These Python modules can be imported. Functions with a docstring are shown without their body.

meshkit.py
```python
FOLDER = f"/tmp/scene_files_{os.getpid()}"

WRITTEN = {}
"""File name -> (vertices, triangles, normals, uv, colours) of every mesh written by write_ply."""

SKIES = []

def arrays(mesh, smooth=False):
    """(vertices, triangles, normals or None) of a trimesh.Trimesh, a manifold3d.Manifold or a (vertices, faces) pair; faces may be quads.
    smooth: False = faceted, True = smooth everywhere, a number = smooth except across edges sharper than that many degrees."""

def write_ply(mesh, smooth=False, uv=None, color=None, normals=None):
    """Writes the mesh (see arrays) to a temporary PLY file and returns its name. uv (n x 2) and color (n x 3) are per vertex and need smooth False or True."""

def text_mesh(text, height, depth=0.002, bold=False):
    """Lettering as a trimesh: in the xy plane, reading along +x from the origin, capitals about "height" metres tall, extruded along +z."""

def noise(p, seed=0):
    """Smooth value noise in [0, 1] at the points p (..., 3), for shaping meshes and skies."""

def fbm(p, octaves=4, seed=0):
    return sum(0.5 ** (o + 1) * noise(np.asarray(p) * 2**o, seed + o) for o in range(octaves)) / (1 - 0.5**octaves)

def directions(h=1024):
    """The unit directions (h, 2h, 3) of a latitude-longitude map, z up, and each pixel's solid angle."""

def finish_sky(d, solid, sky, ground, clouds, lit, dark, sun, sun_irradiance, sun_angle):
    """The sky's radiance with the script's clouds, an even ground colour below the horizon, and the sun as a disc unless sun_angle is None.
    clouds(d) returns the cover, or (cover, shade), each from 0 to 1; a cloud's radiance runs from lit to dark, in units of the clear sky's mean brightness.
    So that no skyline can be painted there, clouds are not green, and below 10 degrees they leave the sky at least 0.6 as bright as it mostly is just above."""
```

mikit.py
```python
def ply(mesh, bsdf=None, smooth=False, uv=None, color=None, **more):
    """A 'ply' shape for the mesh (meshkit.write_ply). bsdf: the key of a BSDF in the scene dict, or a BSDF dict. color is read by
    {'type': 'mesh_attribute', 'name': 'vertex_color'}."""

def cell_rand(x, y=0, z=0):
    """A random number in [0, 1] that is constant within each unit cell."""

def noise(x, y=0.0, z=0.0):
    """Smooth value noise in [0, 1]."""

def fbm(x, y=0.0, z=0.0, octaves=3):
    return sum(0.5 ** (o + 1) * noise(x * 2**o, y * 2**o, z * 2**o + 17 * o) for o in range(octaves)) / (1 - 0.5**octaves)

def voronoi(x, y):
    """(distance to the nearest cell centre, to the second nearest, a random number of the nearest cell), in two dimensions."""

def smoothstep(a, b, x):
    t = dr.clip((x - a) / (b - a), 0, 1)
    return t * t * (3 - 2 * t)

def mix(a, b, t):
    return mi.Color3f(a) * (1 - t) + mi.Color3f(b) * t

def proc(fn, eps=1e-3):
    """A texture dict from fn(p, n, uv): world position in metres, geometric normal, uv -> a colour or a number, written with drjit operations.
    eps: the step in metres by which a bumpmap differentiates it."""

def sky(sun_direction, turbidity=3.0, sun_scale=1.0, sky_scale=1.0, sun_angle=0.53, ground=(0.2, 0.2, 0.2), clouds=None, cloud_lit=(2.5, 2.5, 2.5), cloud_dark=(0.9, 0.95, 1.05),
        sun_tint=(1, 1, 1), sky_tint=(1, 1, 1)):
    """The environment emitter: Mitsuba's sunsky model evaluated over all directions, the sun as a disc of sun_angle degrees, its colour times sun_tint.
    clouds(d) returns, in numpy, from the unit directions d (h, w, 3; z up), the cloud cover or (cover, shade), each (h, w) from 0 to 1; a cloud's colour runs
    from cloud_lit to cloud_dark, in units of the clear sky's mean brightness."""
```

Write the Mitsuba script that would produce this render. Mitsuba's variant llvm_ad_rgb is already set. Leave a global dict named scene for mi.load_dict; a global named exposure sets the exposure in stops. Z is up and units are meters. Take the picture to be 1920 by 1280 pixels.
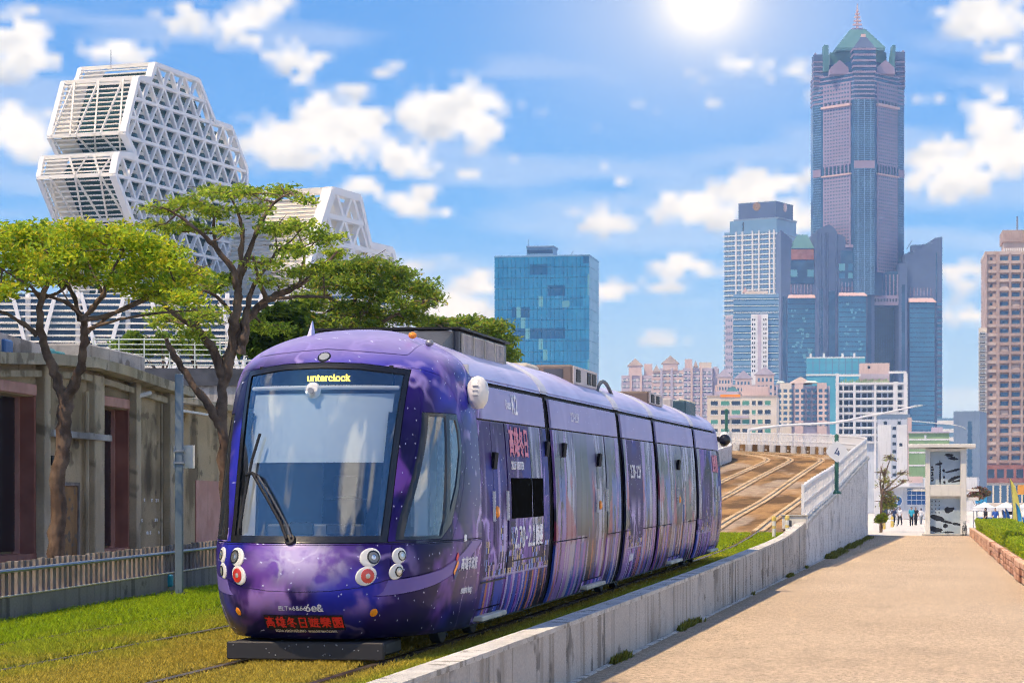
import math, random
import numpy as np, trimesh, mitsuba as mi, drjit as dr
import manifold3d as m3
import mikit, meshkit
from mikit import proc, noise, fbm, voronoi, cell_rand, smoothstep, mix

# ------------------------------------------------------------------ camera, sky, exposure
T = mi.ScalarTransform4f
YAW = math.radians(9.8)                    # the camera looks 9.8 degrees left of the track direction (+y)
FWD = np.array([-math.sin(YAW), math.cos(YAW), 0.0]); RGT = np.array([math.cos(YAW), math.sin(YAW), 0.0])
F = 4600.0; CX = 960.0; HZ = 945.0; EYE = 2.0
scene, labels = {}, {}
scene['camera'] = dict(type='perspective', fov=math.degrees(2 * math.atan(960 / F)), fov_axis='x', near_clip=0.5, far_clip=20000.0,
                       principal_point_offset_x=0.0, principal_point_offset_y=-(HZ - 640) / 1280,
                       to_world=T().look_at(origin=[0, 0, EYE], target=[FWD[0] * 100, FWD[1] * 100, EYE], up=[0, 0, 1]))
exposure = 1.55
HAZE = {'type': 'rgb', 'value': [.00006, .00010, .00017]}

CLOUDS = [(430,45,105,42,1),(500,95,85,26,.9),(590,108,45,22,.8),(575,142,35,16,.7),(50,90,85,50,1),(195,98,75,30,1),(20,30,60,25,.8),(35,250,75,55,1),
 (640,265,150,48,1.15),(590,215,45,45,.9),(845,205,110,48,1.1),(900,250,65,35,1),(740,292,110,28,1),(900,320,28,13,.8),(955,305,20,11,.7),
 (760,382,48,26,.9),(675,357,52,24,.9),(805,347,32,13,.8),(848,400,14,12,.7),(1115,330,24,12,.9),(1170,360,40,11,.8),(1300,392,125,36,1.1),(1425,362,85,40,1.1),
 (1485,412,65,40,1),(1150,415,90,22,.9),(1220,478,60,10,.7),(1290,508,95,16,.8),(1225,545,80,12,.7),(900,535,60,18,.9),(860,588,75,34,1),(1145,560,40,28,.8),
 (1860,40,95,48,1.1),(1880,112,50,18,.8),(1800,325,110,48,1.15),(1880,290,60,60,1.1),(1860,225,65,40,1),(1755,275,60,28,.9),(1900,175,60,28,.9),(1740,190,50,11,.7),
 (1800,440,40,9,.7),(1800,520,70,45,.8),(1830,600,80,30,.8),(1500,330,28,13,.8),(1250,640,110,20,.6),(1770,470,50,11,.7),(560,300,60,12,.7),(660,170,30,20,.6),
 (1010,210,40,10,.5),(1100,240,50,9,.5),(1400,130,150,30,.45),(1330,190,200,30,.4),(730,130,60,12,.5),(760,490,120,26,.45)]

def clouds(d):
    x, y, z = d @ RGT, d @ FWD, d[..., 2]
    front = y > 0.3
    yy = np.where(front, y, 1.0)
    px, py = CX + F * x / yy, HZ - F * z / yy
    # cumulus everywhere from noise on a cloud deck, and the cumulus the photograph shows at their own directions
    k = 1.0 / (np.maximum(z, 0.0) + 0.12)
    q = np.stack([d[..., 0] * k, d[..., 1] * k, 0 * z], -1)
    far = meshkit.fbm(q * 1.1, 5, seed=4) + 0.35 * (meshkit.fbm(q * 5, 3, seed=9) - 0.5)
    general = np.clip((far - 0.49) / 0.12, 0, 1)  # unseen cover outside the view, thickened to brighten and neutralise the fill light
    az = np.arctan2(d @ RGT, d @ FWD)
    a = np.stack([az * 40, z * 62, 0 * z], -1)
    n = meshkit.fbm(a, 4, seed=21); n2 = meshkit.fbm(a * 2.7, 4, seed=5); n3 = meshkit.fbm(a * 5.5, 3, seed=15)
    wx, wy = px + (meshkit.fbm(a * 1.3, 3, seed=31) - .5) * 70, py + (meshkit.fbm(a * 1.3, 3, seed=37) - .5) * 46
    f = np.zeros_like(z); low = np.zeros_like(z)
    for (bx, by, rx, ry, s) in CLOUDS:
        r2 = ((wx - bx) / (rx * 1.15)) ** 2 + ((wy - by) / (ry * 1.15)) ** 2
        g = s * np.exp(-r2 * 1.1)
        low = np.where(g > f, np.clip((wy - by) / (ry * 1.6) * .5 + .25, 0, 1), low)
        f = np.maximum(f, g)
    dense = np.clip((f + (n - .5) * .95 + (n2 - .5) * .95 + (n3 - .5) * .75 - .36) / .34, 0, 1)
    dense = dense ** 1.2 * np.clip(f * 3, 0, 1)
    haze_low = np.clip((py - 420) / 430, 0, 1) * .35 * front               # milky air towards the horizon
    wisp = np.clip((meshkit.fbm(np.stack([az * 9 + z * 5, z * 75, 0 * z], -1), 5, seed=13) - .5) * 1.6, 0, .22)
    glow = 1.0 * np.exp(-(((px - 1318) / 78) ** 2 + ((py - 5) / 68) ** 2)) + .42 * np.exp(-(((px - 1318) / 300) ** 2 + ((py - 5) / 200) ** 2))   # sun glare painted into the sky as bright cloud cover
    w = np.clip((px + 500) / 400, 0, 1) * np.clip((2420 - px) / 400, 0, 1) * np.clip((py + 500) / 400, 0, 1) * front
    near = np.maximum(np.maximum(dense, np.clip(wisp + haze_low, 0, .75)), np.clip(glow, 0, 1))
    cover = near * w + np.maximum(general, .25 * np.clip(.35 - z, 0, 1)) * (1 - w)
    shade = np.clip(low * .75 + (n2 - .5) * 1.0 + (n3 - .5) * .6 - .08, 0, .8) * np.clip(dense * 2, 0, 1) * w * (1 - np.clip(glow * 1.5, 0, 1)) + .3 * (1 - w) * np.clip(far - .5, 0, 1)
    return cover, shade

SUN = (-0.32, -0.40, 0.86)
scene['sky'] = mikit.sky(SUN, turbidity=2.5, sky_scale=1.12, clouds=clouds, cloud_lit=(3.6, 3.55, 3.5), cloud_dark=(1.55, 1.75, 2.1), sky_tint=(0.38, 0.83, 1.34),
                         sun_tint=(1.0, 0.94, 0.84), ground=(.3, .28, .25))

# ------------------------------------------------------------------ helpers
used = {}
def numbered(name):
    n = used.get(name, -1) + 1
    used[name] = n
    return name if n == 0 else f'{name}_{n:03d}'
def thing(name, label, cat, group=None, kind=None):
    key = numbered(name)
    labels[key] = {'label': label, 'category': cat}
    if group: labels[key]['group'] = group
    if kind: labels[key]['kind'] = kind
    return key
def part(parent, name, mesh, mat, smooth=False, label=None, kind=None, color=None):
    key = numbered(f'{parent}__{name}')
    if isinstance(mesh, MB): mesh = mesh.mesh()
    scene[key] = mikit.ply(mesh, mat, smooth=smooth, color=color)
    if label or kind:
        labels[key] = {}
        if label: labels[key]['label'] = label
        if kind: labels[key]['kind'] = kind
    return key
def solo(name, mesh, mat, label, cat, smooth=False, group=None, kind=None, color=None):
    key = thing(name, label, cat, group, kind)
    if isinstance(mesh, MB): mesh = mesh.mesh()
    scene[key] = mikit.ply(mesh, mat, smooth=smooth, color=color)
    return key
def struct(name, mesh, mat, smooth=False, label=None, color=None):
    key = numbered(name)
    if isinstance(mesh, MB): mesh = mesh.mesh()
    scene[key] = mikit.ply(mesh, mat, smooth=smooth, color=color)
    labels[key] = {'label': label or name.replace('_', ' '), 'category': name.replace('_', ' '), 'kind': 'structure'}
    return key

def W(px, py, D):                                   # the point D metres away along the view axis that a pixel of the photograph shows
    return np.array([0, 0, EYE]) + FWD * D + RGT * ((px - CX) / F * D) + np.array([0, 0, (HZ - py) / F * D])
def Wg(px, D, z=0.0):
    p = W(px, HZ, D); p[2] = z; return p

BOXF = np.array([[0,2,3],[0,3,1],[4,5,7],[4,7,6],[0,1,5],[0,5,4],[2,6,7],[2,7,3],[0,4,6],[0,6,2],[1,3,7],[1,7,5]])
class MB:
    """Collects shapes into one mesh; M maps local to world."""
    def __init__(self, M=None):
        self.v, self.f, self.n, self.M = [], [], 0, M
    def add(self, v, f):
        v = np.asarray(v, float)
        if self.M is not None: v = v @ self.M[:3, :3].T + self.M[:3, 3]
        self.v.append(v); self.f.append(np.asarray(f) + self.n); self.n += len(v); return self
    def mesh_in(self, m): return self.add(m.vertices, m.faces)
    def box(self, x0, x1, y0, y1, z0, z1):
        return self.add([[x, y, z] for x in (x0, x1) for y in (y0, y1) for z in (z0, z1)], BOXF)
    def cbox(self, x0, x1, y0, y1, z0, z1, c=.02):  # a box with chamfered edges
        return self.mesh_in(hull_pts([[x, y, z] for (a, b, d) in ((c,0,0),(0,c,0),(0,0,c)) for x in (x0 + c - a, x1 - c + a) for y in (y0 + c - b, y1 - c + b) for z in (z0 + c - d, z1 - c + d)]))
    def bar(self, a, b, w, h=None, up=(0, 0, 1)):   # a beam of rectangular section from a to b
        a, b = np.asarray(a, float), np.asarray(b, float); h = w if h is None else h
        d = b - a; L = np.linalg.norm(d)
        if L < 1e-9: return self
        d /= L; u = np.asarray(up, float)
        if abs(d @ u) > .99: u = np.array([1., 0, 0])
        s = np.cross(d, u); s /= np.linalg.norm(s); u = np.cross(s, d)
        vs = [p + s * i * w / 2 + u * j * h / 2 for p in (a, b) for i in (-1, 1) for j in (-1, 1)]
        return self.add(vs, BOXF)
    def tube(self, pts, r, n=8, closed=True):
        v, f = tube(pts, r, n, closed); return self.add(v, f)
    def quad(self, a, b, c, d): return self.add([a, b, c, d], [[0, 1, 2], [0, 2, 3]])
    def prism(self, poly, y0, y1):                   # polygon in xz, extruded along y
        P = shp(poly)
        return self.mesh_in(P2M(P, y0, y1))
    def mesh(self):
        m = trimesh.Trimesh(np.vstack(self.v), np.vstack(self.f), process=False); return m
def tube(pts, r, n=8, closed=True):
    pts = np.asarray(pts, float); k = len(pts); r = np.broadcast_to(np.asarray(r, float), (k,))
    t = np.gradient(pts, axis=0); t /= np.linalg.norm(t, axis=1, keepdims=True) + 1e-12
    u = np.cross(t[0], [0, 0, 1.0] if abs(t[0][2]) < .9 else [1.0, 0, 0]); u /= np.linalg.norm(u)
    rings = []
    for i in range(k):
        u = u - t[i] * (u @ t[i]); u /= np.linalg.norm(u) + 1e-12
        w = np.cross(t[i], u); a = np.arange(n) / n * 2 * np.pi
        rings.append(pts[i] + r[i] * (np.cos(a)[:, None] * u + np.sin(a)[:, None] * w))
    v = np.vstack(rings); f = []
    for i in range(k - 1):
        for j in range(n):
            a, b = i * n + j, i * n + (j + 1) % n
            f += [[a, b, b + n], [a, b + n, a + n]]
    if closed:
        v = np.vstack([v, pts[0], pts[-1]]); c0, c1 = k * n, k * n + 1
        for j in range(n):
            f += [[c0, (j + 1) % n, j], [c1, (k - 1) * n + j, (k - 1) * n + (j + 1) % n]]
    return v, np.array(f)
def hull_pts(p): 
    m = m3.Manifold.hull_points(np.asarray(p, np.float64)).to_mesh(); return trimesh.Trimesh(np.array(m.vert_properties)[:, :3], np.array(m.tri_verts), process=False)
def shp(poly):
    from shapely.geometry import Polygon
    return Polygon(poly)
def P2M(P, y0, y1):
    m = trimesh.creation.extrude_polygon(P, abs(y1 - y0), engine='earcut')
    v = m.vertices
    return trimesh.Trimesh(np.stack([v[:, 0], max(y0, y1) - v[:, 2], v[:, 1]], 1), m.faces, process=False)
def frame(o, ang=0.0):
    """Local frame of a building: origin o, x to the right as the camera sees it turned by ang degrees, y away."""
    a = math.radians(ang); ex = RGT * math.cos(a) + FWD * math.sin(a); ey = -RGT * math.sin(a) + FWD * math.cos(a)
    M = np.eye(4); M[:3, 0], M[:3, 1], M[:3, 2], M[:3, 3] = ex, ey, [0, 0, 1], o
    return M
def rot_to(n):
    n = np.asarray(n, float); n /= np.linalg.norm(n)
    u = np.cross([0, 0, 1.0], n) if abs(n[2]) < .95 else np.array([1.0, 0, 0]); u /= np.linalg.norm(u)
    return np.stack([u, np.cross(n, u), n], 1)
def lathe(prof, n=24):
    prof = np.asarray(prof, float); a = np.arange(n) / n * 2 * np.pi
    v = np.vstack([np.stack([r * np.cos(a), r * np.sin(a), a * 0 + z], 1) for r, z in prof]); f = []
    for i in range(len(prof) - 1):
        for j in range(n):
            p, q = i * n + j, i * n + (j + 1) % n
            f += [[p, q, q + n], [p, q + n, p + n]]
    return trimesh.Trimesh(v, f, process=False)

# ------------------------------------------------------------------ materials
def rgb(*c): return {'type': 'rgb', 'value': list(c)}
def mat(key, color, rough=.6, metal=0.0, spec=.4, coat=0.0, bump=None, bscale=.004, two=True):
    b = {'type': 'principled', 'base_color': color if isinstance(color, dict) else rgb(*color), 'roughness': rough, 'metallic': metal, 'specular': spec}
    if coat: b['clearcoat'] = coat; b['clearcoat_gloss'] = .95
    if bump is not None: b = {'type': 'bumpmap', 'arbitrary': bump, 'scale': bscale, 'bsdf': b}
    scene[key] = {'type': 'twosided', 'bsdf': b} if two else b
    return key
def weathered(c1, c2, s=1.0, streak=0.0, grain=.12, c3=None):
    """Two tones mixed by noise, vertical run-off streaks and fine grain."""
    def fn(p, n, uv):
        q = p * s
        t = smoothstep(.3, .7, fbm(q.x, q.y, q.z, 4))
        c = mix(c1, c2, t)
        if streak:
            h = p.x * 1.7 + p.y * 1.3
            st = smoothstep(.52, .72, fbm(h * 4, p.z * .5, p.x * .2, 3))
            c = c * (1 - streak * st)
        if c3 is not None:
            c = mix(c, c3, smoothstep(.58, .7, fbm(q.x * 2.3 + 9, q.y * 2.3, q.z * 2.3, 3)) * .8)
        return c * (1 - grain + 2 * grain * noise(p.x * 47 * s, p.y * 47 * s, p.z * 47 * s))
    return proc(fn)

mat('steel_white', (.78, .78, .77), .45)
mat('paint_white_warm', weathered((.74, .71, .63), (.80, .78, .72), .5, .1, .03), .6)
mat('black_rubber', (.012, .012, .014), .55)
mat('black_gloss', (.012, .013, .016), .12, coat=1.0)
mat('dark_plastic', (.03, .03, .034), .5)
mat('grey_metal', (.33, .34, .36), .4, .6)
mat('dark_metal', weathered((.07, .075, .085), (.12, .125, .14), 2, 0, .08), .45, .3)
mat('chrome', (.75, .76, .78), .15, 1.0)
mat('pole_blue_grey', weathered((.16, .22, .28), (.20, .26, .32), 1, 0, .05), .45, .2)
mat('leaf', {'type': 'mesh_attribute', 'name': 'vertex_color'}, .5)
scene['leaf'] = {'type': 'principledthin', 'base_color': {'type': 'mesh_attribute', 'name': 'vertex_color'}, 'roughness': .45, 'diff_trans': 1.15, 'eta': 1.35}
scene['vertex_paint'] = {'type': 'twosided', 'bsdf': {'type': 'principled', 'base_color': {'type': 'mesh_attribute', 'name': 'vertex_color'}, 'roughness': .55, 'specular': .3}}
mat('bark', weathered((.11, .07, .05), (.21, .145, .105), 5, .3, .25), .85, bump=proc(lambda p, n, uv: fbm(p.x * 22, p.y * 22, p.z * 7, 3)), bscale=.02)
scene['screen_pane'] = {'type': 'thindielectric', 'int_ior': 2.2, 'specular_transmittance': rgb(.80, .85, .88)}
scene['clear_pane'] = {'type': 'thindielectric', 'int_ior': 1.75, 'specular_transmittance': rgb(.74, .80, .84)}
mat('dark_glass', (.012, .014, .018), .2, spec=.3)
scene['void_black'] = {'type': 'twosided', 'bsdf': {'type': 'diffuse', 'reflectance': rgb(.008, .008, .007)}}

# ------------------------------------------------------------------ the air: one thin haze round everything
scene['haze_air'] = {'type': 'homogeneous', 'albedo': {'type': 'rgb', 'value': [.95, .95, .95]}, 'sigma_t': HAZE}
scene['camera']['medium'] = {'type': 'ref', 'id': 'haze_air'}
scene['haze'] = {'type': 'cube', 'to_world': T().translate([0, 2850, 192]).scale([4100, 3250, 194]), 'bsdf': {'type': 'null'}, 'interior': {'type': 'ref', 'id': 'haze_air'}}
labels['haze'] = {'label': 'thin pale summer haze over the whole city', 'category': 'haze', 'kind': 'stuff'}
# ------------------------------------------------------------------ ground, promenade, track bed
ZP = np.array([[-50, .16], [23, .42], [60, .75], [66, .83], [75, 1.1], [84, 1.5], [100, 2.15], [123, 3.3], [145, 4.35], [168, 5.45], [200, 6.6], [240, 7.3], [300, 7.6]])
from scipy.interpolate import PchipInterpolator
ztrack = PchipInterpolator(ZP[:, 0], ZP[:, 1])
YC, R0, XM = 150.0, 40.0, -7.8                       # the tracks run straight to YC, then bend left on the viaduct
def along(s, o):
    """Point of the line o metres right of the middle of the tracks, s metres along."""
    s = np.asarray(s, float)
    a = np.maximum(s - YC, 0) / R0
    x = XM - R0 + (R0 + o) * np.cos(a); y = np.where(s < YC, s, YC + (R0 + o) * np.sin(a))
    return np.stack([x, y, ztrack(s)], -1)
def ribbon(s, o0, o1, dz0=0.0, dz1=None):
    dz1 = dz0 if dz1 is None else dz1
    a, b = along(s, o0) + [0, 0, dz0], along(s, o1) + [0, 0, dz1]
    v = np.empty((2 * len(s), 3)); v[0::2], v[1::2] = a, b
    i = np.arange(len(s) - 1) * 2
    return v, np.vstack([np.stack([i, i + 1, i + 3], 1), np.stack([i, i + 3, i + 2], 1)])
def sweep(s, prof, close=True):
    """prof: (offset, height) loop swept along the track."""
    k = len(prof); v = np.stack([along(s, o) + [0, 0, z] for o, z in prof], 1).reshape(-1, 3); f = []
    for i in range(len(s) - 1):
        for j in range(k if close else k - 1):
            a, b = i * k + j, i * k + (j + 1) % k
            f += [[a, b, b + k], [a, b + k, a + k]]
    if close:
        f += [[0, j + 1, j] for j in range(1, k - 1)]; e = (len(s) - 1) * k
        f += [[e, e + j, e + j + 1] for j in range(1, k - 1)]
    return v, np.array(f)

def ground_fn(p, n, uv):
    c = mix((.40, .39, .37), (.50, .48, .45), fbm(p.x * .15, p.y * .15, 0, 4))
    return c * (.9 + .2 * noise(p.x * 9, p.y * 9))
mat('city_ground', proc(ground_fn), .9)
struct('ground', MB().box(-4000, 4000, -300, 6000, -.5, -.05), 'city_ground', label='pale paved city ground reaching to the horizon')

def prom_fn(p, n, uv):
    big = fbm(p.x * .35, p.y * .22, 1, 4)
    c = mix((.37, .285, .195), (.465, .368, .26), big)
    peb = noise(p.x * 26, p.y * 26, 3)
    peb2 = noise(p.x * 75, p.y * 75, 8)
    c = c * (.52 + .66 * peb + .30 * peb2)
    stain = smoothstep(.60, .78, fbm(p.x * .9 + 4, p.y * .35, 7, 4))
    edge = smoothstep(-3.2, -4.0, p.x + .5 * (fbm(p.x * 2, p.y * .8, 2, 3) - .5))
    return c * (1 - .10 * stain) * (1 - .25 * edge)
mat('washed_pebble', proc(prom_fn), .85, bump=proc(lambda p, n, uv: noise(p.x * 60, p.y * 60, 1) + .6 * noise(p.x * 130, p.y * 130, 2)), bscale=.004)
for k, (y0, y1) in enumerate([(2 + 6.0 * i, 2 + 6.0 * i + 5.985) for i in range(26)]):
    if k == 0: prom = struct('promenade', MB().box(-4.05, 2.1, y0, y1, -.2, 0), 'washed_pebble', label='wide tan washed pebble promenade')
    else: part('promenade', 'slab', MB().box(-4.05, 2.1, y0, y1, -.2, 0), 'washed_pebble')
struct('pavement', MB().box(2.1, 60, 0, 158, -.1, -.02), 'city_ground', label='pale plaza beyond the planter')

GR0, GR1 = -12.6, -4.3
def lerp3(stops, x):
    xs = [a for a, _ in stops]; cs = np.array([c for _, c in stops]); return np.stack([np.interp(x, xs, cs[:, k]) for k in range(3)], -1)
def soil_fn(p, n, uv):
    t = fbm(p.x * 1.2, p.y * .7, 0, 4)
    c = mix((.10, .14, .015), (.20, .25, .03), t)
    dry = smoothstep(-9.0, -7.2, p.x + 1.2 * (t - .5))
    c = mix(c, mix((.20, .14, .03), (.34, .24, .055), t), dry * .85)
    return c * (.7 + .6 * noise(p.x * 25, p.y * 25))
mat('soil', proc(soil_fn), .95)
# the bed is a sheet with a groove beside each rail
prof = [(-14.6, 0), (-2.45 - .95, 0)]
rails = [-10.2, -8.76, -6.87, -5.43]
pp = [-12.95]
zz = [0.]
for r in rails:
    pp += [r - .22, r - .12, r + .12, r + .22]; zz += [0, -.10, -.10, 0]
pp += [-4.28]; zz += [0.]
sb = np.linspace(12, 76, 129)
bed = [(x - XM, z) for x, z in zip(pp, zz)]
v, f = sweep(sb, bed, close=False)
struct('track_bed', MB().add(v, f), 'soil', label='grassed tram track bed')
mat('rail_steel', weathered((.10, .075, .055), (.20, .15, .11), 3, 0, .15), .4, .7)
for i, r in enumerate(rails):
    key = thing('tram_rail', ['leftmost steel rail in the grass of the far tram track', 'second steel rail from the left in the grass', 'steel rail under the left side of the purple tram', 'steel rail under the right side of the purple tram'][i], 'rail', None)
    sr = np.linspace(12, 262, 300)
    v, f = sweep(sr, [(r - .035 - XM, -.09), (r + .035 - XM, -.09), (r + .035 - XM, .012), (r - .035 - XM, .012)])
    scene[key] = mikit.ply(MB().add(v, f).mesh(), 'rail_steel', smooth=30)

# grass blades over the bed
def grass(seed, n, y0, y1, hmin, hmax, x0=-12.4, x1=-4.32):
    rg = np.random.default_rng(seed)
    u = rg.random(n); y = y0 + (y1 - y0) * u ** 1.6; x = x0 + (x1 - x0) * rg.random(n)
    dist = np.min(np.abs(x[:, None] - np.array(rails)[None]), 1)
    pn = meshkit.fbm(np.stack([x * 1.3, y * .6, 0 * x], 1), 4, seed=3)
    keep = (dist > .10 + .14 * rg.random(n)) & (rg.random(n) < .35 + 1.1 * pn)
    x, y, pn = x[keep], y[keep], pn[keep]; n = len(x)
    z = ztrack(y); h = hmin + (hmax - hmin) * rg.random(n) * (.5 + pn)
    green = np.clip((-8.4 - x + 2.6 * (pn - .5)) / 1.8, 0, 1)
    right = np.clip((x + 5.2) / .5, 0, 1); far = np.clip((y - 52) / 10, 0, 1)
    green = np.maximum(np.maximum(green, right * .8), far * .9)
    h = h * (.55 + .65 * green)
    ca = np.array([.40, .55, .03]) ; cb = np.array([.60, .49, .09])
    c = ca * green[:, None] + cb * (1 - green[:, None])
    c = c * (.6 + .75 * rg.random((n, 1))) + np.array([.05, .03, 0]) * rg.random((n, 1)) * pn[:, None] * 2
    a = rg.random(n) * 2 * np.pi; w = .006 + .008 * rg.random(n) + .00018 * y
    lean = h * (.3 + .9 * rg.random(n)); la = rg.random(n) * 2 * np.pi
    p0 = np.stack([x - w * np.cos(a), y - w * np.sin(a), z - .005], 1); p1 = np.stack([x + w * np.cos(a), y + w * np.sin(a), z - .005], 1)
    p2 = np.stack([x + lean * np.cos(la), y + lean * np.sin(la), z + h], 1)
    v = np.stack([p0, p1, p2], 1).reshape(-1, 3); f = np.arange(3 * n).reshape(-1, 3)
    return trimesh.Trimesh(v, f, process=False), np.repeat(np.clip(c, 0, 1), 3, 0)
gm, gc = grass(1, 420000, 20, 75, .03, .085)
solo('grass', gm, 'leaf', 'short green and yellowing grass covering the tram track bed', 'grass', kind='stuff', color=gc)

# ------------------------------------------------------------------ low concrete wall along the promenade, panel by panel
def conc_fn(base1, base2, dark, amount, fq=5.5):
    def fn(p, n, uv):
        c = mix(base1, base2, fbm(p.x * .8, p.y * .5, p.z * 1.2, 4))
        st = smoothstep(.46, .72, fbm(p.y * fq, p.z * (.35 if fq > 3 else .8), 2, 4)) * (.35 + .65 * noise(p.y * 1.1, 3))
        c = mix(c, dark, st * amount)
        sp = smoothstep(.66, .8, fbm(p.y * 2.2 + 5, p.z * 3 + p.x, 9, 3))
        c = c * (1 - .50 * sp)
        c = c * (1 - .35 * smoothstep(.55, .75, fbm(p.x * .9 + 3, p.y * .7, p.z * .8 + 4, 5)))
        return c * (.9 + .2 * noise(p.x * 40, p.y * 40, p.z * 40))
    return proc(fn)
mat('stained_concrete', conc_fn((.33, .315, .28), (.47, .45, .41), (.10, .09, .07), .68), .85, bump=proc(lambda p, n, uv: fbm(p.x * 20, p.y * 20, p.z * 20, 3)), bscale=.006)
mat('white_concrete', conc_fn((.50, .50, .49), (.64, .64, .63), (.17, .16, .14), .5), .8)
mat('cap_concrete', weathered((.40, .385, .345), (.52, .50, .45), 2.2, 0, .2, (.2, .185, .15)), .85)
wall = thing('concrete_wall', 'low streaked grey concrete wall between the tram track and the promenade', 'wall')
y = 14.0; k = 0; rg = random.Random(5)
while y < 78:
    L = min(3.9 + .25 * rg.random(), 78 - y)
    if 78 - y - L < 1: L = 78 - y
    off = rg.uniform(-.006, .006)
    m = MB()
    za, zb = float(ztrack(y)) + .24, float(ztrack(min(y + L, 78))) + .24
    x0, x1 = -4.29 + off, -4.05 + off
    g = .008
    def slab(x0, x1, ya, yb, z0, za, zb):
        return [[x0, ya, z0], [x0, ya, za], [x0, yb, z0], [x0, yb, zb], [x1, ya, z0], [x1, ya, za], [x1, yb, z0], [x1, yb, zb]]
    m.add(slab(x0, x1, y + g, y + L - g, -.1, za - .05, zb - .05), BOXF)
    part(wall, 'panel', m, 'stained_concrete')
    c = MB().add(slab(x0 - .015, x1 + .02, y + g, y + L - g, za - .052, za, zb), BOXF) if False else MB()
    vs = np.array(slab(x0 - .012, x1 + .018, y + g, y + L - g, 0, za, zb)); vs[[0, 4], 2] = za - .05; vs[[2, 6], 2] = zb - .05
    part(wall, 'coping', c.add(vs, BOXF), 'cap_concrete')
    y += L; k += 1
m = MB().box(-4.045, -3.97, 14, 150, -.02, .012)
part('promenade', 'edge_strip', m, 'cap_concrete')

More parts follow.
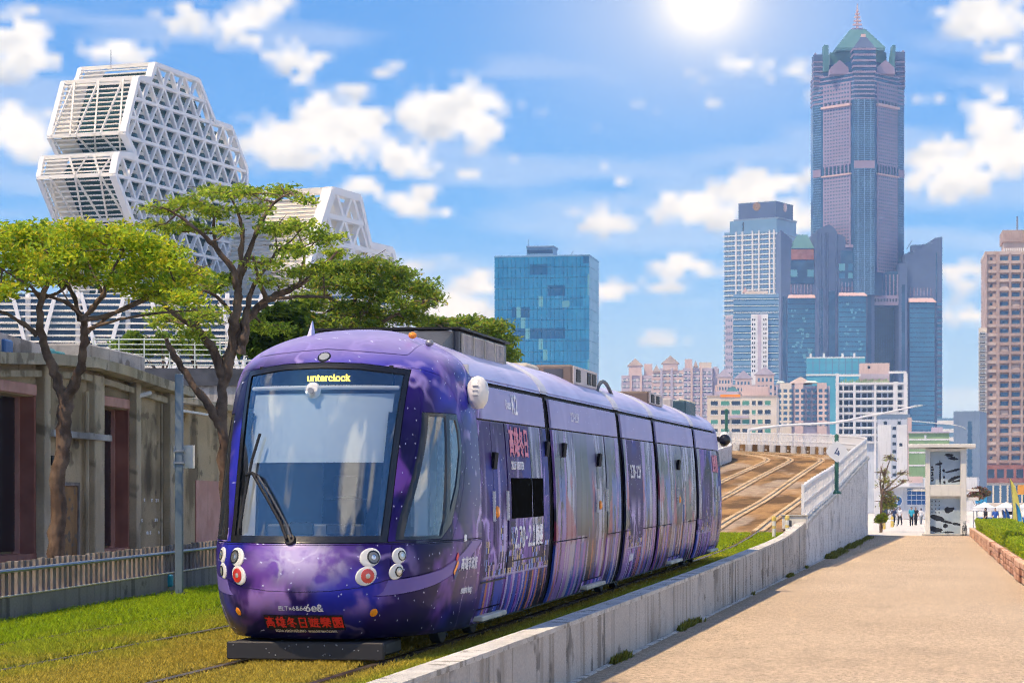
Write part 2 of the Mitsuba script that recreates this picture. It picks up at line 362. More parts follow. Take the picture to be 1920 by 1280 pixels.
# ------------------------------------------------------------------ viaduct ramp
def deck_fn(p, n, uv):
    c = mix((.09, .05, .018), (.27, .155, .06), smoothstep(.3, .7, fbm(p.x * .8, p.y * .22, 0, 4)))
    c = mix(c, (.30, .24, .18), smoothstep(.55, .72, fbm(p.x * .6 + 3, p.y * .12 + 8, 2, 4)) * .7)
    return c * (.75 + .5 * noise(p.x * 6, p.y * 3))
mat('deck_brown', proc(deck_fn), .9)
mat('rail_strip', weathered((.34, .23, .115), (.50, .37, .22), .8, 0, .2), .8)
br = thing('viaduct_ramp', 'white concrete tram viaduct ramp rising and curving left behind the tram', 'bridge')
s1 = np.linspace(76.03, 262, 260)
part(br, 'deck', MB().add(*sweep(s1, [(-4.6, -.02), (-4.6, -.5), (3.7, -.5), (3.7, -.02)])), 'deck_brown', smooth=30)
sw = np.linspace(78.02, 262, 240)
zw = .1                                              # wall crown above the deck
m = MB(); o0, o1 = 3.5, 3.75
a = along(sw, o1); b = along(sw, o0)
cut = np.linspace(78.02, 150, 19)
for i in range(18):                                  # retaining wall panels down to the promenade
    ys = np.linspace(cut[i] + .006, cut[i + 1] - .006, 5)
    top1, top0 = along(ys, o1), along(ys, o0)
    v = np.vstack([np.stack([top1 + [0, 0, zw], top1 * [1, 1, 0] + [0, 0, -.1], top0 * [1, 1, 0] + [0, 0, -.1], top0 + [0, 0, zw]], 1).reshape(-1, 3)])
    f = []
    for q in range(4):
        for j in range(4):
            p0, p1 = q * 4 + j, q * 4 + (j + 1) % 4
            f += [[p0, p0 + 4, p1 + 4], [p0, p1 + 4, p1]]
    f += [[0, 1, 2], [0, 2, 3], [16, 18, 17], [16, 19, 18]]
    part(br, 'wall_panel', MB().add(v, f), 'white_concrete')
s2 = np.linspace(150, 262, 120)
part(br, 'girder', MB().add(*sweep(s2, [(3.75, .1), (3.75, -1.6), (-4.6, -1.6), (-4.6, -.51), (3.5, -.51), (3.5, .1)])), 'white_concrete', smooth=30)
for r in rails:
    for d0, d1 in ((-.20, -.05), (.05, .20)):
        part(br, 'rail_strip', MB().add(*sweep(s1, [(r + d0 - XM, -.03), (r + d1 - XM, -.03), (r + d1 - XM, .03), (r + d0 - XM, .03)])), 'rail_strip', smooth=30)
part(br, 'coping', MB().add(*sweep(np.linspace(78.05, 262, 240), [(3.42, .102), (3.83, .102), (3.83, .20), (3.42, .20)])), 'cap_concrete', smooth=30)
# guard rail: posts, rails and close set balusters on the outer edge
gr = thing('guard_rail', 'white picket guard rail along the outer edge of the viaduct ramp', 'railing')
sg = np.linspace(78.3, 262, 300)
for z0, z1 in ((.30, .36), (.78, .82), (1.27, 1.36)):
    part(gr, 'rail', MB().add(*sweep(sg, [(3.60, z0), (3.68, z0), (3.68, z1), (3.60, z1)])), 'steel_white', smooth=30)
pk = MB()
for s in np.arange(78.4, 262, .17):
    p = along(s, 3.64); pk.bar(p + [0, 0, .30], p + [0, 0, 1.3], .05, .05)
part(gr, 'balusters', pk, 'steel_white', kind='stuff')
for s in np.arange(78.3, 236, 2.0):
    p = along(s, 3.64); part(gr, 'post', MB().bar(p + [0, 0, .2], p + [0, 0, 1.4], .09, .09), 'steel_white')
# the low stub wall with drain gaps on the inside of the outer edge in the bend
kb = MB()
for s in np.arange(156, 262, 1.5):
    p, q = along(s, 3.36), along(s + .75, 3.36)
    kb.bar(p + [0, 0, .25], q + [0, 0, .25], .08, .5)
part(br, 'kerb_blocks', kb, 'white_concrete', kind='stuff')
part(br, 'kerb_back', MB().add(*sweep(np.linspace(154, 262, 110), [(3.42, -.02), (3.5, -.02), (3.5, .5), (3.42, .5)])), 'deck_brown')
# inner parapet
si = np.linspace(136, 262, 140)
part(br, 'parapet', MB().add(*sweep(si, [(-4.85, -.4), (-4.6, -.4), (-4.6, .95), (-4.85, .95)])), 'white_concrete', smooth=30)
ex = thing('cable_box', 'pale concrete cable box hanging on the near end of the viaduct wall', 'box')
part(ex, 'body', MB().cbox(-4.75, -3.98, 77.25, 78.0, 1.22, 1.62, .02), 'paint_white_warm')
part(ex, 'lid', MB().cbox(-4.79, -3.95, 77.2, 78.0, 1.622, 1.67, .01), 'cap_concrete')
part(ex, 'vent', MB().box(-4.62, -4.45, 77.238, 77.26, 1.3, 1.5), 'dark_metal')
# bollards at the end of the grass
mat('yellow_paint', weathered((.72, .52, .10), (.78, .60, .18), 2, 0, .06), .5)
for i, (px, D) in enumerate(((1451, 72.0), (1476, 72.6))):
    q = Wg(px, D); z = float(ztrack(q[1]))
    b = thing('bollard', ['left one of the two cream and yellow bollards at the end of the grass', 'right one of the two cream and yellow bollards at the end of the grass'][i], 'bollard', 'bollards at the end of the grass')
    M = np.eye(4); M[:3, 3] = [q[0], q[1], z]
    part(b, 'post', MB(M).mesh_in(lathe([(0, -.02), (.055, -.02), (.055, .50), (0, .50)], 14)), 'paint_white_warm', smooth=40)
    part(b, 'cap', MB(M).mesh_in(lathe([(0, .5), (.062, .502), (.07, .53), (.07, .6), (.05, .64), (0, .655)], 14)), 'yellow_paint', smooth=40)
    part(b, 'band', MB(M).mesh_in(lathe([(.057, .28), (.058, .28), (.058, .36), (.057, .36)], 14)), 'yellow_paint', smooth=40)
# green sign post on the ramp wall
mat('green_paint', (.045, .16, .12), .45)
mat('sign_white', (.75, .78, .8), .4)
mat('sign_ink', (.06, .10, .22), .5)
def text_on(text, h, M, depth=.004, bold=True):
    m = meshkit.text_mesh(text, h, depth, bold); v = m.vertices - [m.bounds[:, 0].mean(), h / 2, 0]
    v = np.stack([v[:, 0], -v[:, 2], v[:, 1]], 1)
    return trimesh.Trimesh(v @ M[:3, :3].T + M[:3, 3], m.faces, process=False)
q = Wg(1568, 101.0); z = float(ztrack(q[1])) + .2; q = np.array([-4.02, q[1], z])
sp = thing('sign_post', 'green post with a white diamond sign standing on the viaduct wall', 'sign post')
Mq = frame(q, 0)
part(sp, 'post', MB(Mq).mesh_in(lathe([(0, 0), (.085, 0), (.085, 2.42), (0, 2.46)], 14)), 'green_paint', smooth=40)
part(sp, 'base', MB(Mq).mesh_in(lathe([(0, -.01), (.2, -.01), (.2, .05), (.1, .12), (0, .12)], 14)), 'green_paint', smooth=40)
dm = MB(Mq)
dm.mesh_in(P2M(shp([(0, 1.28), (.34, 1.55), (.46, 1.72), (.34, 1.92), (0, 2.18), (-.34, 1.92), (-.46, 1.72), (-.34, 1.55)]), -.15, -.10))
dk = part(sp, 'board', dm, 'sign_white')
Mt = Mq.copy(); Mt[:3, 3] = Mq[:3, 3] + Mq[:3, :3] @ np.array([0, -.152, 1.72])
part(sp, 'numeral', text_on('4', .30, Mt), 'sign_ink')

# weeds and moss along the foot of the wall and of the viaduct
def weeds(seed, n):
    rg = np.random.default_rng(seed); y = np.where(rg.random(n) < .35, 30 + 48 * rg.random(n), 80 + 70 * rg.random(n))
    d = meshkit.fbm(np.stack([y * .35, 0 * y, 0 * y], 1), 4, seed=8); keep = d > np.where(y < 78, .66, .50); y, d = y[keep], d[keep]; n = len(y)
    h = (.05 + .16 * rg.random(n)) * np.where(y < 78, .5, 1.0) * (d * 1.6); x = -4.02 + np.abs(rg.normal(size=n)) * np.where(y < 78, .04, .14)
    a = rg.random(n) * 6.283; w = .014 + .02 * rg.random(n); lx = h * .5 * rg.normal(size=n)
    v = np.stack([np.stack([x - w * np.cos(a), y - w * np.sin(a), 0 * x - .01], 1), np.stack([x + w * np.cos(a), y + w * np.sin(a), 0 * x - .01], 1), np.stack([x + np.abs(lx) * .6, y + lx, h], 1)], 1).reshape(-1, 3)
    c = np.array([.16, .20, .04]) * (.4 + .9 * rg.random((n, 1))) + np.array([.10, .05, .0]) * rg.random((n, 1))
    return trimesh.Trimesh(v, np.arange(3 * n).reshape(-1, 3), process=False), np.repeat(c, 3, 0)
wm, wc = weeds(3, 16000)
solo('wall_weeds', wm, 'leaf', 'sparse green and brown weeds along the foot of the wall and the viaduct', 'weeds', kind='stuff', color=wc)
# ------------------------------------------------------------------ tram
TX, TY, TZ, TYAW, TPIT = -6.15, 23.25, .43, math.radians(-.22), .0092
LT = 33.8; LN = 2.75
def tw(v):
    v = np.asarray(v, float)
    c, s = math.cos(TYAW), math.sin(TYAW)
    return np.stack([TX + v[:, 0] * c - v[:, 1] * s, TY + v[:, 0] * s + v[:, 1] * c, TZ + v[:, 2] + TPIT * v[:, 1]], 1)
SEC = np.array([(1.17, .23), (1.245, .45), (1.295, .8), (1.32, 1.15), (1.315, 1.6), (1.29, 2.1), (1.255, 2.5), (1.215, 2.84), (1.16, 2.99), (1.06, 3.11), (.88, 3.225), (.6, 3.35), (.3, 3.42), (0, 3.44)])
_d = np.r_[0, np.cumsum(np.linalg.norm(np.diff(SEC, axis=0), axis=1))]
_px, _pz = PchipInterpolator(_d, SEC[:, 0]), PchipInterpolator(_d, SEC[:, 1])
SD = np.linspace(0, _d[-1], 67); SX, SZ = _px(SD), _pz(SD); SX[-1] = 0
Wz = PchipInterpolator(SZ, SX)
NZ = np.array([(.23, .42), (.35, .22), (.5, .09), (.7, .015), (.9, .01), (1.08, .05), (1.2, .12), (2.97, .98), (3.06, 1.08), (3.16, 1.25), (3.26, 1.52), (3.34, 1.92), (3.40, 2.34), (3.44, LN)])
Y0 = PchipInterpolator(NZ[:, 0], NZ[:, 1])
PE = 2.5
def nose_y(x, z):
    x, z = np.asarray(x, float), np.asarray(z, float)
    w = np.maximum(Wz(z), 1e-6); s = np.clip(np.abs(x) / w, 0, 1) ** (PE / 2)
    return Y0(z) + (LN - Y0(z)) * (1 - np.sqrt(np.maximum(1 - s * s, 0)) ** (2 / PE))
def nose_mesh():
    n = 44; th = np.linspace(0, np.pi / 2, n + 1)
    V = []
    for z, w in zip(SZ, SX):
        xs = w * np.sin(th) ** (2 / PE); ys = Y0(z) + (LN - Y0(z)) * (1 - np.cos(th) ** (2 / PE))
        V.append(np.vstack([np.stack([-xs[:0:-1], ys[:0:-1], xs[:0:-1] * 0 + z], 1), np.stack([xs, ys, xs * 0 + z], 1)]))
    V = np.array(V); m, k = V.shape[:2]
    f = []
    for i in range(m - 1):
        for j in range(k - 1):
            a, b = i * k + j, i * k + j + 1; f += [[a, b, b + k], [a, b + k, a + k]]
    v = np.vstack([V.reshape(-1, 3), [0, 1.5, SZ[0]], [0, LN, 1.5]]); c0, c1 = m * k, m * k + 1
    for j in range(k - 1): f.append([c0, j + 1, j])
    f.append([c0, 0, k - 1])                                   # bottom closes with the back edge
    right = [i * k + k - 1 for i in range(m)]; left = [i * k for i in range(m)]
    for i in range(m - 1):
        f.append([c1, right[i + 1], right[i]]); f.append([c1, left[i], left[i + 1]])
    f.append([c1, right[0], left[0]])
    return v, np.array(f)
def to_man(v, f):
    t = trimesh.Trimesh(v, f, process=True); t.merge_vertices(digits_vertex=6)
    t.update_faces(t.nondegenerate_faces()); t.remove_unreferenced_vertices()
    M = m3.Manifold(m3.Mesh(np.asarray(t.vertices, np.float32), np.asarray(t.faces, np.uint32)))
    if M.volume() < 0 or M.is_empty():
        M = m3.Manifold(m3.Mesh(np.asarray(t.vertices, np.float32), np.asarray(t.faces[:, ::-1], np.uint32)))
    assert not M.is_empty(), M.status()
    return M
def man_tri(M):
    m = M.to_mesh(); return trimesh.Trimesh(np.array(m.vert_properties)[:, :3], np.array(m.tri_verts), process=False)
_nv, _nf = nose_mesh()
NOSE = to_man(_nv, _nf)
_iv = _nv * [.965, 1, .984] + [0, .055, 0]; INNER = to_man(_iv, _nf)
SHELL = NOSE - INNER
def cs(poly, grow=0.0):
    c = m3.CrossSection([np.asarray(poly, np.float64)])
    if c.area() <= 0: c = m3.CrossSection([np.asarray(poly, np.float64)[::-1]])
    return c.offset(grow, m3.JoinType.Miter, 2.0) if grow else c
def front_prism(poly, grow=0.0, y0=-.5, y1=1.75):        # polygon in (x, z)
    M = m3.Manifold.extrude(cs(poly, grow), y1 - y0)
    return M.transform(np.array([[1, 0, 0, 0], [0, 0, -1, y1], [0, 1, 0, 0]], float))
Q2 = math.sqrt(.5)
def flank_prism(poly, side, grow=0.0, w0=.60, w1=3.2, xmin=.70):   # polygon in (u, z), u = (y - |x|) / sqrt 2, along the flank's normal
    M = m3.Manifold.extrude(cs(poly, grow), w1 - w0)     # local (u, z, w)
    # x = (w - u) q, y = (w + u) q
    R = np.array([[-Q2, 0, Q2, w0 * Q2], [Q2, 0, Q2, w0 * Q2], [0, 1, 0, 0]])
    if np.linalg.det(R[:, :3]) < 0: pass
    M = M.transform(R) ^ m3.Manifold.cube([3, 6, 6]).translate([xmin, -1, -1])
    return M if side > 0 else M.mirror([1, 0, 0])

def wrap_common(p):
    yl = p.y - 23.25; zl = p.z - .43 - .0092 * yl; xl = p.x + 6.15 - .0038 * yl
    return xl, yl, zl
def wrap_fn(p, n, uv):
    xl, yl, zl = wrap_common(p)
    a = fbm(yl * .55 + 3 + xl * .5, zl * .8, xl * .8 + 5, 4)
    b = fbm(yl * 1.6 + a * 4, zl * .7 + a * 2, xl * 1.3, 4)
    c = mix((.005, .004, .024), (.034, .013, .125), smoothstep(.38, .62, a))
    c = mix(c, (.018, .03, .27), smoothstep(.56, .66, fbm(yl * .8 + 20, zl * 1.1, xl * .9 + 1, 3)) * .8)
    c = mix(c, (.22, .12, .46), smoothstep(.58, .68, b) * .8)
    vein = 1 - smoothstep(0., .022, dr.abs(fbm(yl * .9 + 7, zl * .9 + xl, xl * .7, 4) - .5))
    c = mix(c, (.55, .40, .80), vein * smoothstep(.5, .62, a) * .8)
    side = smoothstep(2.9, 3.2, yl)
    # printed light beams rising from the skyline
    q = yl * 1.15 + (zl - .8) * .35 * (2 * cell_rand(dr.floor(yl / 2.2), 5) - 1)
    beam = (1 - smoothstep(.02, .13, dr.abs(q - dr.floor(q) - .5))) * smoothstep(.8, 1.0, zl) * (1 - smoothstep(1.6, 2.5, zl)) * smoothstep(.35, .4, cell_rand(dr.floor(q), 21))
    c = mix(c, (.50, .42, .76), side * beam * .55)
    top = smoothstep(2.44, 2.48, zl)  # upper panels paler: reflected sky put into the print colour
    c = mix(c, mix((.30, .29, .52), (.45, .44, .68), b), top * (.15 + .85 * side))
    # printed night skyline with lit windows, mirrored below in coloured streaks
    cell = dr.floor(yl * 3.3); h = .80 + .75 * cell_rand(cell, 2) * cell_rand(cell, 11)
    city = side * smoothstep(-.01, .01, h - zl) * smoothstep(.72, .74, zl)
    c = mix(c, (.012, .012, .06), city * .8)
    wx, wz = dr.floor(yl * 17), dr.floor(zl * 15); lit = smoothstep(.62, .63, cell_rand(wx, wz, 4))
    kind = cell_rand(wx, wz, 9)
    lamp = dr.select(kind < .4, mi.Color3f(.75, .55, .25), dr.select(kind < .7, mi.Color3f(.45, .30, .75), mi.Color3f(.25, .40, .80)))
    c = mix(c, lamp, city * lit * .85)
    col = cell_rand(dr.floor(yl * 9), 3)
    hue = dr.select(col < .3, mi.Color3f(.03, .07, .45), dr.select(col < .55, mi.Color3f(.26, .09, .48), dr.select(col < .72, mi.Color3f(.48, .42, .66), dr.select(col < .92, mi.Color3f(.012, .01, .05), mi.Color3f(.55, .20, .08)))))
    c = mix(c, hue, side * (1 - smoothstep(.70, .73, zl)) * smoothstep(.2, .45, noise(yl * 11, zl * .7, 4) + .45 * (zl - .35)) * .85)
    c = mix(c, (.62, .56, .80), side * (1 - smoothstep(.006, .02, dr.abs(zl - .73))) * .5)
    foun = smoothstep(.62, .70, fbm(yl * 2.6, zl * .55 + 2, 6, 4)) * smoothstep(.6, .8, zl) * (1 - smoothstep(1.2, 1.6, zl))
    c = mix(c, (.60, .52, .80), side * foun * .8)
    d, d2, r = voronoi((yl + xl) * 7, zl * 7)
    return mix(c, (.75, .75, .95), (1 - smoothstep(.03, .075, d)) * smoothstep(.72, .74, r))
def paint(key, fn, r=.28, **k): return mat(key, proc(fn), r, spec=.12, coat=.05, **k)
paint('wrap', wrap_fn, .45)
def nose_fn(p, n, uv):
    xl, yl, zl = wrap_common(p)
    a = fbm(xl * 1.1 + 3, zl * 1.0, yl * .8, 4); b = fbm(xl * 2.4 + a * 3, zl * 1.6, yl * 1.5, 4)
    c = mix((.005, .004, .055), (.028, .013, .16), smoothstep(.35, .62, a))
    c = mix(c, (.03, .04, .50), smoothstep(.5, .7, fbm(xl * 1.3 + 9, zl * 1.5, yl + 2, 3)) * .8)
    c = mix(c, (.20, .075, .44), smoothstep(.56, .72, b) * .7)
    vein = 1 - smoothstep(0., .03, dr.abs(fbm(xl * 1.4 + 7, zl * 1.2, yl * .9, 4) - .5))
    c = mix(c, (.55, .42, .82), vein * smoothstep(.45, .65, a) * .75)
    c = mix(c, mix((.20, .16, .46), (.34, .29, .62), b), smoothstep(2.9, 3.15, zl) * .85)  # cab roof paler: sky reflection painted into the wrap
    r2 = dr.sqrt(dr.square(xl * .85) + dr.square((zl - 1.02) * 1.7))
    glow = (1 - smoothstep(.12, .62, r2 + .5 * (b - .5)))            # printed pale nebula in the middle of the light panel
    swirl = 1 - smoothstep(0., .05, dr.abs(fbm(xl * 3.1 + 2, zl * 3.4, 5, 4) - .5))
    c = mix(c, mix(mix((.24, .13, .52), (.60, .52, .80), smoothstep(.40, .60, fbm(xl * 3.3 + a * 3, zl * 4.2, 2, 5))), (.76, .72, .90), swirl * .7), glow * smoothstep(.55, .8, zl) * (1 - smoothstep(1.1, 1.3, zl)) * .95)
    spill = smoothstep(.48, .72, fbm(xl * 5, zl * 2.5, 3, 4)) * (1 - smoothstep(.5, 1.1, dr.abs(xl))) * smoothstep(.42, .6, zl) * (1 - smoothstep(.7, .9, zl))
    c = mix(c, (.42, .25, .66), spill * .8)
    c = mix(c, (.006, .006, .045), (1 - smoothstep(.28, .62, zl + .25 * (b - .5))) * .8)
    d, d2, r = voronoi((xl + yl) * 8, zl * 8)
    return mix(c, (.7, .72, .95), (1 - smoothstep(.03, .09, d)) * smoothstep(.66, .68, r))
paint('nose_wrap', nose_fn)
def band_fn(p, n, uv):
    xl, yl, zl = wrap_common(p)
    return mix((.12, .075, .34), (.26, .20, .52), fbm(xl * 2, yl * 1.3, zl * 2, 3))
paint('band_wrap', band_fn)
def glasswrap_fn(p, n, uv):                           # printed film over the side windows and doors: silver, violet and dark glass
    xl, yl, zl = wrap_common(p)
    a = fbm(yl * 3.2, zl * .45, 3, 4); w = yl + .10 * (fbm(yl * 1.1, zl * 1.4, 5, 3) - .5) * 4 - .12 * zl
    cell = dr.floor(w * 2.3); r = cell_rand(cell, 31); u = w * 2.3 - cell
    c = mix((.006, .006, .030), (.045, .032, .13), smoothstep(.4, .6, a))
    pale = smoothstep(.0, .12, u) * (1 - smoothstep(.55, 1.0, u)) * smoothstep(.45, .46, r) * smoothstep(.75, .9, zl + .5 * r)
    c = mix(c, (.46, .46, .60), pale * .8 * smoothstep(.35, .6, fbm(yl * 4, zl * 1.5, 7, 3)))
    c = mix(c, (.30, .18, .52), smoothstep(.05, .2, u) * (1 - smoothstep(.8, 1., u)) * smoothstep(.22, .23, r) * (1 - smoothstep(.44, .45, r)) * .8)
    glass = smoothstep(.54, .60, fbm(yl * 1.3 + 5, zl * .8, 1, 4)) * smoothstep(1.02, 1.06, zl)
    c = mix(c, (.02, .028, .038), glass * .9)
    patch = smoothstep(.60, .64, fbm(yl * 1.9 + 2, zl * 1.1 + 9, 4, 3)) * smoothstep(.9, 1.1, zl) * (1 - smoothstep(1.7, 2.0, zl))
    c = mix(c, mix((.30, .03, .08), (.03, .08, .40), smoothstep(.45, .55, noise(yl * 1.3, 4))), patch * .75)
    low = 1 - smoothstep(.92, 1.0, zl)
    col = cell_rand(dr.floor(yl * 7), 9)
    hue = dr.select(col < .3, mi.Color3f(.04, .09, .42), dr.select(col < .55, mi.Color3f(.28, .11, .46), dr.select(col < .7, mi.Color3f(.42, .40, .48), dr.select(col < .9, mi.Color3f(.03, .02, .08), mi.Color3f(.40, .13, .07)))))
    c = mix(c, hue, low * smoothstep(.35, .5, noise(yl * 7, zl * .9, 2)) * .85)
    return mix(c, (.30, .27, .50), smoothstep(2.1, 2.45, zl) * .35)
mat('film_glass', proc(glasswrap_fn), .30, spec=.12, coat=.03)
mat('silver_band', (.62, .61, .63), .45)
mat('roof_paint', weathered((.40, .38, .60), (.50, .48, .70), .9, 0, .02), .3, coat=.3)
mat('cab_liner', (.05, .05, .055), .7)
mat('cab_grey', (.50, .52, .54), .6)
mat('cab_dash', weathered((.10, .11, .12), (.15, .16, .17), 3, 0, .05), .5)
mat('added_blind_fabric', (.50, .585, .66), .8)
mat('lamp_white', (.80, .79, .74), .3, coat=.6)
mat('lamp_red', (.62, .03, .02), .15, spec=.8, coat=1)
mat('lamp_amber', (.95, .30, .02), .2, coat=1)
mat('lens_grey', (.20, .20, .19), .12, .3, coat=1)
mat('lens_clear', (.55, .56, .50), .15, .4, coat=1)
mat('vent_beige', weathered((.52, .48, .38), (.62, .58, .48), 2, .2, .06), .6)
mat('box_brown', weathered((.16, .12, .10), (.20, .155, .13), 1, .1, .05), .6)
mat('box_pale', weathered((.46, .42, .40), (.54, .50, .48), 1, .15, .05), .6)
mat('box_teal', weathered((.03, .075, .10), (.045, .10, .13), 1, .1, .05), .5)
mat('text_white', (.85, .85, .88), .5)
mat('text_red', (.78, .03, .03), .4)
mat('text_red_pale', (.62, .14, .22), .4)
mat('text_black', (.01, .008, .02), .4)
mat('led_yellow', (.75, .58, .05), .5)
scene['led_yellow_lit'] = {'type': 'diffuse', 'reflectance': rgb(.4, .3, .05)}

tram = thing('tram', 'five section purple galaxy wrapped tram with a big windscreen standing on the grass track', 'tram')
def tpart(name, mesh, m, smooth=30, label=None, kind=None, parent=None):
    if isinstance(mesh, m3.Manifold): mesh = man_tri(mesh)
    if isinstance(mesh, MB): mesh = mesh.mesh()
    mesh = trimesh.Trimesh(tw(mesh.vertices), mesh.faces, process=False)
    return part(parent or tram, name, mesh, m, smooth, label, kind)
def flip_end(M):                                       # the same piece on the far cab
    if isinstance(M, m3.Manifold): M = man_tri(M)
    if isinstance(M, MB): M = M.mesh()
    return trimesh.Trimesh(M.vertices * [1, -1, 1] + [0, LT, 0], M.faces[:, ::-1], process=False)
WS = [(-.80, 1.19), (.80, 1.19), (.85, 2.93), (.4, 2.985), (0, 3.0), (-.4, 2.985), (-.85, 2.93)]
WG = [(-.752, 1.255), (.752, 1.255), (.808, 2.88), (.4, 2.93), (0, 2.945), (-.4, 2.93), (-.808, 2.88)]
SWN = [(-.225, 1.21), (.185, 2.49), (.51, 2.49), (.53, 2.3), (.51, 2.1), (.38, 1.72), (.22, 1.36), (.057, 1.21)]
PANE1 = [(-.20, 1.24), (.205, 2.46), (.345, 2.455), (.12, 1.4), (.06, 1.245)]
PANE2 = [(.385, 2.43), (.475, 2.43), (.49, 2.3), (.47, 2.1), (.34, 1.74), (.20, 1.46)]
FLK = [(-.245, 1.195), (.33, 2.955), (.45, 2.88), (.56, 2.62), (.605, 2.38), (.59, 2.05), (.45, 1.68), (.28, 1.31), (.20, 1.195)]
LP = [(-.84, 1.165), (.84, 1.165), (.84, .83), (.6, .755), (.3, .722), (0, .715), (-.3, .722), (-.6, .755), (-.84, .83)]
LS = [(-.255, 1.165), (.62, 1.165), (.35, 1.03), (.06, .915), (-.255, .835)]
BAND = [(-.29, .815), (.06, .895), (.36, 1.01), (.68, 1.165), (1.02, 1.165), (.62, .99), (.30, .855), (.0, .745), (-.29, .665)]
FAIR = [(-.80, 3.135), (-.78, 3.09), (0, 3.15), (.78, 3.09), (.80, 3.135), (.80, 3.5), (-.80, 3.5)]
fp, kp = front_prism, flank_prism
G = .006
def pane_surface(planes, inset):
    m = trimesh.Trimesh(*_outer, process=False)
    for n, o in planes: m = trimesh.intersections.slice_mesh_plane(m, n, o)
    return m
_k = 2 * 44 + 1
_outer = (_nv[:len(SZ) * _k] * [.992, 1, 1] + [0, .014, 0], np.array([t for t in _nf if t.max() < len(SZ) * _k]))
def poly_planes(poly, mp):
    poly = np.asarray(poly, float); c = poly.mean(0); out = []
    for i in range(len(poly)):
        a, b = poly[i], poly[(i + 1) % len(poly)]; t = b - a; n = np.array([-t[1], t[0]])
        if n @ (c - a) < 0: n = -n
        out.append((mp(n), mp(a)))
    return out
front_map = lambda q: np.array([q[0], 0, q[1]])
def flank_map(side): return lambda q: np.array([-q[0] * Q2 * side, q[0] * Q2, q[1]])
def cab(end):
    E = flip_end if end else (lambda m: m)
    sh = SHELL
    rest = sh
    cutters = [fp(WS, G), fp(LP, G), front_prism(FAIR, G, -.5, 2.3)]
    tpart('windscreen_frame', E((sh ^ fp(WS)) - fp(WG)), 'black_gloss')
    g = pane_surface(poly_planes(np.array(WG) * 1.0, front_map) + [(np.array([0, -1, 0.]), np.array([0, 1.75, 0]))], 0)
    tpart('windscreen', E(g), 'screen_pane', True)
    tpart('light_panel', E((sh ^ fp(LP))), 'nose_wrap', label='pale violet nebula printed light panel under the windscreen' if not end else None)
    tpart('roof_fairing', E(sh ^ front_prism(FAIR, 0, -.5, 2.3)), 'nose_wrap')
    for sd in (1, -1):
        cutters += [kp(FLK, sd, G), kp(LS, sd, G), kp(BAND, sd, G)]
        tpart('pillar_panel', E(((sh ^ kp(FLK, sd)) - kp(SWN, sd, G)) - fp(WS, G)), 'nose_wrap')
        fr = ((sh ^ kp(SWN, sd)) - kp(PANE1, sd)) - kp(PANE2, sd)
        kf = tpart('side_window', E(fr), 'black_gloss')
        for pn in (PANE1, PANE2):
            mp = flank_map(sd)
            m = pane_surface([(np.array([sd * 1., 0, 0]), np.array([sd * .5, 0, 0]))] + poly_planes(pn, mp), 0)
            tpart('pane', E(m), 'clear_pane', True, parent=kf)
        tpart('side_light_panel', E((sh ^ kp(LS, sd)) - fp(LP, G)), 'nose_wrap')
        tpart('swoosh_band', E(((sh ^ kp(BAND, sd)) - fp(LP, G)) - kp(LS, sd, G)), 'band_wrap', label='lighter violet swoosh band round the bumper' if (not end and sd == 1) else None)
    for c in cutters: rest = rest - c
    lower = m3.Manifold.cube([4, 6, 1.18 - .0]).translate([-2, -1, 0]); low = rest ^ lower
    up = rest - m3.Manifold.cube([4, 6, 1.19]).translate([-2, -1, 0])
    tpart('bumper', E(low), 'nose_wrap')
    tpart('cab_roof', E(up), 'nose_wrap' if not end else 'wrap')
    b = MB()
    fl = INNER ^ m3.Manifold.cube([3, 2.7, .06]).translate([-1.5, .0, .36]); tpart('cab_floor', E(fl), 'cab_liner')
    # bulkhead with a door opening frame
    b = MB(); b.box(-1.18, 1.18, LN - .06, LN - .02, .42, 3.05); kb = tpart('bulkhead', E(b), 'cab_grey')
    b = MB(); b.box(-.42, .36, LN - .075, LN - .062, .44, 2.35); tpart('door', E(b), 'cab_dash', parent=kb)
    b = MB(); b.box(.55, .85, LN - .075, LN - .062, 1.3, 1.9); b.box(.57, .83, LN - .085, LN - .076, 1.62, 1.66); tpart('cabinet', E(b), 'steel_white', parent=kb)
    db = MB(); db.add([[-.95, .52, 1.02], [.95, .52, 1.02], [-.95, .42, 1.24], [.95, .42, 1.24], [-.95, 1.18, 1.02], [.95, 1.18, 1.02], [-.95, 1.12, 1.20], [.95, 1.12, 1.20], ], np.array([[0,1,3],[0,3,2],[2,3,7],[2,7,6],[6,7,5],[6,5,4],[0,4,5],[0,5,1],[0,2,6],[0,6,4],[1,5,7],[1,7,3]]))
    dm_ = db.mesh(); dmh = m3.Manifold.hull_points(np.asarray(dm_.vertices[:8], np.float64)) ^ INNER; kd = tpart('dashboard', E(dmh), 'cab_dash'); b = MB(); b.cbox(-.55, .45, .85, 1.02, 1.2, 1.36, .02); tpart('binnacle', E(b), 'cab_dash', parent=kd)
    b = MB(); b.cbox(-.3, -.05, .83, .86, 1.25, 1.38, .01); b.cbox(.08, .38, .83, .86, 1.25, 1.36, .01); tpart('screen', E(b), 'black_gloss', parent=kd)
    b = MB(); b.cbox(-.30, .22, 1.5, 1.95, .85, .97, .04); b.mesh_in(hull_pts([[x, y, z] for x in (-.27, .19) for y, z in ((1.93, .95), (2.02, .95), (2.1, 1.6), (2.16, 1.6))])); b.mesh_in(hull_pts([[x, y, z] for x in (-.16, .08) for y, z in ((2.12, 1.63), (2.18, 1.63), (2.14, 1.85), (2.19, 1.85))])); b.bar([-.04, 1.75, .4], [-.04, 1.75, .86], .12)
    tpart('driver_seat', E(b), 'cab_liner')
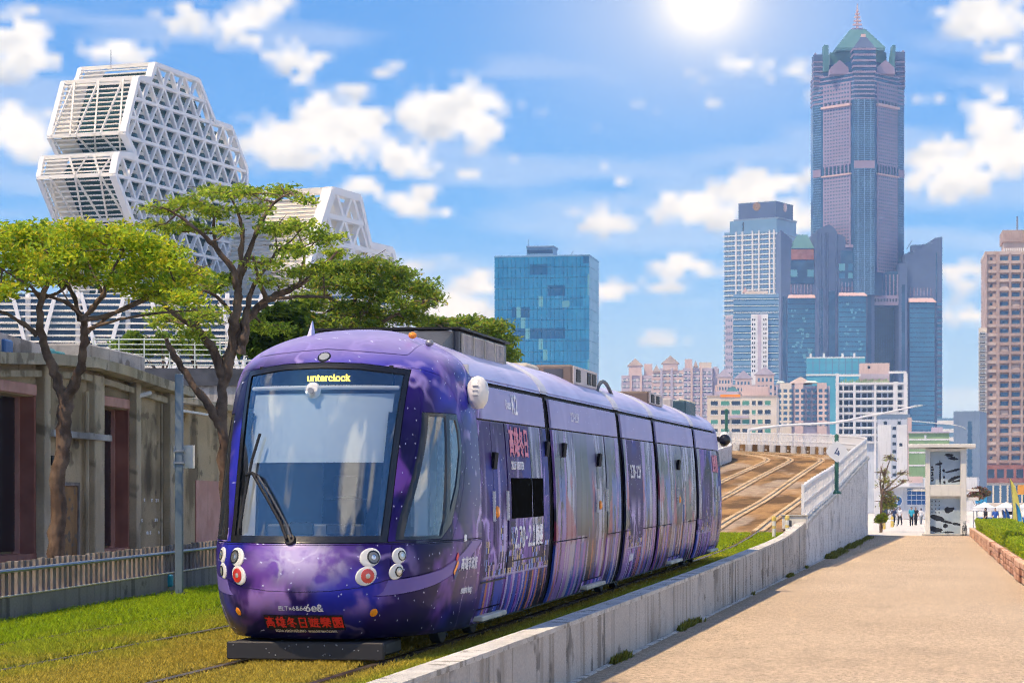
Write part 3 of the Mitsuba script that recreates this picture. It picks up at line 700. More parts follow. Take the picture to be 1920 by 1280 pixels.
    b = MB(); b.bar([.93, 1.5, .45], [.90, 1.62, 2.55], .10, .14); tpart('door_post', E(b), 'steel_white'); b = MB(); b.bar([-.93, 1.5, .45], [-.90, 1.62, 2.55], .10, .14); tpart('door_post', E(b), 'steel_white')
    # added pale blind, parallel to the windscreen, standing in for sky reflection
    zz = np.linspace(1.98, 2.68, 8); xx = np.linspace(-.74, .72, 15)
    X, Z = np.meshgrid(xx, zz); Yb = nose_y(X, Z) + .13
    Bm = np.stack([X, Yb, Z], -1); nn = len(xx); v = np.vstack([Bm.reshape(-1, 3), Bm.reshape(-1, 3) + [0, .006, 0]]); f = []
    K = Bm.shape[0] * nn
    for i in range(len(zz) - 1):
        for j in range(nn - 1):
            a = i * nn + j; f += [[a, a + 1, a + nn + 1], [a, a + nn + 1, a + nn], [K + a, K + a + nn + 1, K + a + 1], [K + a, K + a + nn, K + a + nn + 1]]
    tpart('added_sun_blind', E(trimesh.Trimesh(v, np.array(f), process=False)), 'added_blind_fabric', True)
    zs = 2.74
    b = MB(); xs = np.linspace(-.76, .76, 13); b.tube(np.stack([xs, nose_y(xs, zs + 0 * xs) + .07, zs + 0 * xs], 1), .022, 8); tpart('added_blind_rail', E(b), 'steel_white')
    c = hull_pts(lathe([(0, -.05), (.055, -.045), (.085, 0), (.055, .045), (0, .05)], 18).vertices)
    yb = float(nose_y(-.08, 2.70)) + .06
    c = trimesh.Trimesh(c.vertices @ rot_to([0, -1, .1]).T + [-.06, yb, 2.71], c.faces, process=False); kc = tpart('cab_camera', E(c), 'steel_white')
    b = MB(); b.mesh_in(trimesh.Trimesh(lathe([(0, 0), (.03, 0), (.03, .03), (0, .03)], 12).vertices @ rot_to([0, -1, .1]).T + [-.06, yb - .075, 2.705], lathe([(0, 0), (.03, 0), (.03, .03), (0, .03)], 12).faces, process=False)); tpart('lens', E(b), 'grey_metal', parent=kc)
    # destination display behind the glass
    b = MB(); b.box(-.7, .7, float(nose_y(0, 2.86)) + .26, float(nose_y(0, 2.86)) + .32, 2.74, 2.97); tpart('display_case', E(b), 'black_rubber')
cab(0)
cab(1)
def nose_frame(x, z, off=0.0):
    e = .01; y = float(nose_y(x, z))
    dx = (nose_y(x + e, z) - nose_y(x - e, z)) / (2 * e); dz = (nose_y(x, z + e) - nose_y(x, z - e)) / (2 * e)
    n = np.array([dx, -1.0, dz], float); n = n / np.linalg.norm(n)
    M = np.eye(4); u = np.array([1.0, dx, 0.0]); u /= np.linalg.norm(u); M[:3, 0] = u; M[:3, 2] = n; M[:3, 1] = np.cross(n, u); M[:3, 3] = np.array([x, y, z]) + n * off
    return M
def disc_on(x, z, prof, off=0.0, sx=1.0, sy=1.0, rot=0.0, cx=0, cy=0, n=28, zs=.38):
    L = lathe(prof, n); v = L.vertices * [sx, sy, zs]
    c, s = math.cos(rot), math.sin(rot); v = v @ np.array([[c, -s, 0], [s, c, 0], [0, 0, 1]]).T + [cx, cy, 0]
    M = nose_frame(x, z, off); return trimesh.Trimesh(v @ M[:3, :3].T + M[:3, 3], L.faces, process=False)
# lights
def lamp_unit(x, z, kind, sgn, big=1.0):
    big *= 1.14
    rot = .35 * sgn
    key = tpart('headlight' if kind != 'red' else 'tail_light', disc_on(x, z, [(0, .028), (.070, .028), (.090, .022), (.098, .006), (.098, -.02)], 0, 1.06 * big, .82 * big, rot), 'lamp_white', label={'white': None, 'red': None, 'small': None}[kind])
    ox = .028 * sgn * big if kind != 'red' else .012 * sgn
    r = (.060 if kind == 'white' else .062 if kind == 'red' else .052) * big
    tpart('bezel', disc_on(x, z, [(r * .78, .040), (r * .8, .052), (r, .048), (r * 1.02, .02)], 0, cx=ox), 'black_gloss' if kind != 'red' else 'lamp_red', parent=key)
    tpart('lens', disc_on(x, z, [(0, .052), (r * .4, .05), (r * .8, .043), (r * .8, .02)], 0, cx=ox), {'white': 'lens_grey', 'red': 'lamp_red', 'small': 'lens_clear'}[kind], parent=key)
    tpart('reflector', disc_on(x, z, [(0, .058), (r * .3, .056), (r * .36, .05)], 0, cx=ox), 'chrome' if kind != 'red' else 'lens_clear', parent=key)
for sg_ in (1, -1):
    lamp_unit(.675 * sg_, 1.045, 'white', sg_); lamp_unit(.645 * sg_, .865, 'red', sg_)
    lamp_unit(.905 * sg_, 1.055, 'small', sg_, .85); lamp_unit(.885 * sg_, .90, 'small', sg_, .85)
    tpart('indicator', disc_on(.69 * sg_, .50, [(0, .03), (.025, .028), (.04, .018), (.044, 0)], 0), 'lamp_amber', label='orange indicator lamp low on the bumper')
k_ = tpart('top_lamp', disc_on(0, 3.06, [(0, .02), (.055, .02), (.07, .015), (.075, -.01)], 0, .95, 1.15), 'black_gloss')
tpart('lens', disc_on(0, 3.06, [(0, .034), (.03, .032), (.055, .02), (.056, .01)], 0, .95, 1.15), 'lens_clear', parent=k_)
# wipers on the glass
def on_glass(pts, off):
    return np.array([np.array([x, float(nose_y(x, z)), z]) + nose_frame(x, z)[:3, 2] * off for x, z in pts])
m = MB(); m.tube(on_glass([(-.12, 1.20), (-.2, 1.36), (-.38, 1.62), (-.56, 1.86)], .06), .016); kw = tpart('wiper', m, 'black_rubber')
m = MB(); m.tube(on_glass([(-.08, 1.22), (-.15, 1.36), (-.33, 1.62), (-.50, 1.83)], .05), .012); tpart('arm', m, 'dark_metal', parent=kw)
m = MB(); m.mesh_in(disc_on(-.10, 1.215, [(0, .10), (.05, .095), (.06, 0)], 0)); tpart('pivot', m, 'black_rubber', parent=kw)
m = MB(); m.tube(on_glass([(-.655, 1.31), (-.645, 1.6), (-.60, 2.0), (-.54, 2.26)], .035), .016); tpart('blade', m, 'black_rubber', parent=kw)
m = MB(); m.tube(on_glass([(-.64, 1.84), (-.575, 1.86), (-.5, 1.83)], .05), .018); tpart('link', m, 'black_rubber', parent=kw)
# lower deflector plate
m = MB(); m.cbox(-.80, .80, .30, .36, .03, .205, .012); m.cbox(-.8, .78, .45, 1.2, .06, .20, .02); kp_ = tpart('deflector_plate', m, 'dark_plastic')
m = MB()
rg = random.Random(3)
for i in range(18): x, z = -.75 + 1.5 * rg.random(), .07 + .12 * rg.random(); m.mesh_in(trimesh.Trimesh(lathe([(0, 0), (.008, 0), (.006, .006), (0, .008)], 6).vertices @ rot_to([0, -1, 0]).T + [x, .30, z], lathe([(0, 0), (.008, 0), (.006, .006), (0, .008)], 6).faces, process=False))
tpart('bolts', m, 'grey_metal', kind='stuff', parent=kp_)

# ------------------------------------------------------------------ lettering
def nose_text(m, x0, z0, off=.004):
    v = m.vertices.copy(); x = v[:, 0] + x0; z = v[:, 1] + z0
    y = nose_y(x, z) - off - v[:, 2]
    return trimesh.Trimesh(np.stack([x, y, z], 1), m.faces, process=False)
def side_text(m, y0, z0, off=.004):
    v = m.vertices.copy(); y = v[:, 0] + y0; z = v[:, 1] + z0
    x = np.where(y < LN, np.interp(y, [0, LN], [0, 0]), 0) * 0 + Wz(z) + off + v[:, 2]
    yn = np.clip(y, 0, LN)
    # on the curved flank the side narrows towards the nose
    c = np.clip((LN - yn) / (LN - Y0(z)), 0, 1); x = Wz(z) * (1 - c ** PE) ** (1 / PE) + off + v[:, 2]
    return trimesh.Trimesh(np.stack([x, y, z], 1), m.faces, process=False)
# written characters as strokes on a 16 x 16 grid, x to the right, y up
GL = {
 '高': [(8,16,8,14),(1,14,15,14),(5,12,11,12),(5,12,5,10),(11,12,11,10),(5,10,11,10),(2,8,14,8),(2,8,2,0),(14,8,14,0),(14,0,12.5,1),(5,6,11,6),(5,6,5,2.5),(11,6,11,2.5),(5,2.5,11,2.5)],
 '雄': [(1,13,8,13),(4.5,16,2,9),(2,9,1,7),(4,10,2,2),(2,2,7,3.5),(6,6,7.5,2),(10,16,8.5,11),(9.5,13,9.5,0),(9.5,12.5,15.5,12.5),(12.5,16,12.5,0.5),(9.5,8.5,15,8.5),(9.5,4.5,15,4.5),(9.5,.5,15.5,.5)],
 '冬': [(6,16,2,9),(5,13.5,12,13.5),(12,13.5,8,8),(8,8,1,5),(6,11,9,9),(9,9,15,5.5),(7,5,10,3.5),(6,2,11,0)],
 '日': [(3,15,13,15),(3,15,3,0),(13,15,13,0),(3,7.5,13,7.5),(3,.5,13,.5)],
 '遊': [(1,15,2.5,13.5),(.5,10.5,3,10.5),(3,10.5,1.5,6),(1.5,6,3,4),(3,4,1,1),(2,2,15.5,.5),(5.5,15.5,6.5,13.5),(4,13,9,13),(6,13,4.5,3),(6,9,9,9),(9,9,8,3.5),(11,16,9.5,12),(10.5,13.5,15,13.5),(10.5,10.5,14.5,10.5),(14.5,10.5,12.5,8.5),(12.5,9,12.5,3.5),(10,6.5,15.5,6.5)],
 '樂': [(8,16,7,14.5),(5.5,14.5,10.5,14.5),(5.5,14.5,5.5,8.5),(10.5,14.5,10.5,8.5),(5.5,11.5,10.5,11.5),(5.5,8.5,10.5,8.5),(2.5,15.5,1,13),(1,13,3.5,12.5),(3.5,14,1,9.5),(1,9.5,4,9.5),(13,15.5,12,13),(12,13,14.5,12.5),(14.5,14,12,9.5),(12,9.5,15,9.5),(1,6.5,15,6.5),(8,8,8,0),(7.5,6,2,1),(8.5,6,14,1)],
 '園': [(1.5,15.5,14.5,15.5),(1.5,15.5,1.5,0),(14.5,15.5,14.5,0),(1.5,.5,14.5,.5),(5,13.5,11,13.5),(8,15,8,11.5),(3.5,11.5,12.5,11.5),(5.5,10,10.5,10),(5.5,10,5.5,7.5),(10.5,10,10.5,7.5),(5.5,7.5,10.5,7.5),(8,7.5,4,3),(7,5.5,7,2),(8.5,7,12,2.5),(10,5.5,12,6.5)],
 '市': [(8,16,8,13.5),(1,13.5,15,13.5),(3,10,13,10),(3,10,3,3),(13,10,13,3),(8,13,8,0)],
 '政': [(1,14.5,8,14.5),(5,14.5,5,2),(2,9.5,2,2),(5,8.5,8,8.5),(.5,1.5,8.5,3),(10.5,16,9,10),(9.5,12.5,15.5,12.5),(13.5,12,9,0.5),(10.5,9,15.5,.5)],
 '府': [(8,16,8.5,14.5),(2,14,15,14),(3,14,2.5,5),(2.5,5,1,0),(7,12.5,5,8),(6,9.5,6,0),(8,9,15.5,9),(13,12.5,13,.5),(13,.5,11.5,1.5),(9,6,10.5,4)],
 '捷': [(3,16,3,.5),(3,.5,1.5,1.5),(.5,12,5.5,12),(.5,6,5.5,8),(6.5,13.5,15.5,13.5),(11,16,11,1.5),(7.5,11,14,11),(6.5,8.5,15.5,8.5),(14,11,14,6),(7.5,6,14,6),(11,4,15,4),(9,5,7,1),(8,2,15.5,.5)],
 '運': [(1,15,2.5,13.5),(.5,10.5,3,10.5),(3,10.5,1.5,6),(1.5,6,3,4),(3,4,1,1),(2,2,15.5,.5),(5,15.5,15,15.5),(5,15.5,5,13.5),(15,15.5,15,13.5),(6,13,14,13),(6.5,11,13.5,11),(6.5,11,6.5,6.5),(13.5,11,13.5,6.5),(6.5,8.7,13.5,8.7),(6.5,6.5,13.5,6.5),(5.5,4.5,15,4.5),(10,14,10,2.5)],
}
def strokes(chars, h, gap=.12, w=1.7, squeeze=1.0):
    m = MB(); x = 0
    for ch in chars:
        if ch == ' ': x += h * .5; continue
        if ch in GL:
            for (a, b, c, d) in GL[ch]:
                s = h / 16; L = math.hypot(c - a, d - b); ex, ey = (c - a) / max(L, .1) * w * .5, (d - b) / max(L, .1) * w * .5
                m.bar([x + (a - ex) * s * squeeze, (b - ey) * s, .0015], [x + (c + ex) * s * squeeze, (d + ey) * s, .0015], w * s, .003, up=(0, 0, 1))
            x += h * squeeze * (1 + gap)
        else:
            t = meshkit.text_mesh(ch, h, .003, True); m.add(t.vertices + [x - t.bounds[0, 0], 0, 0], t.faces); x += t.bounds[1, 0] - t.bounds[0, 0] + h * gap
    return m.mesh()
def subdiv(m, L): 
    v, f = trimesh.remesh.subdivide_to_size(m.vertices, m.faces, L); return trimesh.Trimesh(v, f, process=False)
def ctr(m): m.vertices[:, 0] -= m.bounds[:, 0].mean(); return m
plate = trimesh.creation.box([.80, .155, .002]); plate = subdiv(plate, .06)
tpart('title_shade', nose_text(plate, .02, .405, .004), 'text_black', False)
t = subdiv(ctr(strokes('高雄冬日遊樂園', .098, .16, 2.3)), .06)
tpart('lettering', nose_text(t, .02, .36, .0085), 'text_red', False, label='red title lettering low on the nose')
t = subdiv(ctr(meshkit.text_mesh('2026 KAOHSIUNG  wonderland.com', .026, .002, True)), .08)
tpart('lettering', nose_text(t, .02, .305, .0085), 'text_white', False)
t = subdiv(ctr(meshkit.text_mesh('ELT×6&66', .042, .002, True)), .08)
tpart('lettering', nose_text(t, -.06, .53, .006), 'text_white', False)
t = subdiv(ctr(meshkit.text_mesh('6e&', .07, .002, True)), .08)
tpart('lettering', nose_text(t, .16, .52, .006), 'text_white', False)
# lit dot matrix text
t = ctr(meshkit.text_mesh('unterclock', .066, .003, True))
v = t.vertices; yy = float(nose_y(0, 2.86)) + .255
led = trimesh.Trimesh(np.stack([v[:, 0] + .03, yy - v[:, 2], v[:, 1] + 2.815], 1), t.faces, process=False)
def near_glass(m):
    v = m.vertices; return trimesh.Trimesh(np.stack([v[:, 0], nose_y(v[:, 0], v[:, 2]) + .03 - v[:, 1] * 0, v[:, 2]], 1), m.faces, process=False)
key = tpart('led_text', led, 'led_yellow_lit', False, label='lit yellow destination text')
scene[key]['emitter'] = {'type': 'area', 'radiance': rgb(3.2, 2.2, .12)}
# side lettering, read from the promenade
for txt, h, y0, z0, m_ in (('高雄市政府', .125, 1.82, .87, 'text_white'), ('metro kcg', .07, 1.9, .62, 'text_white'), ('2.70-2.19—', .24, 4.75, 1.02, 'text_white'), ('2.7-2.19', .12, 9.6, 2.6, 'text_white'), ('2.70-2.19', .2, 15.5, 1.85, 'text_white'), ('2026 WINTER', .09, 4.65, 1.93, 'text_white'), ('高雄捷運', .11, 15.6, .52, 'text_white')):
    t = strokes(txt, h, .14, 1.9) if any(c in GL for c in txt) else meshkit.text_mesh(txt, h, .003, True)
    tpart('lettering', side_text(subdiv(t, .25), y0, z0, .006), m_, False)
t = strokes('捷運', .24, .1, 2.0); tpart('lettering', side_text(subdiv(t, .25), 6.25, 1.02, .006), 'text_white', False)
t = strokes('高雄冬日', .30, .1, 2.4); tpart('lettering', side_text(subdiv(t, .25), 4.62, 2.1, .006), 'text_red_pale', False, label='pale red lettering high on the front section')
t = strokes('遊樂園', .34, .2, 2.4); tpart('lettering', side_text(subdiv(t, .25), 29.6, 2.0, .006), 'text_red_pale', False)
t = meshkit.text_mesh('Ouuu', .10, .003, True); tpart('lettering', side_text(subdiv(t, .25), 4.6, 2.63, .006), 'text_white', False)
t = meshkit.text_mesh('K2', .22, .003, True); tpart('lettering', side_text(subdiv(t, .25), 5.0, 2.58, .006), 'text_white', False)
# small figure-like city emblem made of three coloured strokes
for (a, b, m_) in (((1.64, .98), (1.70, 1.04), 'text_red'), ((1.60, .84), (1.71, .96), 'lamp_amber'), ((1.62, .80), (1.72, .86), 'sign_ink')):
    e = MB(); e.bar([a[0] - 1.6, a[1] - .8, .002], [b[0] - 1.6, b[1] - .8, .002], .05, .004); tpart('emblem', side_text(subdiv(e.mesh(), .1), 1.6, .8, .006), m_, False)
e = trimesh.creation.box([.09, .07, .003]); tpart('sticker', side_text(subdiv(e, .1), 1.95, 1.2, .006), 'text_white', False)

# ------------------------------------------------------------------ body sections
ZSEAM = 2.855
def strip(y0, y1, z0, z1, side, thick=.03, off=0.0, nz=None):
    """Curved panel of the side between y0..y1 and z0..z1, of real thickness."""
    zs = np.linspace(z0, z1, nz or max(3, int((z1 - z0) / .14) + 2))
    e = .01; xs = Wz(zs) + off
    rin = [(x - thick, z) for x, z in zip(xs, zs)]; loop = [(x, z) for x, z in zip(xs, zs)] + rin[::-1]
    k = len(loop); v = np.array([[side * x, y, z] for y in (y0, y1) for x, z in loop]); f = []
    for j in range(k): a, b = j, (j + 1) % k; f += [[a, b, b + k], [a, b + k, a + k]]
    h = len(zs)
    for j in range(h - 1):
        a, b, c, d = j, j + 1, k - 2 - j, k - 1 - j; f += [[a, c, b], [a, d, c], [a + k, b + k, c + k], [a + k, c + k, d + k]]
    f = np.array(f)
    return trimesh.Trimesh(v, f if side < 0 else f[:, ::-1], process=False)
def roof_strip(y0, y1, off=0.0):
    i = SZ > ZSEAM + .012
    xs = np.r_[SX[i], -SX[i][-2::-1]]; zs = np.r_[SZ[i], SZ[i][-2::-1]]
    k = len(xs); v = np.vstack([[[x * (1 + off), y, z + dz + off] for x, z in zip(xs, zs)] for y in (y0, y1) for dz in (0, -.03)])
    f = []
    for j in range(k - 1): f += [[j, j + 1, 2 * k + j + 1], [j, 2 * k + j + 1, 2 * k + j], [k + j, 3 * k + j + 1, k + j + 1], [k + j, 3 * k + j, 3 * k + j + 1], [j, k + j + 1, j + 1], [j, k + j, k + j + 1], [2*k+j, 2*k+j+1, 3*k+j+1], [2*k+j, 3*k+j+1, 3*k+j]]
    f = np.array(f); return trimesh.Trimesh(v, f, process=False)
def liner(y0, y1, s=.965):
    xs = np.r_[SX * s, -SX[-2::-1] * s]; zs = np.r_[SZ * .988, SZ[-2::-1] * .988]; k = len(xs)
    v = np.vstack([np.stack([xs, xs * 0 + y, zs], 1) for y in (y0, y1)] + [[[0, y0, 1.5], [0, y1, 1.5]]]); f = []
    for j in range(k): a, b = j, (j + 1) % k; f += [[a, b + k, b], [a, a + k, b + k], [2 * k, a, b], [2 * k + 1, b + k, a + k]]
    return trimesh.Trimesh(v, np.array(f)[:, ::-1], process=False)
mods = [(LN, 7.38), (7.88, 14.32), (14.86, 18.98), (19.52, 25.88), (26.42, LT - LN)]
panels = [   # (y0, y1, kind): d a door leaf, w a window, p a body panel
 [(LN, 2.86, 'p'), (2.86, 3.55, 'd'), (3.55, 4.42, 'd'), (4.42, 6.05, 'p'), (6.05, 6.9, 'w'), (6.9, 7.38, 'p')],
 [(7.88, 8.4, 'w'), (8.4, 9.6, 'w'), (9.6, 10.75, 'w'), (10.75, 11.75, 'd'), (11.75, 12.75, 'd'), (12.75, 13.9, 'w'), (13.9, 14.32, 'w')],
 [(14.86, 15.3, 'w'), (15.3, 17.1, 'p'), (17.1, 18.5, 'w'), (18.5, 18.98, 'w')],
 [(19.52, 20.0, 'w'), (20.0, 21.5, 'w'), (21.5, 22.5, 'd'), (22.5, 23.5, 'd'), (23.5, 25.2, 'w'), (25.2, 25.88, 'w')],
 [(26.42, 27.0, 'w'), (27.0, 29.3, 'p'), (29.3, 30.1, 'd'), (30.1, 30.9, 'd'), (30.9, 31.05, 'p')]]
g = .013
for mi_, (a, b) in enumerate(mods):
    tpart('section_core', liner(a + .01, b - .01), 'black_rubber', 30)
    for sd in (1, -1):
        tpart('header_panel', strip(a + g, b - g, 2.475, ZSEAM - .012, sd), 'wrap', 30)
        for (p0, p1, kd) in panels[mi_]:
            if p1 - p0 < .05: continue
            if kd == 'd':
                lo = tpart('door', strip(p0 + g, p1 - g, .40, 2.455, sd, off=-.008), 'wrap' if mi_ == 0 else 'film_glass', 30)
                if sd == 1:
                    hb = MB(); hb.bar([float(Wz(1.6)) + .018, p1 - .12, 1.35], [float(Wz(1.75)) + .018, p1 - .12, 1.68], .025); tpart('handle', hb, 'steel_white', parent=lo)
                tpart('door_sill', strip(p0 + g, p1 - g, .24, .385, sd), 'wrap', 30)
            elif kd == 'w':
                tpart('window', strip(p0 + g, p1 - g, 1.02, 2.455, sd), 'film_glass', 30)
                tpart('body_panel', strip(p0 + g, p1 - g, .24, 1.005, sd), 'wrap' if mi_ in (0, 4) else 'film_glass', 30)
            else:
                tpart('body_panel', strip(p0 + g, p1 - g, .24, 2.455, sd), 'wrap', 30)
    n = max(2, round((b - a) / 2.4))
    ys = np.linspace(a, b, n + 1)
    for i in range(n): tpart('roof_panel', roof_strip(ys[i] + .004, ys[i + 1] - .004), 'roof_paint', 30)
for i in range(4):
    a, b = mods[i][1], mods[i + 1][0]
    m = MB()
    tpart('bellows', liner(a - .01, b + .01, .93), 'black_rubber', 30)
    for q in range(4):
        yq = a + (b - a) * (q + .5) / 4
        tpart('bellow_fold', liner(yq - .03, yq + .03, .955), 'black_rubber', 30)
    tpart('roof_band', roof_strip(a - .03, b + .06, .006), 'silver_band', 30)
# dark uncovered glass in the front section, rounded to the rear; grilles and small things on the side
w = strip(4.62, 6.02, 1.36, 1.83, 1, thick=.012, off=.007)
tpart('open_window', w, 'void_black', 30, label='dark uncovered window pane in the front section')
w = strip(6.10, 6.86, 1.36, 1.83, 1, thick=.012, off=.007); tpart('open_window', w, 'void_black', 30)
for y in (3.66, 11.95, 22.7):
    m = MB(); m.mesh_in(trimesh.Trimesh(lathe([(0, .03), (.05, .025), (.07, 0)], 14).vertices @ rot_to([1, 0, 0]).T + [float(Wz(1.45)) + .003, y, 1.45], lathe([(0, .03), (.05, .025), (.07, 0)], 14).faces, process=False)); tpart('door_button', m, 'lamp_amber', 30)
for y, z in ((3.5, 2.02), (7.2, 2.2), (8.6, 2.2), (11.9, 2.1), (22.6, 2.1)):
    m = MB(); m.bar([float(Wz(z)) + .015, y, z - .09], [float(Wz(z)) + .03, y + .03, z + .09], .05, .06); tpart('door_camera', m, 'black_rubber')
for a, b in ((2.9, 4.4), (10.8, 12.7), (21.5, 23.5), (29.3, 30.9)):
    m = MB(); m.cbox(1.15, 1.30, a, b, .27, .325, .01); tpart('step', m, 'vent_beige', label='pale door step')
for a, b, z in ((4.45, 7.0, .86), (2.9, 4.4, .68)):
    m = MB(); m.add(*(lambda q: (q.vertices, q.faces))(strip(a, b, z, z + .018, 1, .01, .004))); tpart('trim_line', m, 'black_rubber', 30)
m = MB(); m.add(*(lambda q: (q.vertices, q.faces))(strip(LN + .03, LT - LN, .235, .30, 1, .02, .003)))
# under-skirt bogies and wheels
for yb in (4.2, 16.9, 29.6):
    m = MB(); m.cbox(-.95, .95, yb - 1.3, yb + 1.3, .16, .36, .03); kbg = tpart('bogie', m, 'dark_plastic')
    for sx in (-.72, .72):
        for dy in (-.9, .9):
            L = lathe([(0, -.06), (.27, -.06), (.29, -.05), (.29, .05), (.27, .06), (0, .06)], 24); v = L.vertices @ rot_to([1, 0, 0]).T + [sx, yb + dy, .30]
            tpart('wheel', trimesh.Trimesh(v, L.faces, process=False), 'dark_metal', 30, parent=kbg)
m = MB(); m.box(-1.1, 1.1, LN, LT - LN, .20, .23); tpart('underframe', m, 'black_rubber')
# side cameras in white egg-shaped housings
for yq, sd in ((2.45, 1), (LT - 1.75, 1)):
    L = lathe([(0, -.13), (.07, -.12), (.125, -.06), (.14, .02), (.125, .09), (.07, .14), (0, .155)], 20)
    x = float(Wz(2.72)); c = np.array([sd * (x + .10), yq, 2.72])
    kk = tpart('camera_pod', trimesh.Trimesh(L.vertices * [.85, 1.0, 1.25] + c, L.faces, process=False), 'lamp_white', True)
    m = MB(); m.bar(c + [-sd * .2, .03, .02], c, .09, .12); tpart('bracket', m, 'black_rubber', parent=kk)
    m = MB()
    for z in (-.02, .03, .08): m.bar(c + [-.03, -.137, z], c + [.03, -.137, z], .012, .012)
    tpart('slots', m, 'grey_metal', parent=kk, kind='stuff')
m = MB(); c = np.array([float(Wz(2.72)) + .10, LT - 1.75, 2.72]); m.mesh_in(trimesh.creation.icosphere(2, .13)); mm = m.mesh(); mm.vertices += c + [0.02, -.12, .0]; tpart('camera_lens', mm, 'black_gloss', True)
# roof equipment
def rbox(name, x0, x1, y0, y1, z1, m_, lab=None, z0=3.12):
    m = MB(); m.cbox(x0, x1, y0, y1, z0, z1, .03); return tpart(name, m, m_, 30, lab)
k1 = rbox('roof_unit', -.82, .83, 3.9, 7.0, 3.51, 'dark_metal', 'dark roof unit with beige grilles over the front section')
for i in range(4):
    y = 4.05 + i * .68
    m = MB(); m.cbox(.825, .855, y, y + .58, 3.22, 3.47, .008); q_ = tpart('grille', m, 'vent_beige', parent=k1)
m = MB()
for i in range(4):
    for q in range(9): y = 4.09 + i * .68 + q * .06; m.box(.854, .865, y, y + .025, 3.24, 3.45)
tpart('grille_ribs', m, 'box_pale', kind='stuff', parent=k1)
m = MB(); m.box(-.84, .87, 3.86, 7.04, 3.505, 3.53); tpart('lid', m, 'black_rubber', parent=k1)
m = MB()
for x in (-.7, -.2, .35, .75): m.bar([x, 3.87, 3.2], [x, 3.87, 3.49], .04)
tpart('bracket', m, 'grey_metal', parent=k1)
m = MB(); m.mesh_in(hull_pts([[x, y, z] for x, y, z in ((-.75, 2.95, 3.2), (.75, 2.95, 3.16), (-.78, 3.9, 3.2), (.78, 3.9, 3.16), (-.78, 3.9, 3.49), (.78, 3.9, 3.49), (-.6, 3.5, 3.44), (.5, 3.5, 3.42))])); tpart('roof_cowl', m, 'dark_metal')
m = MB(); m.mesh_in(hull_pts([[-.44, 1.9, 3.2], [-.36, 1.9, 3.2], [-.44, 2.2, 3.2], [-.36, 2.2, 3.2], [-.40, 2.16, 3.50], [-.40, 2.12, 3.50]])); tpart('roof_fin', m, 'roof_paint', 30, 'small pale aerial fin on the cab roof')
for x, y in ((.72, 2.0), (.86, 2.2)):
    m = MB(); m.mesh_in(trimesh.creation.icosphere(2, .045)); q = m.mesh(); q.vertices = q.vertices * [1, 1, .8] + [x, y, float(np.interp(x, SX[::-1], SZ[::-1])) + .02]; tpart('roof_knob', q, 'lamp_amber' if x < .8 else 'grey_metal', True)
k2 = rbox('roof_unit', -.95, .92, 11.9, 14.3, 3.48, 'box_brown', 'brown roof unit with three dark openings over the second section')
m = MB(); m.cbox(.92, .945, 11.92, 14.28, 3.2, 3.46, .008); tpart('side_cover', m, 'box_pale', parent=k2)
for a, b in ((12.1, 12.5), (13.2, 13.6), (13.72, 14.12)):
    m = MB(); m.box(.944, .955, a, b, 3.24, 3.42); tpart('opening', m, 'black_rubber', parent=k2)
m = MB(); m.box(.5, .78, 11.885, 11.902, 3.25, 3.42); tpart('hatch', m, 'dark_metal', parent=k2)
k3 = rbox('roof_unit', -.95, .92, 18.6, 19.0, 3.2, 'dark_metal')
k3 = rbox('roof_unit', -.95, .95, 20.9, 23.0, 3.42, 'box_brown', 'brown roof unit over the fourth section')
m = MB(); m.cbox(.95, .972, 20.92, 22.98, 3.2, 3.4, .008); tpart('side_cover', m, 'box_pale', parent=k3)
for a, b in ((21.1, 21.6), (21.9, 22.4)):
    m = MB(); m.box(.971, .98, a, b, 3.22, 3.37); tpart('opening', m, 'black_rubber', parent=k3)
k4 = rbox('roof_unit', -.95, .95, 27.4, 29.4, 3.46, 'box_teal', 'dark teal roof unit over the last section')
m = MB(); m.cbox(.1, .75, 26.5, 26.8, 3.25, 3.48, .03); tpart('insulator_block', m, 'box_pale')
for i in range(5):
    y = 29.3 + i * .26; m = MB(); m.tube([[.8, y, 3.15], [.82, y, 3.5], [.6, y + .1, 3.55]], .03, 6); tpart('roof_cable', m, 'vent_beige', 30)
a = np.linspace(0, 1, 12)
m = MB(); m.tube(np.stack([.95 - .05 * a, 14.2 + 2.2 * a, 3.16 + .20 * np.sin(np.pi * a ** .8)], 1), .03, 8); tpart('roof_cable', m, 'dark_metal', 30)
m = MB(); m.tube(np.stack([.55 + .1 * a, 14.0 + 2.0 * a, 3.18 + .22 * np.sin(np.pi * a)], 1), .03, 8); tpart('roof_cable', m, 'dark_metal', 30)
m = MB()
for i in range(4): m.mesh_in(trimesh.creation.cylinder(.055, .3, sections=12, transform=trimesh.transformations.translation_matrix([.6 + .1 * (i % 2), 14.55 + .22 * i, 3.3])))
tpart('insulator', m, 'vent_beige', 30)
m = MB(); m.cbox(.2, .6, 10.0, 10.9, 3.25, 3.42, .04); tpart('roof_cover', m, 'vent_beige', 30)
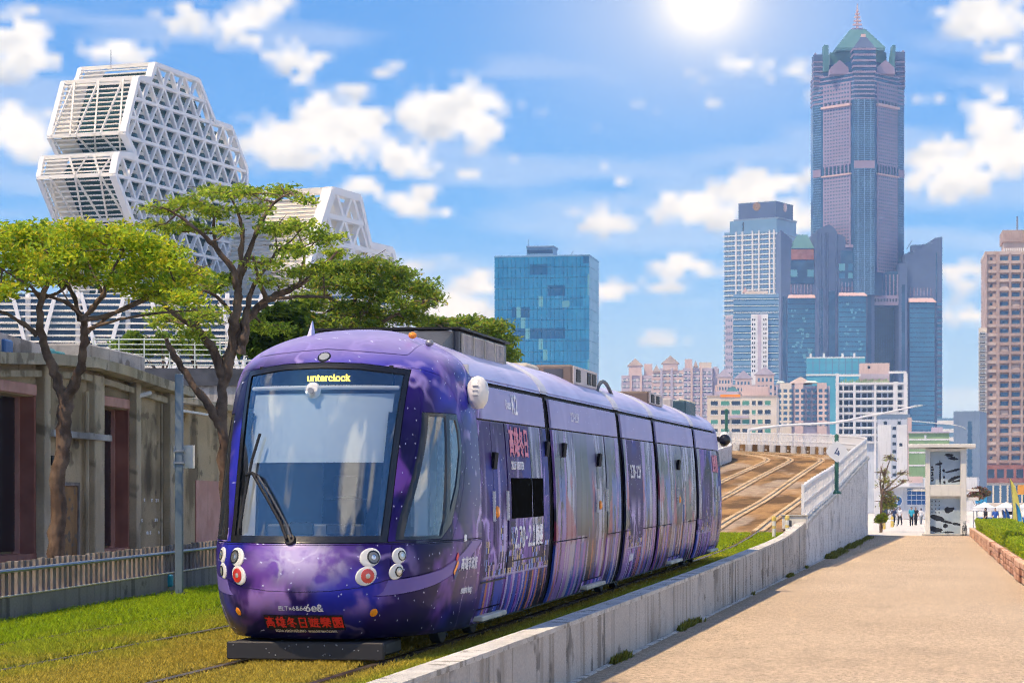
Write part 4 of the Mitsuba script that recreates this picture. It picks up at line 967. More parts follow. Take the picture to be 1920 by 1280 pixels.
# ------------------------------------------------------------------ left side: fence, old warehouse, trees
FA, FB = np.array([-11.95, 30.2]), np.array([-12.7, 41.9])
FDIR = (FB - FA) / np.linalg.norm(FB - FA); FN = np.array([FDIR[1], -FDIR[0]])     # FN points to the track
mat('dark_concrete', conc_fn((.22, .215, .20), (.36, .35, .33), (.04, .04, .042), .75), .9, bump=proc(lambda p, n, uv: fbm(p.x * 14, p.y * 14, p.z * 14, 3)), bscale=.012)
mat('picket_grey', weathered((.20, .175, .16), (.34, .295, .27), 3, .35, .12), .85)
mat('pipe_blue', weathered((.16, .21, .30), (.24, .29, .38), 2, 0, .08), .35, .3)
mat('cream_line', (.66, .61, .47), .6)
mat('cyan_plastic', (.03, .36, .52), .4)
def fpt(t, n=0.0, z=0.0):
    q = FA + FDIR * t + FN * n; return np.array([q[0], q[1], z])
struct('yard', MB().add([[-60, 0, .36], [-12.9, 0, .36], [-60, 240, .5], [-12.9, 76, .5], [-12.9, 240, .5]], [[0, 1, 3], [0, 3, 4], [0, 4, 2]]), 'dark_concrete', label='dark paved yard in front of the warehouse')
wl = thing('fence_wall', 'low dark stained concrete wall with a picket fence left of the track', 'wall')
t = -8.0
rg = random.Random(9)
while t < 34:
    a, b = fpt(t + .006), fpt(t + 2.994); z = float(ztrack(a[1])); z2 = float(ztrack(b[1]))
    m = MB(); o = FN * .12
    vs = [[p[0] + s * o[0], p[1] + s * o[1], zz_] for p, zt in ((a, z), (b, z2)) for s in (-1, 1) for zz_ in (-.1, zt + .34)]
    part(wl, 'panel', m.add(vs, BOXF), 'dark_concrete'); t += 3.0
fc = thing('picket_fence', 'grey concrete picket fence with a blue grey pipe rail on top of the low wall', 'fence')
i = 0; t = -3.0
while t < 30:
    q = fpt(t, -.02); z = float(ztrack(q[1])) + .34; h = .44 + rg.uniform(-.012, .012); w = .14
    a, b = fpt(t - w / 2, -.02), fpt(t + w / 2, -.02)
    vs = [[p[0] + s * FN[0] * .03, p[1] + s * FN[1] * .03, z_] for p in (a, b) for s in (-1, 1) for z_ in (z + .001, z + h)]
    part(fc, 'picket', MB().add(vs, BOXF), 'picket_grey'); t += .27 + rg.uniform(-.02, .02)
tt = np.linspace(-8, 30, 20)
def zl(t, dz): 
    q = np.array([fpt(x, .055) for x in t]); q[:, 2] = ztrack(q[:, 1]) + dz; return q
part(fc, 'rail', MB().tube(zl(tt, .665), .028, 8), 'pipe_blue', 30)
part(fc, 'lower_rail', MB().tube(zl(tt, .345) + np.r_[FN, 0] * .07, .014, 6), 'cream_line', 30)
qc = fpt(10.0 - 1.6, .14); z = float(ztrack(qc[1]))
m = MB(); m.cbox(-.05, .05, -.06, .06, -.10, .10, .02); mm = m.mesh(); mm.vertices += [qc[0], qc[1], z + .22]
solo('meter_box', mm, 'cyan_plastic', 'small bright cyan box hanging on the low fence wall', 'box')
# steel pole
q = Wg(336, 39.3); z = float(ztrack(q[1]))
pl = thing('steel_pole', 'square blue grey steel pole standing in the grass left of the tram', 'pole')
Mq = frame([q[0], q[1], z], 0)
part(pl, 'shaft', MB(Mq).cbox(-.062, .062, -.062, .062, .015, 3.56, .012), 'pole_blue_grey')
part(pl, 'base_plate', MB(Mq).cbox(-.13, .13, -.13, .13, -.01, .02, .004), 'dark_metal')
m = MB(Mq)
for x in (-.1, .1):
    for y in (-.1, .1): m.mesh_in(trimesh.creation.cylinder(.018, .05, sections=8, transform=trimesh.transformations.translation_matrix([x, y, .045])))
for x, y in ((-.062, 0), (.062, 0), (0, -.062), (0, .062)): m.mesh_in(hull_pts([[x, y, .12], [x * 1.9, y * 1.9, .015], [x * 1.9 + .006, y * 1.9 + .006, .015], [x + .006, y + .006, .12]]))
part(pl, 'anchor', m, 'dark_metal', kind='stuff')
part(pl, 'sign_plate', MB(Mq).cbox(-.10, .24, .085, .10, 2.05, 2.42, .004), 'paint_white_warm')
for z_ in (2.12, 2.31): part(pl, 'clamp', MB(Mq).box(-.085, .085, -.085, .085, z_, z_ + .03), 'grey_metal')

# warehouse: facade line
BA = np.array([-15.5, 30.0]); be = math.atan(.0585); BD = np.array([-math.sin(be), math.cos(be)]); BN = np.array([math.cos(be), math.sin(be)])
MW = np.eye(4); MW[:2, 0] = BD; MW[:2, 1] = BN; MW[:3, 2] = [0, 0, 1]; MW[:3, 3] = [BA[0], BA[1], 0]
MW[:, 0] = [BD[0], BD[1], 0, 0]; MW[:, 1] = [BN[0], BN[1], 0, 0]       # local x along the wall away from the camera, y towards the track
def tpx(px, n=0.0):
    d = FWD[:2] + RGT[:2] * (px - CX) / F; A = np.array([[d[0], -BD[0]], [d[1], -BD[1]]]); s = np.linalg.solve(A, BA + BN * n); return s[1], s[0]
def zpx(px, py, n=0.0): return EYE + (HZ - py) * tpx(px, n)[1] / F
mat('old_concrete', conc_fn((.34, .26, .15), (.54, .43, .27), (.085, .06, .03), .78, 1.3), .9, bump=proc(lambda p, n, uv: fbm(p.x * 9, p.y * 9, p.z * 9, 4)), bscale=.02)
mat('old_pillar', conc_fn((.42, .345, .22), (.60, .51, .36), (.15, .115, .07), .65, 1.8), .9)
mat('cornice_stone', weathered((.38, .33, .23), (.50, .44, .32), 1.5, .35, .12, (.20, .17, .12)), .9)
mat('frame_brown', weathered((.27, .10, .075), (.36, .15, .115), 2, .2, .06), .5)
mat('lintel_pink', weathered((.48, .23, .18), (.58, .31, .25), 2, .1, .05), .6)
mat('rust_panel', weathered((.24, .13, .05), (.36, .20, .08), 2.5, .35, .12, (.12, .12, .10)), .8)
mat('grey_slab', weathered((.24, .235, .225), (.46, .45, .43), .9, .35, .14, (.14, .135, .13)), .9)
mat('tank_teal', weathered((.03, .22, .25), (.06, .32, .35), 2, .2, .05), .4)
mat('blue_box', (.04, .13, .34), .5)
wh = thing('old_warehouse', 'weathered brown concrete warehouse with tall dark windows behind the trees on the left', 'building')
T0, T1 = -6.0, tpx(331)[0]
def wpart(name, m, mm_, sm=False, lab=None, kind=None, parent=None): return part(parent or wh, name, m, mm_, sm, lab, kind)
wins = [(tpx(-160)[0], tpx(66)[0], .98, 4.2), (tpx(180)[0], tpx(241)[0], .98, 4.2)]
zt = 4.56
edges = sorted([T0, T1] + [e for w in wins for e in w[:2]])
wpart('wall', MB(MW).box(T0, wins[0][0], -.4, 0, 0, zt), 'old_concrete')
wpart('wall', MB(MW).box(wins[0][1], wins[1][0], -.4, 0, 0, zt), 'old_concrete')
wpart('wall', MB(MW).box(wins[1][1], T1, -.4, 0, 0, zt), 'old_concrete')
for (a, b, z0, z1) in wins:
    wpart('wall', MB(MW).box(a, b, -.4, -.002, 0, z0), 'old_concrete'); wpart('wall', MB(MW).box(a, b, -.4, -.002, z1, zt), 'old_concrete')
    kw_ = wpart('window', MB(MW).box(a, a + .14, -.40, -.01, z0 + .12, z1 - .22).box(b - .10, b, -.42, .015, z0 + .12, z1 - .22).box(a, b, -.40, .03, z0, z0 + .12), 'frame_brown')
    wpart('lintel', MB(MW).cbox(a, b - .05, -.2, .05, z1 - .22, z1 - .02, .01), 'lintel_pink', parent=kw_)
    n = max(2, int((b - a) / 1.9))
    for i in range(n):
        c, d = a + .14 + (b - a - .24) * i / n, a + .14 + (b - a - .24) * (i + 1) / n
        wpart('pane', MB(MW).box(c + .04, d - .04, -.36, -.34, z0 + .16, z1 - .26), 'dark_glass', parent=kw_)
        wpart('mullion', MB(MW).box(d - .045, d + .045, -.37, -.26, z0 + .12, z1 - .24), 'lintel_pink', parent=kw_)
for px0, px1 in ((66, 79), (162, 181), (241, 250), (305, 321)):
    a, b = tpx(px0)[0], tpx(px1)[0]
    wpart('pilaster', MB(MW).cbox(a + .03, max(a + .4, min(b, a + .75)), -.01, .17, 0, zt - .02, .02), 'old_pillar')
# arched parapet and cornice
prf = [(tpx(-150)[0], 4.50), (tpx(-30)[0], 4.60), (tpx(60)[0], 4.74), (tpx(146)[0], 4.84), (tpx(200)[0], 4.80), (tpx(265)[0], 4.70), (tpx(331)[0] + .1, 4.60)]
xs = np.array([p[0] for p in prf]); zs = np.array([p[1] for p in prf])
for i in range(len(prf) - 1):
    (a, za), (b, zb) = prf[i], prf[i + 1]
    m = MB(MW); m.add([[x, y, z] for x, zz_ in ((a + .004, za), (b - .004, zb)) for y in (-.4, .42) for z in (zz_ - .20, zz_)], BOXF)
    wpart('cornice', m, 'cornice_stone')
    m = MB(MW); m.add([[x, y, z] for x, zz_ in ((a, za), (b, zb)) for y in (-.4, -.01) for z in (zt - .6, zz_ - .2)], BOXF); wpart('parapet', m, 'old_concrete')
    m = MB(MW); m.add([[x, y, z] for x, zz_ in ((a, za), (b, zb)) for y in (-.01, .12) for z in (zz_ - .42, zz_ - .30)], BOXF); wpart('moulding', m, 'cornice_stone')
wpart('roof', MB(MW).box(T0, T1, -9, -.401, 4.3, 4.45), 'grey_slab')
wpart('end_wall', MB(MW).box(T1 - .4, T1 - .003, -9, -.4, 0, 4.5), 'old_concrete')
# bricked-up door, pipes and small fittings
a, b = tpx(88)[0], tpx(143)[0]
wpart('blocked_door', MB(MW).box(a, b, 0, .02, .45, 2.35), 'rust_panel', lab='rusty orange blocked door')
wpart('door_frame', MB(MW).box(a - .09, a, 0, .05, .45, 2.42).box(b, b + .09, 0, .05, .45, 2.42).box(a, b, 0, .05, 2.352, 2.42), 'picket_grey')
for px, r in ((155, .05), (296, .035), (250, .03)):
    t_ = tpx(px)[0]; wpart('pipe', MB(MW).tube([[t_, .08, .5], [t_, .08, 4.2]], r, 8), 'old_pillar' if px != 250 else 'picket_grey', 30)
a, b = tpx(80)[0], tpx(190)[0]
wpart('bracket_beam', MB(MW).box(a, b, .0, .22, 3.26, 3.38), 'grey_slab')
m = MB(MW); t_ = tpx(86)[0]; m.cbox(t_ - .12, t_ + .12, .0, .16, 2.72, 2.9, .01); wpart('wall_lamp', m, 'black_rubber')
m = MB(MW); t_ = tpx(246)[0]; m.tube([[t_, .1, 4.25], [t_ + .4, .3, 4.35]], .05, 8); wpart('flood_lamp', m, 'steel_white', 30)
# roof slabs and tanks above the cornice
wpart('roof_slab', MB(MW).add([[x, y, z] for x, z_ in ((T0, 5.62), (tpx(150)[0], 5.02)) for y in (-5, -.5) for z in (z_ - .42, z_)], BOXF), 'grey_slab', lab='sloping pale weathered roof slab')
wpart('roof_block', MB(MW).cbox(tpx(165, -.6)[0], tpx(272, -.6)[0], -3, -.6, 4.78, 5.30, .03), 'grey_slab')
for px, h, mm_ in ((30, 5.0, 'blue_box'), (110, 5.0, 'tank_teal'), (128, 4.98, 'tank_teal'), (258, 4.82, 'blue_box')):
    t_ = tpx(px, -.3)[0]; wpart('roof_crate', MB(MW).cbox(t_ - .22, t_ + .22, -.55, -.42, 4.45, h, .03), mm_)
# second, set back part of the warehouse towards the tram
w2 = thing('warehouse_annex', 'set back stained concrete annex wall between the warehouse and the tram', 'building')
part(w2, 'wall', MB(MW).box(T1 + .01, T1 + 26, -1.6, -1.1, 0, 4.45), 'old_concrete')
part(w2, 'cornice', MB(MW).box(T1 + .01, T1 + 26, -1.8, -.8, 4.452, 4.6), 'cornice_stone')
part(w2, 'canopy', MB(MW).add([[x, y, z] for x in (T1 + .4, T1 + 5.5) for y, z_ in ((-1.1, 4.3), (-.3, 4.2)) for z in (z_ - .05, z_)], BOXF), 'steel_white')
a, b = T1 + 3.2, T1 + 4.6
part(w2, 'grille', MB(MW).box(a, b, -1.1, -1.04, .9, 1.75), 'pole_blue_grey')
m = MB(MW)
for i in range(9): m.box(a + .1 + i * .14, a + .16 + i * .14, -1.04, -1.0, .92, 1.73)
part(w2, 'grille_bars', m, 'blue_box', kind='stuff')
part(w2, 'patch', MB(MW).box(T1 + 6.2, T1 + 9, -1.1, -1.07, .5, 2.6), 'lintel_pink', label='pinkish painted patch near the tram')
rg = random.Random(2)
m = MB(MW)
for i in range(26):
    t_, z_ = T1 - 3.3 + 3.0 * rg.random(), 1.0 + rg.choice([0, .35, .62, 1.05]); m.box(t_, t_ + .08, .0, .006, z_, z_ + .07)
wpart('paint_marks', m, 'steel_white', kind='stuff')
# odds and ends at the foot of the wall
q = W(205, 1042, 47); ob = MB(frame([q[0], q[1], .46]))
ob.cbox(-.45, .45, -.3, .3, 0, .55, .03); solo('crate', ob, 'box_pale', 'pale crate under the second tall window', 'crate')
q = W(372, 1010, 56); ob = MB(frame([q[0], q[1], .46])); ob.cbox(-.7, .7, -.4, .4, 0, .5, .04); solo('flower_box', ob, 'lintel_pink', 'pink planter box at the foot of the annex wall', 'planter')
# terrace with a pale railing behind the roof
mat('rail_pale', (.60, .68, .62), .5)
td = 78.0
qa = W(190, 690, td); zt_ = qa[2]
tr = thing('terrace', 'dark terrace block behind the warehouse roof', 'building')
MTc = frame(Wg(175, td), 6)
wd = 5.6
part(tr, 'block', MB(MTc).box(0, wd, 0, 9, 0, zt_ - .02), 'grey_slab')
part(tr, 'fascia', MB(MTc).box(-.05, wd + .05, -.1, -.002, zt_ - .55, zt_), 'dark_metal')
rl = thing('terrace_railing', 'pale green white railing on the terrace behind the warehouse roof', 'railing')
for i in range(6): part(rl, 'rail', MB(MTc).tube([[0, .05, zt_ + .12 + i * .16], [wd, .05, zt_ + .12 + i * .16]], .02 if i < 5 else .03, 6), 'rail_pale', 30)
for i in range(8): part(rl, 'post', MB(MTc).box(i * wd / 7 - .02, i * wd / 7 + .02, .025, .075, zt_, zt_ + .97), 'rail_pale')

# ------------------------------------------------------------------ trees
def leaves(rg, c, r, n, L, pal, M=None, flat=.5):
    """n leaf shaped faces spread through an ellipsoid round c; pal: (colour, weight) list."""
    u = rg.normal(size=(n, 3)); u /= np.linalg.norm(u, axis=1, keepdims=True)
    p = c + u * (rg.random((n, 1)) ** .45) * r
    d = rg.normal(size=(n, 3)) * [1, 1, .45]; d /= np.linalg.norm(d, axis=1, keepdims=True)
    nn = rg.normal(size=(n, 3)) * flat + [0, 0, 1]; s = np.cross(nn, d); s /= np.linalg.norm(s, axis=1, keepdims=True)
    l = L * (.6 + .8 * rg.random((n, 1))); w = l * .24
    droop = np.array([0, 0, -.12]) * l
    a, b = p - d * l * .5, p + d * l * .5 + droop * 2; m1, m2 = p + s * w, p - s * w
    v = np.stack([a, m1, b, m2], 1).reshape(-1, 3)
    i = np.arange(n) * 4; f = np.stack([np.stack([i, i + 1, i + 2], 1), np.stack([i, i + 2, i + 3], 1)], 1).reshape(-1, 3)
    cols = np.array([q[0] for q in pal]); wt = np.array([q[1] for q in pal], float); k = rg.choice(len(pal), n, p=wt / wt.sum())
    col = cols[k] * (.7 + .6 * rg.random((n, 1)))
    return v, f, np.repeat(col, 4, 0)
def tree(name, label, D, trunk, limbs, clumps, pal, n_leaf, L, seed, deep=1.0, group=None, flat=.55):
    rg = np.random.default_rng(seed); s = D / F
    key = thing(name, label, 'tree', group)
    def P(q, dd): return W(q[0], q[1], D + dd)
    used_pts = []
    def limb(pts, dd0):
        k = len(pts); a = np.linspace(0, 1, k); dd = dd0 * a
        w = np.array([P(q, d_) for q, d_ in zip(pts, dd)]); r = np.array([q[2] for q in pts]) * s
        tt_ = np.linspace(0, k - 1, (k - 1) * 5 + 1); cs_ = np.stack([PchipInterpolator(np.arange(k), w[:, j])(tt_) for j in range(3)], 1)
        rr = np.interp(tt_, np.arange(k), r)
        cs_[1:-1] += rg.normal(size=(len(tt_) - 2, 3)) * rr[1:-1, None] * .16
        used_pts.append((cs_, rr)); return tube(cs_, rr * (1 + .10 * rg.normal(size=len(rr))), 10)
    v, f = limb(trunk, 0); part(key, 'trunk', MB().add(v, f), 'bark', 50)
    for pts in limbs:
        v, f = limb(pts, rg.uniform(-1, 1) * 1.1 * deep); part(key, 'limb', MB().add(v, f), 'bark', 50)
    allp = np.vstack([a for a, _ in used_pts[1:]] if len(used_pts) > 1 else [used_pts[0][0]])
    tw_ = MB(); V, Fc, C, n0 = [], [], [], 0
    tot = sum(c[2] * c[3] for c in clumps)
    for (cx, cy, rx, ry) in clumps:
        for rep in range(2):
            dd = rg.uniform(-1, 1) * 1.5 * deep
            c = P((cx + rg.uniform(-.3, .3) * rx, cy + rg.uniform(-.3, .3) * ry), dd); R = np.array([rx * s, rx * s * .9, ry * s])
            j = np.argmin(np.linalg.norm((allp - c) * [1, 1, 1.4], axis=1)); p0 = allp[j]
            mid = (p0 + c) / 2 + [0, 0, -.06 * np.linalg.norm(c - p0)]
            tw_.tube([p0, mid, c], [2.0 * s, 1.5 * s, .8 * s], 5)
            for q in range(3):
                e = c + rg.normal(size=3) * R * .7; tw_.tube([mid * .4 + c * .6, (c + e) / 2 + [0, 0, .03], e], [1.2 * s, .9 * s, .5 * s], 4)
            nl = int(n_leaf * rx * ry / tot / 2)
            # leaves sit in small tufts inside the clump
            nt = max(6, nl // 16)
            for q in range(nt):
                u = rg.normal(size=3); u /= np.linalg.norm(u); cc = c + u * rg.random() ** .5 * R
                v, f, col = leaves(rg, cc, np.array([.24, .24, .10]) * L / .10, max(1, nl // nt), L, pal, flat=flat)
                V.append(v); Fc.append(f + n0); C.append(np.clip(col * (.8 + .4 * rg.random()), 0, 1)); n0 += len(v)
    part(key, 'twigs', tw_, 'bark', 50, kind='stuff')
    part(key, 'crown', trimesh.Trimesh(np.vstack(V), np.vstack(Fc), process=False), 'leaf', False, color=np.vstack(C))
    return key
YEL = [((.62, .66, .04), 4), ((.44, .60, .05), 3), ((.26, .42, .05), 2), ((.74, .62, .06), 1)]
GRN = [((.54, .66, .07), 3), ((.32, .45, .05), 3), ((.17, .28, .04), 2), ((.60, .60, .08), 1.4)]
DRK = [((.26, .38, .05), 3), ((.15, .24, .04), 3), ((.40, .48, .06), 2), ((.50, .42, .07), .5)]
tree('street_tree', 'forked tree with yellow green leaves in front of the weathered warehouse', 39.6,
 [(103, 1075, 17), (108, 980, 15), (113, 880, 14), (121, 790, 13), (123, 750, 13)],
 [[(123, 755, 12), (103, 700, 9), (84, 650, 8), (75, 610, 7), (78, 560, 6), (92, 520, 4), (88, 470, 2)],
  [(124, 755, 12), (143, 710, 9), (157, 660, 8), (158, 620, 7.5), (155, 596, 7)],
  [(70, 630, 5), (45, 608, 4), (5, 586, 3), (-45, 570, 2)], [(78, 565, 5), (60, 540, 3), (20, 515, 2), (-20, 490, 1)], [(78, 560, 4), (120, 540, 3), (135, 505, 2), (150, 470, 1)],
  [(156, 600, 5), (132, 572, 4), (95, 556, 3), (50, 545, 2), (5, 538, 1)], [(156, 598, 6), (178, 572, 5), (194, 552, 5), (205, 520, 3), (232, 470, 1.5)],
  [(194, 555, 4), (178, 520, 3), (160, 480, 2)], [(158, 600, 5), (220, 585, 3), (280, 560, 2.5), (330, 535, 1.5)], [(165, 622, 4), (195, 600, 3), (250, 568, 3), (310, 540, 2), (355, 500, 1)], [(166, 616, 3), (240, 596, 2.2), (320, 585, 1.8), (370, 582, 1)],
  [(150, 600, 5), (140, 560, 4), (128, 530, 3), (150, 500, 2)]],
 [(-35, 450, 60, 26), (25, 445, 62, 28), (90, 437, 66, 24), (155, 440, 66, 24), (215, 446, 62, 28), (275, 470, 56, 28), (325, 492, 48, 24), (30, 492, 60, 26), (105, 480, 62, 26), (180, 485, 62, 26), (250, 508, 56, 24), (318, 528, 48, 20),
  (5, 545, 42, 20), (-40, 520, 50, 30), (62, 525, 42, 18), (362, 515, 30, 18), (140, 520, 40, 16), (215, 530, 42, 16), (285, 548, 40, 14), (345, 560, 36, 14), (100, 520, 30, 14)],
 YEL, 18000, .10, 11)
tree('street_tree', 'tall open crowned tree rising just left of the tram front', 50.0,
 [(432, 1010, 12), (420, 860, 11), (416, 760, 11), (424, 690, 11), (436, 650, 10)],
 [[(412, 800, 9), (392, 762, 8), (352, 706, 7), (325, 665, 6), (312, 635, 4)], [(418, 705, 10), (398, 655, 8), (368, 615, 7), (330, 590, 5), (300, 565, 3)],
  [(436, 655, 10), (440, 600, 9), (446, 550, 8), (440, 515, 6), (408, 470, 4.5), (370, 432, 3.5), (330, 402, 2), (300, 388, 1)],
  [(446, 545, 6), (452, 480, 5), (454, 430, 4), (440, 385, 2.5), (425, 360, 1)], [(448, 530, 6), (468, 470, 5), (488, 420, 4), (510, 385, 3), (545, 362, 1.5)],
  [(440, 640, 10), (470, 590, 8), (510, 558, 7), (560, 535, 5.5), (600, 505, 4), (632, 472, 2)], [(500, 562, 5), (484, 520, 4), (474, 480, 2)], [(560, 535, 4), (570, 490, 3), (560, 440, 1.5)],
  [(450, 660, 11), (458, 620, 9), (466, 560, 5), (500, 500, 3), (520, 470, 2)], [(440, 600, 4), (410, 560, 3.5), (380, 545, 2)], [(520, 560, 4), (580, 556, 3), (625, 560, 1.5)], [(408, 470, 3.5), (400, 430, 3), (408, 390, 1.5)], [(370, 615, 4), (372, 570, 3), (350, 540, 2)]],
 [(405, 362, 52, 13), (470, 358, 52, 12), (530, 362, 40, 12), (350, 378, 48, 13), (300, 392, 38, 13), (572, 376, 18, 9), (388, 398, 44, 14), (470, 392, 44, 12), (335, 425, 48, 13), (425, 432, 30, 10), (505, 430, 40, 13), (562, 425, 44, 15), (608, 446, 40, 16),
  (628, 476, 26, 14), (545, 470, 44, 16), (492, 492, 40, 13), (330, 560, 46, 20), (385, 540, 40, 18), (312, 600, 40, 20), (392, 585, 40, 18), (452, 600, 30, 10), (496, 612, 40, 12), (556, 512, 40, 14), (350, 628, 36, 14), (430, 520, 26, 10), (290, 425, 24, 10), (600, 500, 34, 12), (510, 530, 30, 10)],
 GRN, 12500, .10, 12, .9)
tree('street_tree', 'rounded dark green tree behind the tram roof', 66.0,
 [(655, 820, 11), (656, 700, 10), (658, 630, 9)],
 [[(658, 640, 7), (640, 590, 5), (615, 555, 3), (590, 530, 2)], [(658, 635, 7), (680, 585, 5), (720, 550, 3.5), (770, 530, 2)], [(660, 640, 5), (715, 605, 4), (760, 580, 3), (805, 565, 1.5)], [(657, 630, 6), (665, 570, 4), (670, 520, 2)], [(655, 640, 5), (610, 615, 3), (560, 600, 2)]],
 [(630, 505, 44, 18), (685, 497, 52, 18), (742, 512, 48, 20), (790, 538, 36, 18), (812, 560, 20, 12), (605, 530, 38, 20), (660, 535, 52, 22), (722, 548, 50, 20), (770, 570, 40, 16), (590, 565, 40, 22), (640, 575, 44, 18), (700, 585, 50, 18), (560, 595, 30, 22), (545, 618, 30, 16), (760, 598, 44, 12), (625, 605, 50, 14), (690, 612, 40, 10), (515, 620, 24, 20)],
 DRK, 18000, .13, 13, 1.1)
tree('street_tree', 'low bushy tree above the tram roof beside the blue glass block', 98.0,
 [(900, 800, 7), (900, 700, 6), (900, 650, 5)], [[(900, 660, 4), (930, 630, 2)], [(900, 660, 4), (870, 620, 2)]],
 [(880, 606, 42, 11), (920, 614, 34, 14), (845, 610, 34, 11), (944, 636, 18, 13), (905, 636, 46, 16), (860, 634, 40, 14), (950, 660, 14, 16), (815, 606, 30, 10), (930, 665, 30, 16)], DRK, 9000, .2, 14, 1.3)
tree('street_tree', 'small broad leaved tree between the open crowned tree and the tram roof', 58.0,
 [(525, 900, 6), (524, 700, 6), (522, 640, 5)], [[(522, 650, 4), (500, 610, 2)], [(522, 650, 4), (545, 610, 2)]],
 [(520, 600, 34, 22), (500, 628, 34, 16), (548, 632, 34, 16), (480, 650, 24, 12), (525, 655, 40, 14)], [((.07, .13, .02), 3), ((.12, .19, .025), 2), ((.05, .09, .02), 2)], 4200, .22, 15, .7)
# shrubs on the terrace behind its railing
def shrub(name, label, c, r, n, L, pal, seed, cat='shrub', group=None):
    rg = np.random.default_rng(seed); key = thing(name, label, cat, group); V, Fc, C, n0 = [], [], [], 0
    for q in range(26):
        u = rg.normal(size=3); u /= np.linalg.norm(u); u[2] = abs(u[2]) * 1.0 - .25
        v, f, col = leaves(rg, c + u * r * .8 * rg.random() ** .35, np.array([.34, .34, .3]) * r, n // 26, L, pal, flat=1.2); V.append(v); Fc.append(f + n0); C.append(np.clip(col * (.75 + .5 * rg.random()), 0, 1)); n0 += len(v)
    part(key, 'foliage', trimesh.Trimesh(np.vstack(V), np.vstack(Fc), process=False), 'leaf', False, color=np.vstack(C))
    b = np.array(c); m = MB()
    for q in range(5): m.tube([b + [0, 0, -r[2] * 1.3], b + rg.normal(size=3) * r * .5], [.035, .012], 5)
    part(key, 'stems', m, 'bark', 30)
for i, (px, lab) in enumerate(((245, 'leftmost dark shrub behind the terrace railing'), (305, 'middle dark shrub behind the terrace railing'), (372, 'dark green shrub behind the terrace railing closest to the tram'))):
    shrub('terrace_shrub', lab, W(px, 652, td + 2.5), np.array([.75, .7, .75]), 1800, .16, DRK[:2], 40 + i, group='shrubs on the terrace')
